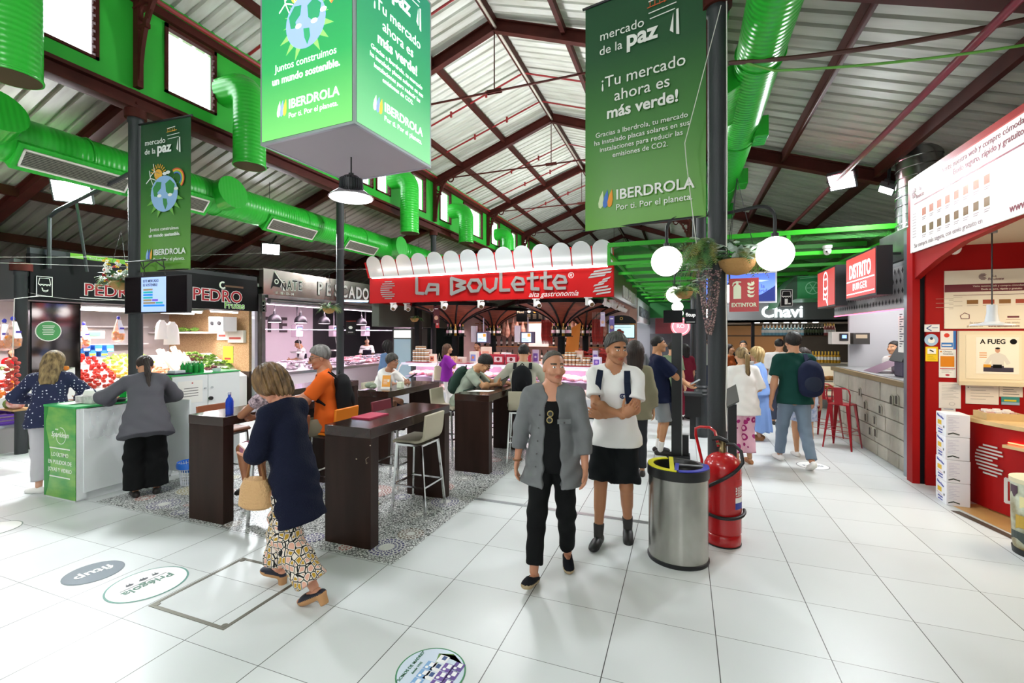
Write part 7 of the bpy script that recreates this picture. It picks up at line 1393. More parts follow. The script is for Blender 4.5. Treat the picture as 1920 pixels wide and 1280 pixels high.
b.line(F,[(w*.14,h*.22),(w*.18,h*.27),(w*.22,h*.24),(w*.22,h*.17),(w*.15,h*.17),(w*.14,h*.22)],.006,.001,0,z);b.rect(F,w*.55,h*.18,w*.65,h*.21,.001,0,z);b.rect(F,w*.54,h*.15,w*.66,h*.155,.001,3,z)
b.text(F,'Su compra más segura, con envío',w*.44,h*.085,h*.048,4,z=z);b.text(F,'gratuito en',w*.27,h*.03,h*.048,4,z=z);b.text(F,'www.laboulette.com',w*.52,h*.03,h*.048,0,bold=.012,z=z);b.build('print',[C('#6a1c2c'),C('#e8d8c4'),C('#8a5a1c'),C('#a03a1c'),C('#a8917c')],t)
t,F,w,h,z = wall_sheet(1794,620,1920,718,'cream framed display case with a chef poster on the kiosk wall','#e3d4b6','display case',.05,'display_case');B().rect(F,w*.10,h*.10,w*.92,h*.93,.004,z=z).build('inner_panel',C('#eadcc0'),t);b = B();b.rect(F,w*.25,h*.2,w*.88,h*.88,.001,0,z+.005);b.text(F,'A FUEG',w*.50,h*.76,h*.12,1,bold=.02,z=z+.006,sx=.9);b.disc(F,w*.80,h*.80,h*.05,.001,1,z+.006,18)
b.disc(F,w*.57,h*.64,h*.035,.001,2,z+.006,14,h*.05);b.disc(F,w*.57,h*.675,h*.035,.001,1,z+.0068,14,h*.018);b.poly(F,[(w*.46,h*.55),(w*.54,h*.59),(w*.60,h*.59),(w*.68,h*.55),(w*.76,h*.40),(w*.70,h*.37),(w*.66,h*.46),(w*.66,h*.34),(w*.48,h*.34),(w*.48,h*.46),(w*.43,h*.37),(w*.37,h*.40)],.001,3,z+.006)
b.rect(F,w*.36,h*.24,w*.80,h*.35,.001,4,z+.007);b.rect(F,w*.36,h*.32,w*.47,h*.375,.001,5,z+.008);b.rect(F,w*.5,h*.31,w*.63,h*.375,.001,1,z+.008);b.rect(F,w*.66,h*.32,w*.8,h*.375,.001,0,z+.008)
for k in range(3): b.rect(F,w*.30,h*(.50+.04*k),w*.41,h*(.515+.04*k),.001,6,z+.006)
b.build('chef_poster',[C('#efe6d6'),STB,C('#c89478'),C('#d4cfc6'),C('#3a3446'),C('#d8982c'),C('#d8873a')],t);B().rect(F,-.01,-.015,w+.01,h*.05,.03,z=z).build('sill',C('#d8c8a8'),t)
t,F,w,h,z = wall_sheet(1733,608,1761,622,'small white card with a blue angle mark at the top of the kiosk notices','#e8e6e4');b = B();b.line(F,[(w*.45,h*.85),(w*.15,h*.5),(w*.45,h*.15)],h*.12,.0006,0,z);b.rect(F,w*.5,h*.5,w*.9,h*.58,.0006,0,z);b.build('print',C('#4a5a8a'),t)
t,F,w,h,z = wall_sheet(1733,626,1759,648,'round pale blue sticker on the red kiosk wall','#a9c3dc','sticker',.004,'sticker',True);b = B();b.disc(F,w*.5,h*.45,w*.25,.0006,0,z);b.disc(F,w*.5,h*.62,w*.12,.0006,1,z+.001);b.build('print',[PAPER,C('#3a3a4a')],t)
t,F,w,h,z = wall_sheet(1763,620,1792,654,'white and blue card with a red ball above the orange card','#ece4de');b = B();b.rect(F,w*.82,0,w,h,.0006,0,z);b.rect(F,w*.05,h*.1,w*.8,h*.35,.0006,0,z);b.disc(F,w*.4,h*.75,w*.18,.0006,1,z);b.rect(F,w*.1,h*.18,w*.7,h*.25,.0006,2,z+.001);b.build('print',[C('#3a78c0'),C('#d83a2a'),PAPER],t)
t,F,w,h,z = wall_sheet(1735,650,1758,677,'yellow notice with a small camera picture on the red kiosk wall','#f0c81a');b = B();b.rect(F,w*.15,h*.52,w*.85,h*.88,.0006,0,z);b.poly(F,[(w*.3,h*.75),(w*.65,h*.62),(w*.65,h*.7),(w*.35,h*.82)],.0006,1,z+.001);rows_(b,F,w,h,z,.1,.45,4,2);b.build('print',[PAPER,STB,C('#a08a1c')],t)
t,F,w,h,z = wall_sheet(1760,655,1792,707,'voucher card with an orange block on the red kiosk wall','#ece8e2');b = B();b.rect(F,w*.08,h*.38,w*.9,h*.76,.0006,0,z);b.text(F,'Cheque',w*.5,h*.90,h*.075,1,z=z);b.text(F,'Gourmet',w*.53,h*.82,h*.075,1,z=z);b.disc(F,w*.12,h*.92,w*.06,.0006,0,z,10);b.rect(F,w*.05,h*.30,w*.95,h*.33,.0006,2,z);rows_(b,F,w,h,z,.17,.27,3,1);b.disc(F,w*.5,h*.09,w*.13,.0006,2,z,14,h*.035);b.build('print',[C('#d8820f'),C('#55504c'),C('#b8384a')],t)
t,F,w,h,z = wall_sheet(1760,717,1801,764,'white letter sheet with an oval stamp on the red kiosk wall','#e9e2da');b = B();rows_(b,F,w,h,z,.35,.92,11,0,.12,.9,.16);b.ring(F,w*.6,h*.17,h*.08,h*.09,.0006,0,z,20,0,360,.7);b.build('print',C('#8a8480'),t)
t,F,w,h,z = wall_sheet(1765,765,1791,778,'narrow white slip below the letter sheet','#e4dcd6');b = B();rows_(b,F,w,h,z,.2,.8,2,0);b.build('print',C('#6a7a9a'),t)
t,F,w,h,z = wall_sheet(1810,722,1872,756,'wide white certificate under the framed display case','#e9ddd0');b = B();rows_(b,F,w,h,z,.25,.85,5,0,.15,.85,.14);b.rect(F,w*.06,h*.82,w*.1,h*.88,.0006,0,z);b.build('print',C('#7a706a'),t)
t,F,w,h,z = wall_sheet(1873,722,1917,743,'small white notice with four bold lines at the right edge','#e8dccc');b = B();rows_(b,F,w,h,z,.2,.8,4,0);b.build('print',C('#4a4644'),t)
t,F,w,h,z = wall_sheet(1877,744,1911,758,'teal and yellow card below the small white notice','#3a8a86');b = B();b.rect(F,w*.15,h*.42,w*.82,h*.62,.0006,0,z);b.rect(F,0,0,w,h*.32,.0006,1,z);b.build('print',[C('#d8c02a'),C('#9ab0c0')],t)
# kiosk counter, boxes, drum, lamp
t = thing('kiosk_counter','curved dark red counter with wooden edge and striped silver logo','counter',(3.4,5.9,0));CP = [(2.93,6.62),(2.95,6.45),(3.0,6.25),(3.07,6.05),(3.16,5.88),(3.30,5.72),(3.50,5.6),(3.8,5.55)]
def ribbon(P,z0,z1,off=0): b = B();vs = [];  [vs.extend([(x-off,y-off*.7,z0),(x-off,y-off*.7,z1)]) for x,y in P];b.add(vs,[(2*i,2*i+2,2*i+3,2*i+1) for i in range(len(P)-1)]);return b
b = ribbon(CP,.02,.91);k = len(b.v);vs = [(4.3,6.62,.91),(4.3,5.55,.91)];b.add([(x,y,.91) for x,y in CP]+vs[::-1],[tuple(range(len(CP)+2))]);b.build('front_panel',KR,t)
b = B();P2 = [(x-.05,y-.03) for x,y in CP];n = len(P2);b.add([(x,y,.905) for x,y in P2]+[(x,y,.945) for x,y in P2]+[(4.3,5.5,.905),(4.3,6.62,.905),(4.3,5.5,.945),(4.3,6.62,.945)],[(i,i+1,n+i+1,n+i) for i in range(n-1)]+[tuple(list(range(n,2*n))+[2*n+2,2*n+3]),tuple(list(range(n))[::-1]+[2*n+1,2*n])]);b.build('wooden_top',mk('pale_wood','#d8b884',.4,var=(5,.2)),t)
P3 = CP[3:];b = B();n = len(P3);b.add([(x-.09,y-.06,.72) for x,y in P3]+[(x-.09,y-.06,.75) for x,y in P3]+[(x+.02,y+.02,.72) for x,y in P3]+[(x+.02,y+.02,.75) for x,y in P3],[(i,i+1,n+i+1,n+i) for i in range(n-1)]+[(n+i,n+i+1,3*n+i+1,3*n+i) for i in range(n-1)]+[(2*n+i,2*n+i+1,i+1,i) for i in range(n-1)]);b.build('lower_ledge',MATS['pale_wood'],t);b = B();b.tube([(x-.02,y-.015,.765) for x,y in P3],.008,6);b.build('red_glow_tube',mk('red_glow','#ff4030',.4,emis=(1,.12,.05),est=5),t)
d_ = Vector((CP[3][0]-CP[1][0],CP[3][1]-CP[1][1],0));F = Frame((CP[1][0]-.012,CP[1][1]-.004,0),d_,(0,0,1));b = B();stripes_c(b,F,.23,.53,.165,0,9,.0)
d2 = Vector((CP[5][0]-CP[3][0],CP[5][1]-CP[3][1],0));F2 = Frame((CP[3][0]-.04,CP[3][1]-.02,0),d2,(0,0,1));b.line(F2,[(.0,.40),(.0,.17),(.24,.2),(.12,.28),(.24,.36),(.0,.40)],.03,.004,0,0);b.text(F2,'oulette',.3,.2,.2,0,'LEFT');b.build('logo',C('#cfc9c6'),t)
struct(B().add([(2.62,6.1,.003),(2.70,6.1,.003),(3.05,4.6,.003),(2.97,4.6,.003)],[(0,3,2,1)]),'trim_kiosk_strip',C('#4a3c30'));struct(B().add([(2.70,6.35,.002),(4.4,6.8,.002),(4.4,4.0,.002),(3.1,4.3,.002)],[(0,3,2,1)]),'floor_kiosk',mk('orange_floor','#d8a868',.35,var=(3,.2)))
bxs = None
for i in range(4):
    lab = 'white printed carton in the stack at the kiosk counter, %s' % ['lowest','second from the floor','third from the floor','topmost'][i]
    t = thing('carton',lab,'carton',(2.77,6.40,.247*i),-4+random.uniform(-3,3));B().box((-.10,-.13,0),(.10,.13,.245)).build('box_body',C('#ebe9ee'),t,world=False,bev=.006);b = B();F = Frame((-.1008,.13,0),(0,-1,0),(0,0,1));b.text(F,'Dulces Fritos',.12,.19,.035,0,bold=.02,sx=.9,rot=-.18);b.rect(F,.05,.11,.15,.16,.0006,1);b.text(F,'Artesanas',.12,.05,.03,0,shear=.3);b.text(F,'del Horno',.12,.02,.026,0,shear=.3);b.rect(F,.2,.085,.225,.11,.0006,2);b.line(F,[(.04,.09),(.17,.075)],.004,.0006,3)
    F = Frame((-.1,-.1308,0),(1,0,0),(0,0,1));rows_(b,F,.2,.245,0,.3,.85,9,4,.1,.55,.2);b.line(F,[(.02,.03),(.06,.045),(.11,.03)],.012,.0006,2);b.build('print',[C('#3a44a0'),C('#e0b428'),C('#3a4038'),C('#c86a6a'),C('#b8b0c8')],t,world=False)
t = thing('printed_drum','round tin drum printed with a food picture at the right picture edge','drum',(2.80,5.12,0));B().lathe([(.17,0),(.175,.05),(.17,.05)],n=36).build('black_foot',BLACK,t,world=False)
pm = mk('food_print','#cfd6c4',.35,var=(7,.5,'#7a6a3a'));B().lathe([(.165,.05),(.172,.10),(.178,.3),(.182,.58),(.184,.62)],n=36).build('shell',pm,t,world=False);B().lathe([(.182,.60),(.19,.605),(.19,.64),(.17,.64)],n=36).build('rim',C('#d6cfae'),t,world=False)
b = B();
for a0,a1,z0,z1,m in ((170,195,.5,.58,0),(175,250,.12,.2,1),(190,260,.22,.34,2),(200,270,.4,.5,3)):
    for i in range(8): t0,t1 = R(a0+(a1-a0)*i/8),R(a0+(a1-a0)*(i+1)/8);b.add([(.1855*math.cos(q),.1855*math.sin(q),z) for q,z in ((t0,z0+.02*math.sin(i)),(t1,z0+.02*math.sin(i+1)),(t1,z1),(t0,z1))],[(0,1,2,3)],m)
b.build('print',[C('#4a3240'),C('#3a4440'),C('#b8963a'),C('#e0d6a0')],t,world=False)
b = B();b.lathe([(.13,0),(.14,.02),(.12,.12),(.08,.2),(.05,.22)],(2.86,5.12,.64),14);b.build('paper_bag',C('#d9d9e4'),label='pale bag standing on the printed drum',cat='bag')
t = thing('sample_tray','wooden tray of white sachets on the kiosk counter','tray',(3.12,6.36,.945));B().box((2.99,6.26,.945),(3.30,6.50,.96)).build('tray_floor',MATS['pale_wood'],t);b = B();b.box((2.99,6.26,.96),(3.30,6.275,1.02));b.box((2.99,6.485,.96),(3.30,6.50,1.02));b.box((2.99,6.275,.96),(3.005,6.485,1.02));b.box((3.285,6.275,.96),(3.30,6.485,1.02));b.build('tray_rim',MATS['pale_wood'],t)
for i in range(16): x,y = 3.03+.06*(i % 4),6.31+.05*(i//4);B().box((x,y,1.0+.01*(i % 3)),(x+.05,y+.035,1.025+.01*(i % 3))).build('sachet',C('#f0e6e2' if i % 3 else '#d8a8a0'),t)
t = thing('figurine','tiny white figurine with a dark cap on the kiosk counter','figurine',(3.42,6.2,.945));B().ball((3.42,6.2,.975),(.028,.025,.03),10).build('figure_body',C('#d8c8a8'),t);B().ball((3.42,6.2,1.015),(.018,.018,.018),10).build('figure_head',C('#e8d8c0'),t);B().ball((3.42,6.2,1.032),(.02,.02,.01),10).build('cap',C('#2a2624'),t)
p = AY(1860,610,6.0);t = thing('pendant_lamp','flared white glass pendant lamp hanging in the red kiosk','lamp',(p.x,6.0,1.94));B().lathe([(.165,0),(.16,.012),(.09,.025),(.055,.04),(.045,.10),(.04,.13),(.04,.21),(0,.212)],n=28).build('shade',mk('frosted','#c9ccd0',.3),t,world=False);B().tube([(0,0,.21),(0,0,.98)],.006,6).build('cord',BLACK,t,world=False);B().cyl((0,0,.93),(0,0,.98),.04,n=14).build('ceiling_rose',C('#8a8a88'),t,world=False)
def dome(p,lab,up): t = thing('dome_camera',lab,'camera',p);B().cyl((0,0,.04),(0,0,.085),.07,n=20).build('mount',WHT,t,world=False);B().ball((0,0,.0),(.06,.06,.075),18).build('dome',WHT,t,world=False);B().ball((-.02,-.05,-.02),.018,10).build('lens',BLACK,t,world=False)
dome(AY(1551,470,9.05),'white dome camera under the green mesh walkway',0);dome(AX(1790,465,2.9),'white dome camera on the red arched fascia',0)
# ---- extinguisher plate on the column, green canopy, far bar
t = thing('extinguisher_sign','red plate with white extinguisher and flame symbols reading EXTINTOR on the column','sign',(.5,4.72,2.06));F = Frame((.40,4.72,2.063),(1,-.05,0),(0,0,1));B().rect(F,0,0,.245,.31,.004).build('plate',mk('sign_plate_red','#b01418',.35),t);b = B();z = .005;b.poly(F,[(.035,.12),(.10,.12),(.10,.23),(.085,.25),(.05,.25),(.035,.23)],.001,0,z);b.poly(F,[(.058,.25),(.078,.25),(.078,.272),(.10,.268),(.10,.28),(.06,.285),(.03,.27),(.025,.24),(.032,.24),(.04,.262),(.058,.268)],.001,0,z);b.rect(F,.045,.195,.09,.212,.001,1,z+.001)
for k in range(4): y = .13+.035*k;b.poly(F,[(.15,y+.03),(.155,y+.01),(.175,y),(.20,y+.005),(.212,y+.03),(.20,y+.022),(.18,y+.02),(.165,y+.032)],.001,0,z)
b.poly(F,[(.18,.26),(.19,.29),(.185,.265),(.205,.28),(.21,.25)],.001,0,z);b.text(F,'EXTINTOR',.122,.045,.052,0,bold=.03,z=z,sx=.82);b.build('symbols',C('#dfe6c8'),t)
GR = mk('bright_green_steel','#2fae1e',.4);MSH = mk('green_mesh','#2f7f2a',.5,alpha=.42)
t = thing('mesh_walkway','green steel mesh walkway spanning the aisle above the far stalls','walkway',(.9,15,3.2))
for k,y in enumerate([9.05,10.6,12.1,13.6,15.1,16.6,18.1,20,22]):
    B().box((-1.4,y,3.56),(3.3,y+.07,3.64)).build('cross_beam',GR,t);B().box((-1.4,y,3.20),(3.3,y+.05,3.26)).build('lower_beam',GR,t)
for x in (-1.38,.28,1.7,3.24): B().box((x-.03,9.05,3.40),(x+.03,22,3.46)).build('long_beam',GR,t)
for x in (-1.38,1.7,3.24): B().box((x-.03,9.06,3.2),(x+.03,9.12,3.6)).build('post',GR,t)
b = B();
for k in range(9): y0 = 9.1+1.5*k;b.add([(-1.38,y0,3.45),(3.24,y0,3.45),(3.24,y0+1.45,3.45),(-1.38,y0+1.45,3.45)],[(0,1,2,3)]);b.add([(-1.38,y0,3.45),(3.24,y0,3.45),(3.24,y0,3.56),(-1.38,y0,3.56)],[(0,1,2,3)])
b.build('mesh_panel',MSH,t)
t = thing('video_screen','hanging screen with a blue sky picture behind the extinguisher plate','screen',(1.3,9.3,2.1));a,c = AY(1318,570,9.3),AY(1457,508,9.3);B().box((a.x,9.3,a.z),(c.x,9.38,c.z)).build('casing',mk('screen_frame','#d9dde4',.3),t);F = FRONT(a.x,9.298,a.z);w,h = c.x-a.x,c.z-a.z
b = B();b.rect(F,.03,.03,w-.03,h-.03,.002);b.build('display',grad('screen_sky',[(0,'#2a3a8a'),(.35,'#6a8ae8'),(1,'#4a6ad8')],a.z,c.z,.9),t);b = B();b.poly(F,[(.03,.03),(w*.62,.03),(w*.70,h*.22),(w*.8,h*.28),(w*.95,h*.5),(w-.03,h*.55),(w-.03,.03)],.001,0,.003);b.text(F,'de noche en la',w*.60,h*.48,.10,1,z=.005);b.text(F,'sierra de Madrid',w*.60,h*.33,.10,1,z=.005);b.poly(F,[(w*.3,h*.72),(w*.6,h*.78),(w*.9,h*.72),(w*.8,h*.68)],.001,2,.003);b.build('picture',[mk('lit_hill','#1c2a6a',.3,emis='#1c2a6a',est=.6),mk('lit_ink','#283a8a',.3,emis='#283a8a',est=.5),mk('lit_cloud','#b8c8f4',.3,emis='#a8bcf0',est=.8)],t)
for x in (a.x+.3,c.x-.3): B().tube([(x,9.34,c.z),(x,9.34,3.45)],.012,6).build('hanging_rod',BLACK,t)
t = thing('green_stall_box','dark green stall head with a white stall icon and lime drawing','stall',(3.0,11.2,2.3));p,q = AY(1458,580,11.2),AY(1495,530,11.2);b = B();b.add([(p.x,11.2,2.42),(q.x,11.2,2.62),(q.x,11.2,3.1),(p.x+.15,11.2,2.85),(p.x,12.6,2.42),(q.x,12.6,2.62),(q.x,12.6,3.1),(p.x+.15,12.6,2.85)],[(0,1,2,3),(7,6,5,4),(0,3,7,4),(3,2,6,7),(0,4,5,1)]);b.build('dark_side',C('#1d4a30'),t);r = AY(1534,575,11.2);B().box((q.x,11.2,2.60),(r.x+.3,12.6,3.08)).build('front',mk('green_front','#1f8a4a',.4),t);b = B();F = FRONT(q.x,11.198,2.6);b.ring(F,.28,.22,.12,.135,.001,0,0,24);
for k in range(6): b.line(F,[(.28,.22),(.28+.11*math.cos(R(60*k)),.22+.11*math.sin(R(60*k)))],.012,.001)
b.line(F,[(.05,.42),(.5,.46)],.012,.001);b.build('lime_drawing',C('#7fc89a'),t);icon_plate(FRONT(0,11.19,0),p.x+.05,2.44,.36,'stall',t)
t = thing('far_bar','bar across the aisle end with lit white letters on a grey fascia','bar',(3.5,13.5,0));YB_ = 13.0;a,c = AY(1362,600,YB_),AY(1580,545,YB_)
B().box((a.x,YB_,2.14),(c.x+1,YB_+.15,2.62)).build('fascia',mk('fascia_grey','#6c6e6e',.45),t);F = FRONT(0,YB_-.002,0);b = B();p = AY(1427,595,YB_);b.text(F,'Chavi',p.x,2.27,.40,0,'LEFT',bold=.02,d=.03,sx=1.0);b.build('lettering',mk('neon_white','#ffffff',.4,emis=(.85,1,1),est=2.2),t)
B().box((a.x,YB_+3,0),(c.x+1,YB_+3.1,3)).build('rear_panel',mk('bar_dark','#2a2522',.6,var=(2,.4)),t);B().box((a.x,YB_,2.14),(c.x+1,YB_+3,2.2)).build('canopy',C('#8f8a82'),t);B().box((a.x,YB_+.8,1.78),(c.x+.6,YB_+1.1,1.81)).build('bottle_shelf',mk('shelf_dark','#4a3626',.5),t);B().box((a.x,YB_+.3,0),(c.x+.6,YB_+.9,1.08)).build('counter',mk('bar_counter','#8a8d90',.4),t);B().box((a.x+1.2,YB_+.25,1.08),(c.x+.6,YB_+.95,1.12)).build('counter_top',STEEL,t);B().box((AY(1410,600,YB_).x,YB_+.1,0),(AY(1416,600,YB_).x,YB_+.2,2.2)).build('post',STB,t);B().box((a.x,YB_+2.9,1.2),(a.x+1.8,YB_+3.0,2.1)).build('lit_niche',mk('warm_lit','#7a4c24',.5,emis=(1,.55,.2),est=.06),t)
B().box((AY(1505,690,YB_).x,YB_+.1,.35),(c.x+.6,YB_+.28,1.05)).build('pastry_case',mk('case_glass','#f4e6cc',.2,emis=(1,.85,.6),est=.35),t)
light('AREA',(3.2,YB_+1.4,2.1),45,(1,.86,.66),2.5,sy=.8)
for i in range(7): p = AY(1418+18*i,590,YB_+.4);t2 = thing('downlight','round white downlight in the far bar canopy','light',(p.x,YB_+.25+.08*(i % 3),2.128),0,'downlights of the far bar');B().cyl((0,0,0),(0,0,.012),.06,n=16).build('lens',LAMPW,t2,world=False)
def far_row(k,z,n,x0,x1,y,lab,grp,gl,cp,lb,pr):
    K = bottle_kind(k,lab,'bottle',gl,cp,lb,pr,grp)
    for i in range(n):
        p = (x0+(x1-x0)*i/max(1,n-1),y,z)
        if i == 0: K.location = p
        else: dup(K,p,0)
X_ = lambda u: AY(u,620,YB_+.95).x
far_row('gin_bottle',1.81,12,X_(1431),X_(1504),YB_+.95,'pale blue bottle on the upper shelf of the far bar','pale blue bottles of the far bar',GBL,C('#e8f0f4'),PAPER,LIQ);far_row('green_bottle',1.81,7,X_(1510),X_(1541),YB_+.95,'dark green bottle on the upper shelf of the far bar','dark green bottles of the far bar',GK,C('#2a3a2a'),C('#4a5a3a'),LIQ);far_row('pink_bottle',1.81,4,X_(1547),X_(1563),YB_+.95,'pinkish bottle at the end of the upper far shelf','pinkish bottles of the far bar',mk('bottle_pink','#b86a6a',.15),GLD,PAPER,CHAMP)
X_ = lambda u: AY(u,660,YB_+.6).x
far_row('liquor_bottle',1.12,6,X_(1496),X_(1518),YB_+.6,'white headed bottle on the far bar counter','white headed bottles of the far bar',mk('bottle_navy','#22283a',.2),C('#f0f0f0'),C('#e8e8e8'),WINE);far_row('juice_bottle',1.12,9,X_(1524),X_(1572),YB_+.6,'amber and yellow bottle on the far bar counter','amber bottles of the far bar counter',mk('bottle_honey','#c8962a',.2),C('#d8b03a'),PAPER,LIQ)
loaf = proto('pastry','','pastry','',lambda b: (b.ball((0,0,.04),(.10,.06,.05),12),(mk('crust','#c8863a',.5,var=(10,.4)),{}))[1]);X_ = lambda u: AY(u,700,YB_+.05).x
scatter(loaf,[(X_(1508+6*i),YB_+.05,z) for z in (.72,.5) for i in range(11)],'golden pastry in the lit case of the far bar','pastries of the far bar',flat=True);b = B();
for z in (.49,.71): B().box((X_(1503),YB_-.03,z-.02),(X_(1578),YB_+.12,z)).build('case_shelf',STEEL,t)
# ---- stalls along the far aisle on the left
t = thing('far_stall','row of pale stalls along the left of the far aisle','stall',(-2.2,18,0));B().box((-1.55,15.6,2.25),(-1.42,21.5,3.05)).build('fascia',mk('pale_fascia','#c9cfd2',.35,.3),t);B().box((-3.0,15.6,0),(-2.9,21.5,3)).build('rear_panel',C('#b8aeb0'),t);B().box((-3,21.4,0),(-1.42,21.5,3)).build('end_panel',C('#8f969a'),t);B().box((-3.0,15.55,0),(-1.45,15.62,3.0)).build('near_panel',mk('posters_panel','#c8a89c',.5),t);B().box((-2.2,15.7,0),(-1.6,21.4,.95)).build('counter',C('#cfd2d4'),t);b = B();F = FACE_R(-1.418,15.7,2.25)
for i,ch in enumerate('MERCERIA'): b.text(F,ch,.5+.55*i,.2,.5,0,d=.03)
b.build('lettering',C('#5a6266'),t);light('AREA',(-2.0,18.5,2.2),60,(1,.85,.95),.5,sy=4)
F = FACE_R(-1.419,15.6,0);a = AY(1190,640,15.55);t2 = thing('notice','tall pink notice panel at the corner past the delicatessen','notice',(-1.6,15.5,1.2));B().box((-1.95,15.50,1.15),(-1.5,15.54,2.2)).build('board',C('#e0b8b0'),t2);b = B();F = FRONT(-1.95,15.499,1.15);b.rect(F,0,.85,.45,1.05,.001,0);b.rect(F,.1,.62,.3,.8,.001,1);b.disc(F,.2,.71,.05,.001,2,.001,14);rows_(b,F,.45,1.0,.001,.05,.55,9,3);b.build('print',[C('#d8962a'),PAPER,C('#c03a3a'),C('#b07a7a')],t2)
t = thing('hanging_sign','small black hanging sign with white letters beyond the plants','sign',AY(1295,592,12.4));p,q = AY(1283,607,12.4),AY(1307,579,12.4);B().box((p.x,12.4,p.z),(q.x,12.44,q.z)).build('board',STB,t);b = B();b.text(FRONT(0,12.398,0),'fitup',(p.x+q.x)/2,(p.z+q.z)/2,.13,0,bold=.02);b.rect(FRONT(0,12.398,0),p.x+.05,p.z+.04,q.x-.05,p.z+.05,.001);b.build('lettering',PAPER,t);B().tube([((p.x+q.x)/2,12.42,q.z),((p.x+q.x)/2,12.42,3.45)],.01,5).build('rod',BLACK,t)
t = thing('hanging_sign','black screen hung over the far aisle left of the globe lamps','sign',AY(1258,592,13));p,q = AY(1244,605,13),AY(1280,581,13);B().box((p.x,13,p.z),(q.x,13.06,q.z)).build('board',STB,t);B().tube([((p.x+q.x)/2,13.03,q.z),((p.x+q.x)/2,13.03,3.45)],.01,5).build('rod',BLACK,t)
t = thing('round_neon_sign','round pink neon sign at the far end of the aisle','sign',AY(1275,612,20));p = AY(1276,612,20);F = FRONT(p.x,20,p.z);B().disc(F,0,0,.38,.03).build('disc',mk('neon_pink','#f06a78',.4,emis=(1,.25,.3),est=1.1),t);b = B();b.ring(F,0,0,.29,.32,.002,0,.031);b.text(F,'RO',0,-.06,.22,0,z=.031);b.build('lettering',mk('neon_pale','#ffd0d0',.4,emis=(1,.7,.7),est=1.2),t);B().box((p.x-1.0,20.1,1.85),(p.x-.1,20.2,2.5)).build('side_panel',mk('dark_red_panel','#6a1c24',.5),t);B().tube([(p.x,20.02,p.z+.38),(p.x,20.02,3.45)],.015,6).build('rod',BLACK,t)
t = thing('far_stall','dark stall front closing the far end of the aisle','stall',(.3,21,0));B().box((-1.4,21,0),(1.6,21.2,1.85)).build('lower_front',C('#4a4e52'),t);B().box((-1.4,21,2.55),(3.2,21.2,3.2)).build('upper_front',mk('green_banner_far','#1b7a34',.5),t);B().box((-1.4,21.0,1.85),(1.6,21.15,2.55)).build('opening',mk('dim_opening','#70757a',.5),t)
# ---- totem post and box by the column
t = thing('sign_post','tall slim black totem post behind the recycling bin','post',(-.10,7.36,0));B().box((-.175,7.30,.0),(-.03,7.42,1.87)).build('shaft',mk('totem_black','#1c1f21',.4),t,bev=.004);B().box((-.03,7.31,.02),(-.02,7.41,1.86)).build('steel_edge',STEEL,t);B().box((-.24,7.2,0),(.09,7.52,.02)).build('base_plate',BLACK,t);B().box((-.02,7.33,.02),(.07,7.41,.32)).build('side_box',BLACK,t)
t = thing('litter_bin','small black box bin at the foot of the ringed column','bin',(.16,8.55,0));B().box((.02,8.45,.42),(.28,8.68,.78)).build('body',BLACK,t);B().box((.10,8.62,0),(.2,8.68,.42)).build('stand',BLACK,t);B().box((0,8.43,.78),(.3,8.7,.83)).build('lid',C('#3a3d40'),t)
t = thing('menu_lectern','narrow black lectern with a tilted board behind the thick column','lectern',(.62,5.6,0));B().box((.46,5.55,0),(.545,5.65,1.08)).build('stand',BLACK,t);b = B();b.add([(.43,5.45,1.06),(.56,5.45,1.14),(.56,5.78,1.28),(.43,5.78,1.20),(.43,5.47,1.04),(.56,5.47,1.12),(.56,5.80,1.26),(.43,5.80,1.18)],[(0,1,2,3),(7,6,5,4),(0,4,5,1),(1,5,6,2),(2,6,7,3),(3,7,4,0)]);b.build('board',C('#3a3a36'),t)
# ================================================================ people
BLK = cloth('#101112',200,.1);HB = hairmat('#17120f');HG = hairmat('#55534f','#2a2928');HDB = hairmat('#2a1a12');HBL = hairmat('#a58a5c','#4c3820')
# man in the grey overshirt
J = person('man walking forward in an open grey overshirt over a black tee',(-.95,3.42,0),188,1.70,lean=2,hyaw=30,hpitch=4,bulk=1.06,belly=.9,vox=.011,hvox=.0038,
    wl=(-.27,.10,.80),wr=(.31,-.02,.80),el=(-.5,-1,.1),er=(.6,-1,.1),al=(-.10,-.17,.10),ar=(.12,.20,.10),kl=(-.15,1,0),kr=(.1,1,0),toel=(-.18,1,-.1),toer=(.2,1,.25),sk='#bf8669',stub=True,brow='#4a3a30',
    hair=dict(mat=hairmat('#3a332d','#5b554e'),t=.005,c1=.030,slope=.72,vox=.005),hl=dict(curl=.4),hr=dict(curl=.3),
    top=dict(mat=BLK,t=.004,hem=-.1,sleeve=0,flare=.01,neck=-.035,vneck=.75,name='tee_shirt'),
    tops=[dict(mat=cloth('#77797a',300,.15,(5,.22)),t=.014,hem=-.20,sleeve=1.62,loose=.010,flare=.05,open=.062,ox=-.01,neck=.035,vneck=.2,nt=.014,fold=.005,name='overshirt',vox=.010)],
    bot=dict(mat=cloth('#131415',200,.1,(6,.3)),len=1.86,rk=.074,rh=.064,fold=.003),shoes=dict(mat=cloth('#15161c'),sole=mk('jute_sole','#b9a582',.9,bump=(300,.5)),open=True,w=.045,solez=.030))
g = lambda x,y,z: J['bg'](x,y,z);b = B()
b=B()
for zz,xx in ((.375,.0),(.325,.006)): b.tube([g(xx+.021*math.cos(2*PI*i/16),.142,zz+.021*math.sin(2*PI*i/16)) for i in range(16)],.0045,6,0,True);b.add([g(xx+.02*math.cos(2*PI*i/16),.142,zz+.02*math.sin(2*PI*i/16)) for i in range(16)],[tuple(range(16))[::-1]],1)
b.tube([g(.004,.145,.36),g(.004,.145,.34)],.004,6)
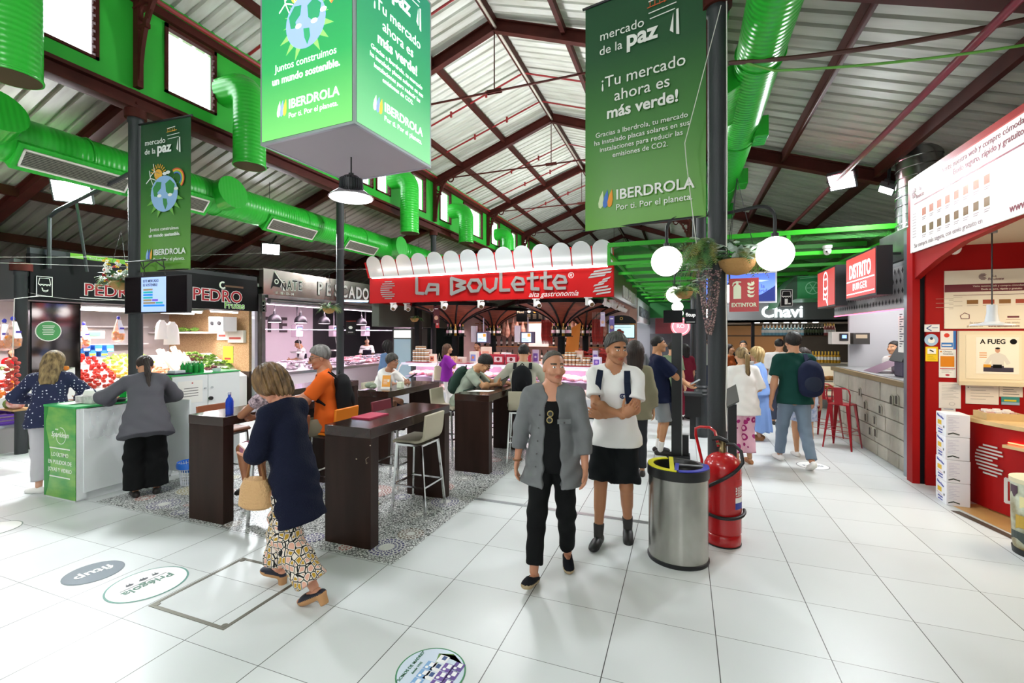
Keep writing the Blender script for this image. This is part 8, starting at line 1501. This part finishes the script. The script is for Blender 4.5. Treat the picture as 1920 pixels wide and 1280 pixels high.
part_local(J,b,'sunglasses',[mk('tortoise_frame','#b7a26a',.2,trans=.3),mk('dark_lens','#141414',.05)])
for i in range(5): part_local(J,B().ball(g(.085+.008*i,.134+.004*i,.36-.1*i),(.0065,.0045,.0065),8),'button',mk('button','#4c4a49',.4))
b = B();F = Frame(g(-.105,.138,.30),-J['Rv']+J['Fw']*-.25,J['U']);b.rect(F,-.05,0,.05,.035,.004);b.ball(F(0,.01,.006),.007,8,1);part_local(J,b,'pocket_flap',[cloth('#77797a',300,.15,(5,.22)),MATS['button']])
b = B();w = J['wr'];b.tube([w+.033*A3(math.cos(2*PI*i/16),math.sin(2*PI*i/16),0)-A3(0,0,.0) for i in range(16)],.006,6,0,True);part_local(J,b,'bracelet',mk('tan_strap','#7d4f2c',.6))
# man in the white tee with crossed arms
J = person('tall man with crossed arms in a white tee and black shorts',(-.58,4.18,0),180,1.83,lean=3,hyaw=36,hpitch=12,vox=.011,hvox=.0038,
    wl=(.06,.205,1.10),wr=(-.10,.255,1.12),el=(-1,.1,-.6),er=(1,.1,-.6),al=(-.10,-.06,.12),ar=(.12,.14,.085),toel=(-.15,1,-.45),toer=(.12,1,0),sk='#b27a57',stub=True,brow='#1d1815',
    hair=dict(mat=HG,t=.008,c1=.014,slope=.66,vol=.014,vox=.0045,wave=.0025,strand=25),hl=dict(d=(1,.25,.15),n=(0,-1,0),curl=.5),hr=dict(d=(-.75,.05,.75),n=(0,-1,.2),curl=.45,thumb=.1),
    top=dict(mat=cloth('#eceae8',300,.08),t=.014,hem=-.10,sleeve=.72,loose=.020,flare=.05,neck=.045,vneck=.35,nt=.018,fold=.004,name='tee_shirt',vox=.010),
    bot=dict(mat=cloth('#15181a',220,.15),len=.92,rk=.098,waist=.0,t=.02,name='shorts',fold=.006),shoes=dict(mat=mk('black_leather','#1b1b1c',.45),w=.044),socks=(mk('striped_sock','#3a3836',.9),.22))
g = J['bg']
for s_ in (-1,1):
    b = B();pts = [g(s_*.105,-.11,.50),g(s_*.108,-.03,.565),g(s_*.112,.065,.535),g(s_*.118,.118,.45),g(s_*.125,.135,.36),g(s_*.14,.125,.27),g(s_*.165,.05,.2)]
    for p,q in zip(pts,pts[1:]): b.bar(p,q+nrm(q-p)*.008,.055,.012,up=tuple(J['Fw']*.8+J['U']*.5))
    part_local(J,b,'backpack_strap',cloth('#1d2436',200,.2),bev=.004)
F = Frame(g(-.08,.147,.34),-J['Rv']+J['Fw']*-.1,J['U']);b = B();b.ring(F,0,0,.012,.021,.004,0,0,20,40,320);b.disc(F,0,0,.008,.004);b.rect(F,-.006,.013,.03,.021,.004);b.rect(F,-.006,-.021,.03,-.013,.004);part_local(J,b,'chest_logo',cloth('#1f2a55'))
W_ = cloth('#ece9e6');SANDAL = mk('tan_leather','#a8744a',.6);SNK = mk('sneaker_white','#e6e4e0',.5)
def pack(J,mat,mat2,lab,side=0,z=.30,back=-.19,logo=None,sc=1.):
    r = J['root'];t = thing('backpack',lab,'backpack',r.location,math.degrees(r.rotation_euler.z));s = J['s'];g = J['bg'];M = J['M']
    F = F3();F.ell(g(side,back,z),A3(.145,.085,.22)*s*sc,.05,M);F.cap(g(side,back+.01,z-.16),g(side,back+.01,z+.1),.10*s*sc,.085*s*sc,.06,(J['Rv'],1.35));F.wob = folds(2,.002);sdf_obj('pack_body',[F.mesh(.012)],mat,t)
    F = F3();F.ell(g(side,back-.07,z-.08),A3(.10,.05,.11)*s*sc,.03,M);sdf_obj('front_pocket',[F.mesh(.012)],mat2,t)
    for q in ((-1,1) if not side else (1,)):
        b = B();x = q*.115;P = [g(x,back+.05,z+.17),g(x,-.06,.555),g(x,.06,.535),g(x,.125,.42),g(x*1.1,.12,.30),g(x*1.35,.02,.2)]
        for a,c in zip(P,P[1:]): b.bar(a,c+nrm(c-a)*.01,.05*s,.014,up=tuple(J['Fw']*.8+J['U']*.5))
        b.build('shoulder_strap',mat,t,world=False)
    b = B();b.tube([g(side-.03,back+.03,z+.22),g(side,back+.02,z+.25),g(side+.03,back+.03,z+.22)],.008,6);b.build('grab_loop',mat2,t,world=False);return t
def held(J,nm,lab,cat,p,mat,size=(.036,.075,.005),tilt=30,m2=None):
    r = J['root'];t = thing(nm,lab,cat,PW[r.name] @ Vector(p),math.degrees(r.rotation_euler.z));q = Matrix.Rotation(R(tilt),4,'X');b = B();a,c,d = size;b.box((-a,-c,-d),(a,c,d));b.v = [tuple(q @ Vector(v)) for v in b.v];b.build('casing',mat,t,world=False,bev=.003);b = B();b.box((-a*.88,-c*.92,d),(a*.88,c*.92,d+.001));b.v = [tuple(q @ Vector(v)) for v in b.v];b.build('display',m2 or mk('phone_display','#aab4c4',.15),t,world=False);return t
SIT = dict(pel=(0,0,.845),al=(-.11,.34,.36),ar=(.11,.34,.36),kl=(0,.3,1),kr=(0,.3,1),toel=(0,1,-.2),toer=(0,1,-.2))
FAR = dict(vox=.019,hvox=.0085)
SH = dict(mat=mk('dark_shoe','#2a2624',.5));JE = lambda c: dict(mat=cloth(c,200,.15),len=1.95,rk=.075,rh=.062)
# woman in navy knit walking to the left
pm = mk('patterned_trousers','#c9a04a',.8);nt,N,L,bs = nodes(pm);tc = N.new('ShaderNodeTexCoord');mp = N.new('ShaderNodeMapping');mp.inputs[3].default_value = (1,1,.7);L.new(tc.outputs['Object'],mp.inputs[0]);vo = N.new('ShaderNodeTexVoronoi');vo.feature = 'DISTANCE_TO_EDGE';vo.inputs['Scale'].default_value = 30;vo.inputs['Randomness'].default_value = .45;L.new(mp.outputs[0],vo.inputs[0])
v2 = N.new('ShaderNodeTexVoronoi');v2.inputs['Scale'].default_value = 30;v2.inputs['Randomness'].default_value = .45;L.new(mp.outputs[0],v2.inputs[0]);sp_ = N.new('ShaderNodeSeparateColor');L.new(v2.outputs['Color'],sp_.inputs[0]);cr = N.new('ShaderNodeValToRGB');cr.color_ramp.interpolation = 'CONSTANT';cr.color_ramp.elements[0].color = (*hx('#b8902a'),1);cr.color_ramp.elements[1].position = .5;cr.color_ramp.elements[1].color = (*hx('#dda792'),1);L.new(sp_.outputs[0],cr.inputs[0])
rp = N.new('ShaderNodeValToRGB');rp.color_ramp.interpolation = 'CONSTANT';rp.color_ramp.elements[0].color = (0,0,0,1);rp.color_ramp.elements[1].position = .06;rp.color_ramp.elements[1].color = (.75,.68,.6,1);L.new(vo.outputs[0],rp.inputs[0]);gt = mth;mx = N.new('ShaderNodeMix');mx.data_type = 'RGBA';ma = N.new('ShaderNodeMath');ma.operation = 'GREATER_THAN';ma.inputs[1].default_value = .17;L.new(vo.outputs[0],ma.inputs[0]);L.new(ma.outputs[0],mx.inputs[0]);L.new(rp.outputs[0],mx.inputs[6]);L.new(cr.outputs[0],mx.inputs[7]);L.new(mx.outputs[2],bs.inputs['Base Color'])
J = person('woman in a navy knit tunic and patterned trousers walking left, eyes on her phone',(-2.60,2.49,0),92,1.62,lean=12,nlean=32,hpitch=38,female=True,bulk=.97,vox=.011,hvox=.0038,wl=(-.10,.34,1.06),wr=(.05,.36,1.08),el=(-.6,-.5,-.8),er=(.6,-.5,-.8),al=(-.09,-.27,.15),ar=(.09,.24,.13),toel=(0,1,-.5),toer=(0,1,.05),sk='#c98d72',brow='#3a2a1e',hair=dict(mat=hairmat('#3f2c1c','#7a5c38'),style='curly',t=.02,vol=.03,length=.02,wave=.005,strand=17,vox=.005),hl=dict(n=(.5,0,1),curl=.7),hr=dict(n=(-.5,0,1),curl=.7),top=dict(mat=cloth('#14182c',90,.5),t=.016,hem=-.36,sleeve=1.2,loose=.02,flare=.012,neck=.0,vneck=.5,nt=.02,fold=.004,name='knit_tunic',vox=.010),bot=dict(mat=pm,len=1.9,rk=.098,rh=.118,fold=.005),shoes=dict(mat=mk('navy_strap','#1b1c2c',.5),sole=mk('cork_sole','#b98a5e',.8),open=True,heel=.05,solez=.03))
held(J,'phone','phone in a pale case held by the woman in the navy tunic','phone',(-.02,.40,1.01),mk('phone_case','#d8b8a8',.4))
r_ = J['root'];t = thing('straw_bag','small straw coloured bag hanging from the arm of the woman in navy','bag',PW[r_.name] @ Vector((-.17,.17,.66)),92);B().lathe([(.10,0),(.135,.02),(.12,.14),(.09,.2),(.085,.2)],n=24,sx=.55).build('bag_body',mk('straw','#c9a070',.8,bump=(70,.6)),t,world=False);B().tube([(0,-.08,.19),(0,-.05,.32),(0,.05,.32),(0,.08,.19)],.01,6).build('handle',mk('tan_handle','#8a5a34',.6),t,world=False)
# blonde woman and suited woman at the green counter
pk = mk('polka_blouse','#1e2446',.8);nt,N,L,bs = nodes(pk);tc = N.new('ShaderNodeTexCoord');vo = N.new('ShaderNodeTexVoronoi');vo.inputs['Scale'].default_value = 28;vo.inputs['Randomness'].default_value = .25;L.new(tc.outputs['Object'],vo.inputs[0]);rp = N.new('ShaderNodeValToRGB');rp.color_ramp.interpolation = 'CONSTANT';rp.color_ramp.elements[0].color = (.7,.7,.8,1);rp.color_ramp.elements[1].position = .2;rp.color_ramp.elements[1].color = (*hx('#1e2446'),1);L.new(vo.outputs[0],rp.inputs[0]);L.new(rp.outputs[0],bs.inputs['Base Color'])
person('blonde woman in a dotted navy blouse and pale trousers behind the green counter',(-7.1,3.13,0),50,1.63,lean=12,nlean=25,hpitch=25,female=True,bulk=1.06,vox=.012,wl=(-.2,.34,1.12),wr=(.2,.3,1.1),el=(-1,-.4,-.5),er=(1,-.4,-.5),al=(-.05,-.12,.085),toel=(-.9,.6,0),sk='#d0a084',hair=dict(mat=HBL,style='long',t=.018,vol=.012,length=.29),top=dict(mat=pk,t=.018,hem=-.14,sleeve=1.85,loose=.02,fold=.004,name='blouse'),bot=dict(mat=cloth('#c2bfc4',200),len=1.85,rk=.085,rh=.078),shoes=dict(mat=SNK))
J = person('woman with a ponytail in a grey blazer and wide black trousers leaning over the counter',(-5.80,3.42,0),62,1.64,lean=22,nlean=38,hpitch=32,female=True,bulk=1.06,vox=.011,wl=(-.30,.42,1.13),wr=(.16,.46,1.12),el=(-1,-.4,-.3),er=(1,-.5,-.3),pel=(0,-.06,.93),sk='#c08a68',hair=dict(mat=HDB,style='pony',t=.012,c1=-.01,length=.40,vox=.005),top=dict(mat=cloth('#5a5960',260),t=.026,hem=-.20,sleeve=1.7,loose=.018,flare=.05,fold=.004,name='blazer',vox=.010),bot=dict(mat=BLK,len=1.97,rk=.115,rh=.125,t=.02),shoes=SH)
b = B();b.tube([J['hg'](.012*math.cos(a/3),-.12,.035+.014*math.sin(a/3)) for a in range(19)],.006,6);part_local(J,b,'hair_tie',C('#b8c4dc'))
# seated people
person('grey haired woman in a dark flowered top with her elbow on the left table',(-3.80,3.45,0),92,1.60,lean=12,female=True,bulk=1.08,wl=(.02,.30,1.30),wr=(.0,.34,1.10),el=(-.4,1,-1),er=(.4,1,-1),sk='#9a6648',hair=dict(mat=hairmat('#6f6c6a','#3a3836'),style='bob',t=.018,vol=.012,length=.1),top=dict(mat=cloth('#2a2030',200,.1,(40,.5,'#c8b0b8')),t=.012,hem=-.05,sleeve=.3,name='top'),bot=dict(mat=cloth('#a0647a'),len=.85,rk=.085,name='shorts'),shoes=SH,**SIT)
J = person('man in an orange tee and dark sunglasses sitting with a black backpack on',(-3.80,4.12,0),132,1.78,lean=5,hyaw=4,hpitch=14,vox=.011,hvox=.004,wl=(-.06,.42,1.09),wr=(.08,.40,1.10),el=(-.6,.1,-1),er=(.7,.1,-1),sk='#bd8163',stub=False,brow='#6a655f',hair=dict(mat=hairmat('#8f8d8a','#55524f'),t=.012,c1=.010,vol=.008,wave=.003),top=dict(mat=cloth('#d9601f',300),t=.016,hem=-.08,sleeve=.8,loose=.022,neck=.02,vneck=.4,nt=.012,fold=.005,name='tee_shirt'),bot=JE('#8d8674'),shoes=SH,**SIT)
glasses_part(J,mk('dark_frame','#17120f',.3),MATS['dark_lens'],1.08,'sunglasses');b = B();b.cyl(J['wr']+A3(0,.01,-.02),J['wr']+A3(0,-.02,.02),.034,n=16);part_local(J,b,'wrist_watch',BLACK);pack(J,cloth('#1a1a1c',200),BLK,'black backpack worn by the man in orange')
J = person('woman with glasses in a white shirt leaning on the table behind the orange leaflet',(-4.86,6.42,0),-88,1.62,lean=26,nlean=22,hpitch=4,female=True,bulk=1.1,wl=(-.05,.62,1.12),wr=(.10,.60,1.12),el=(-1,.1,-.6),er=(1,.1,-.6),sk='#b07c60',hair=dict(mat=hairmat('#4f4c49','#2a2826'),t=.016,c1=-.012,vol=.014,wave=.003),top=dict(mat=W_,t=.022,hem=-.08,sleeve=1.2,loose=.02,fold=.005,name='shirt'),bot=JE('#1f2434'),shoes=SH,**SIT);glasses_part(J,C('#3a3030'),mk('lens_clear','#e8eef0',.05,alpha=.15));held(J,'phone','phone in the hands of the woman with glasses','phone',(.02,.70,1.17),BLACK)
J = person('boy with glasses in a sage tee looking down at his phone',(-3.22,6.28,0),-80,1.70,lean=27,nlean=50,hpitch=44,wl=(-.04,.62,1.14),wr=(.08,.60,1.13),el=(-1,.1,-.5),er=(1,.1,-.5),sk='#c9966e',hair=dict(mat=HB,t=.014,c1=.004,vol=.02,wave=.003),top=dict(mat=cloth('#9aa394'),t=.018,hem=-.08,sleeve=.85,loose=.025,fold=.005,name='tee_shirt'),bot=JE('#2a2c30'),shoes=SH,**SIT);glasses_part(J,C('#2a2a30'),MATS['lens_clear']);held(J,'phone','phone in the hands of the boy','phone',(.02,.70,1.18),BLACK);pack(J,cloth('#2c4038',200),cloth('#22332c',200),'dark green backpack worn by the boy')
J = person('man seen from behind in a beige tee with a black backpack',(-2.25,6.42,0),14,1.76,lean=8,nlean=14,hpitch=12,bulk=1.1,wl=(-.24,.38,1.06),wr=(.2,.38,1.06),el=(-1,-.2,-.6),er=(1,-.2,-.6),sk='#c08c68',hair=dict(mat=HB,t=.008,c1=-.012,slope=.5),top=dict(mat=cloth('#b4b3a2'),t=.018,hem=-.1,sleeve=1.1,loose=.025,fold=.004,name='tee_shirt'),bot=JE('#2a2c30'),shoes=SH,**SIT);pack(J,cloth('#17181b',200),cloth('#0f1012',200),'black backpack worn by the man seen from behind')
# standing customers
J = person('man in a navy tee and grey shorts holding a phone behind the totem post',(-.36,7.42,0),-78,1.79,lean=-2,hpitch=-2,bulk=1.12,belly=1.0,wl=(-.05,.40,1.08),wr=(.10,.38,1.06),el=(-.5,-.8,-.8),er=(.5,-.8,-.8),sk='#c08b64',hair=dict(mat=HB,t=.007,c1=.006),top=dict(mat=cloth('#121a34'),t=.026,hem=-.14,sleeve=.9,loose=.04,flare=.04,name='tee_shirt'),bot=dict(mat=cloth('#85898c'),len=.95,rk=.095,name='shorts'),shoes=SH,socks=(W_,.3),hl=dict(n=(0,0,1),curl=.5),hr=dict(n=(0,0,1),curl=.5));held(J,'phone','pale phone held out beside the totem post','phone',(.03,.53,1.12),mk('phone_pale','#d8d8da',.3))
pr = mk('ring_print','#dba0b8',.8);nt,N,L,bs = nodes(pr);tc = N.new('ShaderNodeTexCoord');vo = N.new('ShaderNodeTexVoronoi');vo.inputs['Scale'].default_value = 8.5;vo.inputs['Randomness'].default_value = .35;L.new(tc.outputs['Object'],vo.inputs[0]);rp = N.new('ShaderNodeValToRGB');rp.color_ramp.interpolation = 'CONSTANT';e = rp.color_ramp.elements;e[0].color = (*hx('#e0aec2'),1);e[1].position = .26;e[1].color = (*hx('#9c1f68'),1);q = e.new(.46);q.color = (*hx('#dfb0c2'),1);L.new(vo.outputs[0],rp.inputs[0]);L.new(rp.outputs[0],bs.inputs['Base Color'])
person('woman with a long blonde ponytail, white blouse and pink patterned trousers',(.80,7.28,0),22,1.63,female=True,bulk=1.12,lean=3,wl=(-.14,.32,1.12),wr=(.2,.25,1.08),sk='#c99a78',hair=dict(mat=HBL,style='pony',t=.015,c1=-.015,length=.5),top=dict(mat=W_,t=.022,hem=-.18,sleeve=1.0,loose=.03,flare=.03,name='blouse'),bot=dict(mat=pr,len=1.82,rk=.10,rh=.10),shoes=dict(mat=SANDAL,open=True,heel=.02))
person('blonde woman in a long light blue dress facing left in the right aisle',(1.25,9.0,0),75,1.57,female=True,bulk=1.15,lean=4,wl=(-.1,.2,1.0),wr=(.1,.2,1.0),sk='#c9987c',hair=dict(mat=hairmat('#d8c08a','#9a7c48'),style='bob',t=.02,vol=.02,length=.05,wave=.005,strand=14),top=dict(mat=cloth('#7d9ed6'),t=.024,hem=-.05,sleeve=1.7,loose=.03,name='dress_bodice'),bot=dict(mat=cloth('#7d9ed6',120,.2),skirt=1.75,rs=.24,waist=.16,name='dress_skirt'),shoes=dict(mat=SANDAL,sole=MATS['cork_sole']))
J = person('tall man in a dark green tee and jeans walking away, backpack on one shoulder',(1.46,7.4,0),8,1.84,lean=3,hyaw=4,bulk=1.06,wl=(-.30,-.02,.80),wr=(.27,.12,.85),al=(-.11,.22,.085),ar=(.11,-.26,.13),toer=(0,1,-.55),sk='#b98668',hair=dict(mat=HB,t=.012,c1=-.004,slope=.5,vol=.01),top=dict(mat=cloth('#123c36'),t=.016,hem=-.10,sleeve=.8,loose=.025,flare=.03,fold=.004,name='tee_shirt'),bot=JE('#6f7f90'),shoes=dict(mat=SNK,sole=SNK));pack(J,cloth('#1a2038',200),cloth('#262c3c',200),'navy backpack slung on the right shoulder of the man in green',.13,.26)
Q = dict(sk='#c4936f',shoes=SH,**FAR)
person('woman in blue flowered shorts mostly hidden behind the man in green',(1.70,8.0,0),5,1.62,female=True,hair=dict(mat=HDB,style='long'),top=dict(mat=cloth('#c8d4e8'),sleeve=.5,name='top'),bot=dict(mat=cloth('#8fa6d0',200,.1,(22,.4,'#dfe4f0')),len=.75,rk=.10,name='shorts'),sk='#c4936f',shoes=dict(mat=SNK),**FAR)
person('woman in a long maroon dress with black hair beyond the totem post',(.02,10.6,0),35,1.60,female=True,bulk=1.1,hair=dict(mat=HB,style='bob',length=.1,t=.018),top=dict(mat=cloth('#6d1a2c'),t=.02,hem=-.05,sleeve=.9,loose=.03,name='dress_bodice'),bot=dict(mat=cloth('#6d1a2c',120),skirt=1.85,rs=.26,waist=.16,name='dress_skirt'),**Q)
person('woman with loose brown hair in an olive jacket behind the crossed arms man',(-.60,6.15,0),15,1.68,female=True,hair=dict(mat=HDB,style='long',t=.03,vol=.03,length=.2),top=dict(mat=cloth('#7a7660'),t=.03,hem=-.15,sleeve=1.8,name='jacket'),bot=JE('#2a2c30'),**Q)
person('man in a sage tee standing beyond the totem post in the far aisle',(-.22,9.7,0),-30,1.66,hair=dict(mat=HB),top=dict(mat=cloth('#6d7d62'),sleeve=.8,name='tee_shirt'),bot=JE('#3a4050'),**Q)
person('man in a pale grey tee far down the aisle',(.62,15.8,0),10,1.76,hair=dict(mat=HB),top=dict(mat=cloth('#a4b0b0'),sleeve=.8,name='tee_shirt'),bot=JE('#2c3850'),**Q)
person('man in a white tee waiting at the far bar with dark hair',(1.82,10.6,0),-5,1.72,bulk=1.1,hair=dict(mat=HB),top=dict(mat=W_,t=.02,sleeve=.9,name='tee_shirt'),bot=JE('#3a4050'),**Q)
person('white haired person in a grey top at the far bar counter',(1.56,11.9,0),0,1.42,hair=dict(mat=hairmat('#d8d4cc','#a8a49c')),top=dict(mat=cloth('#b4b4b0'),sleeve=1.5,name='top'),bot=JE('#3a3a40'),**Q)
person('woman in a rust coloured top at the left end of the far bar',(1.02,12.1,0),-120,1.58,female=True,hair=dict(mat=HDB,style='long'),top=dict(mat=cloth('#9a4a20'),sleeve=.4,name='top'),bot=JE('#2a2a2c'),**Q)
person('person in black with dark hair between the rust top and the white haired one',(1.36,12.35,0),170,1.66,hair=dict(mat=HB),top=dict(mat=BLK,sleeve=1.5,name='top'),bot=JE('#1c1c20'),**Q)
J = person('woman in a purple blouse and white trousers, hand at her chin',(-5.06,9.2,0),-62,1.60,female=True,wl=(-.2,.1,1.05),wr=(.05,.22,1.38),er=(.6,.3,-1),hair=dict(mat=hairmat('#3a2418','#6a4430'),style='long',length=.12),top=dict(mat=cloth('#8a2a9c'),t=.022,sleeve=.9,loose=.04,name='blouse'),bot=dict(mat=W_,len=1.9,rk=.09,rh=.085),sk='#c4936f',shoes=SH,vox=.015,hvox=.007)
t = thing('tote_bag','beige tote bag at the back of the woman in purple','bag',PW[J['root'].name] @ Vector((-.20,-.16,.78)),-62);B().lathe([(.12,0),(.14,.03),(.13,.3),(.12,.33)],n=16,sx=.4).build('bag_body',cloth('#d8ccae'),t,world=False);B().tube([(0,-.07,.32),(.06,-.02,.62),(0,.07,.32)],.01,5).build('handle',cloth('#d8ccae'),t,world=False)
person('woman with long curly dark hair in a denim blue top at the fish counter',(-7.0,9.65,0),80,1.60,female=True,hair=dict(mat=HB,style='long',t=.035,vol=.03,wave=.008,strand=12,length=.15),top=dict(mat=cloth('#5f7a9c'),t=.022,sleeve=1.7,name='shirt'),bot=JE('#8a8ea0'),**Q)
AP = lambda: [dict(mat=cloth('#1f1c26'),t=.028,hem=-.3,sleeve=0,neck=-.16,vneck=-.1,name='apron')]
person('fishmonger in a white shirt and black apron looking down at his hands',(-10.95,10.84,0),150,1.66,lean=8,nlean=22,hpitch=25,wl=(-.08,.36,1.10),wr=(.08,.36,1.12),hair=dict(mat=HB),top=dict(mat=W_,t=.018,sleeve=.95,loose=.02,name='shirt'),tops=AP(),bot=JE('#2a2a2c'),**Q)
person('fishmonger in a pale shirt and black apron standing with both arms down',(-11.0,13.9,0),-135,1.66,nlean=5,hair=dict(mat=HB),top=dict(mat=W_,t=.018,sleeve=.8,loose=.02,name='shirt'),tops=AP(),bot=JE('#2a2a2c'),**Q)
person('seller in a red top bending behind the fruit at the left edge',(-12.2,4.95,0),-130,1.64,female=True,lean=15,nlean=30,hair=dict(mat=hairmat('#5a3a24'),style='long',length=.1),top=dict(mat=cloth('#c4161c'),t=.018,sleeve=1.2,name='tee_shirt'),bot=JE('#2a2a2c'),**Q)
person('bar tender in a white tee with a dark cap behind the stone counter',(3.58,10.1,0),120,1.70,nlean=15,hair=dict(mat=HB),top=dict(mat=W_,t=.018,sleeve=.9,name='tee_shirt'),bot=JE('#2a2a2c'),**Q)
person('deli seller with dark hair bent behind the boxes on the counter',(-5.45,11.75,0),165,1.60,nlean=20,hair=dict(mat=HB),top=dict(mat=cloth('#c8586a'),sleeve=.8,name='shirt'),bot=JE('#2a2a2c'),**Q)
# ================================================================ hanging plants
def frond(b,p,d,ln,w,m=0,droop=.8,n=9,seg=2):
    p = Vector(p);d = Vector(d).normalized();s = d.cross(Vector((0,0,1)));s = s.normalized() if s.length > .05 else Vector((1,0,0));q = p.copy();st = ln/n
    for i in range(n):
        d2 = (d-Vector((0,0,droop*(i/n)**1.2))).normalized();r = q+d2*st;t = i/n;ww = w*math.sin(PI*min(1,.15+t*.85)) if seg else w
        for k in (-1,1):
            if seg == 2: a = q+s*k*ww+d2*st*.9-Vector((0,0,ww*.3));b.add([q,q+d2*st*.55,a],[(0,1,2) if k > 0 else (2,1,0)],m)
            else: w2 = w*math.sin(PI*min(1,.15+(i+1)/n*.85));b.add([q,r,r+s*k*w2-Vector((0,0,w2*.35)),q+s*k*ww-Vector((0,0,ww*.35))],[(0,1,2,3)],m)
        q = r
LF = [mk('leaf_'+n,c,.5) for n,c in (('fern','#5f8a4a'),('olive','#8a8a4a'),('dark','#3f6a3c'),('silver','#c9d6cc'))];WICK = mk('wicker','#a9804a',.7,bump=(60,.7))
def basket(p,r,lab,fern,broad,trail,flowers=0,dirs=(0,360)):
    t = thing('hanging_basket',lab,'plant',p);p = Vector(p);B().lathe([(.02,-r*.85),(r*.55,-r*.75),(r*.9,-r*.35),(r,0),(r*.92,.0),(r*.8,-r*.3),(0,-r*.6)],p,24).build('basket',WICK,t)
    b = B()
    for i in range(fern): a = R(random.uniform(*dirs));frond(b,p+Vector((math.cos(a),math.sin(a),0))*r*.5,(math.cos(a),math.sin(a),random.uniform(.1,1.1)),random.uniform(.22,.40)*r/.16,.065*r/.16,random.choice((0,0,1,2)),random.uniform(1.2,2.6),14)
    b.build('fern_fronds',LF,t,smooth=0);b = B()
    for i in range(broad): a = R(random.uniform(0,360));q = p+Vector((math.cos(a)*r*random.uniform(.2,1),math.sin(a)*r*random.uniform(.2,1),random.uniform(0,.14)));frond(b,q,(math.cos(a),math.sin(a),random.uniform(-.2,1)),random.uniform(.10,.17),random.uniform(.025,.045),3 if i % 3 else 2,.7,6,1)
    b.build('broad_leaves',LF,t,smooth=0)
    if trail:
        b = B();q = p+Vector(trail[0])
        for i in range(620): z = random.random();a = random.uniform(0,6.28);w = .085*(1-z)**.7+.015;c = q+Vector((w*math.cos(a),w*math.sin(a),-trail[1]*z));b.ball(c,.008,4,i % 3)
        b.build('pink_trail',[C('#7a5a5e'),C('#a88a86'),C('#4f4038')],t)
    if flowers:
        b = B()
        for i in range(flowers): a = random.uniform(0,6.28);c = p+Vector((r*1.2*math.cos(a),r*1.2*math.sin(a),random.uniform(0,.3)));k = i % 5;[b.ball(c+Vector((random.uniform(-.02,.02),random.uniform(-.02,.02),random.uniform(-.02,.02))),.014,5,0 if k < 3 else k-2) for _ in range(4)]
        b.build('flowers',[PAPER,C('#c02a3a'),C('#e0c02a')],t)
    for k in range(3): a = 2.1*k;B().tube([p+Vector((r*math.cos(a),r*math.sin(a),0)),p+Vector((0,0,.75))],.003,4).build('chain',BLACK,t)
basket(AY(1382,488,4.62),.16,'wicker basket of ferns and silver leaves on the thick black column',44,70,((-.235,-.05,-.08),.60))
t = thing('hanging_basket','mass of drooping ferns left of the thick black column below the banner','plant',(.06,4.70,2.55));b = B()
for i in range(90): a = R(random.uniform(120,290));frond(b,(.20+random.uniform(-.05,.06),4.62+random.uniform(-.05,.03),random.uniform(2.5,2.72)),(math.cos(a),math.sin(a),.5),random.uniform(.2,.36),.05,random.choice((0,1,1,2)),random.uniform(2,3.6),15)
b.build('fern_fronds',LF,t,smooth=0);b = B()
for i in range(16): a = R(random.uniform(140,300));frond(b,(.2+random.uniform(-.08,.06),4.6,random.uniform(2.35,2.75)),(math.cos(a),math.sin(a),.3),.15,.035,3,.9,6,1)
b.build('broad_leaves',LF,t,smooth=0)
basket((.0,8.85,2.62),.16,'basket of ferns on the second right column beyond the thick one',80,20,None);basket((-7.72,4.22,2.62),.15,'basket of white and red flowers on the left column',40,60,None,90);basket(AX(617,578,-7.05),.13,'small wicker basket of ferns on the second left column',50,8,None);basket((-6.98,10.85,2.28),.12,'trailing fern basket at the left end of the delicatessen',20,4,None)
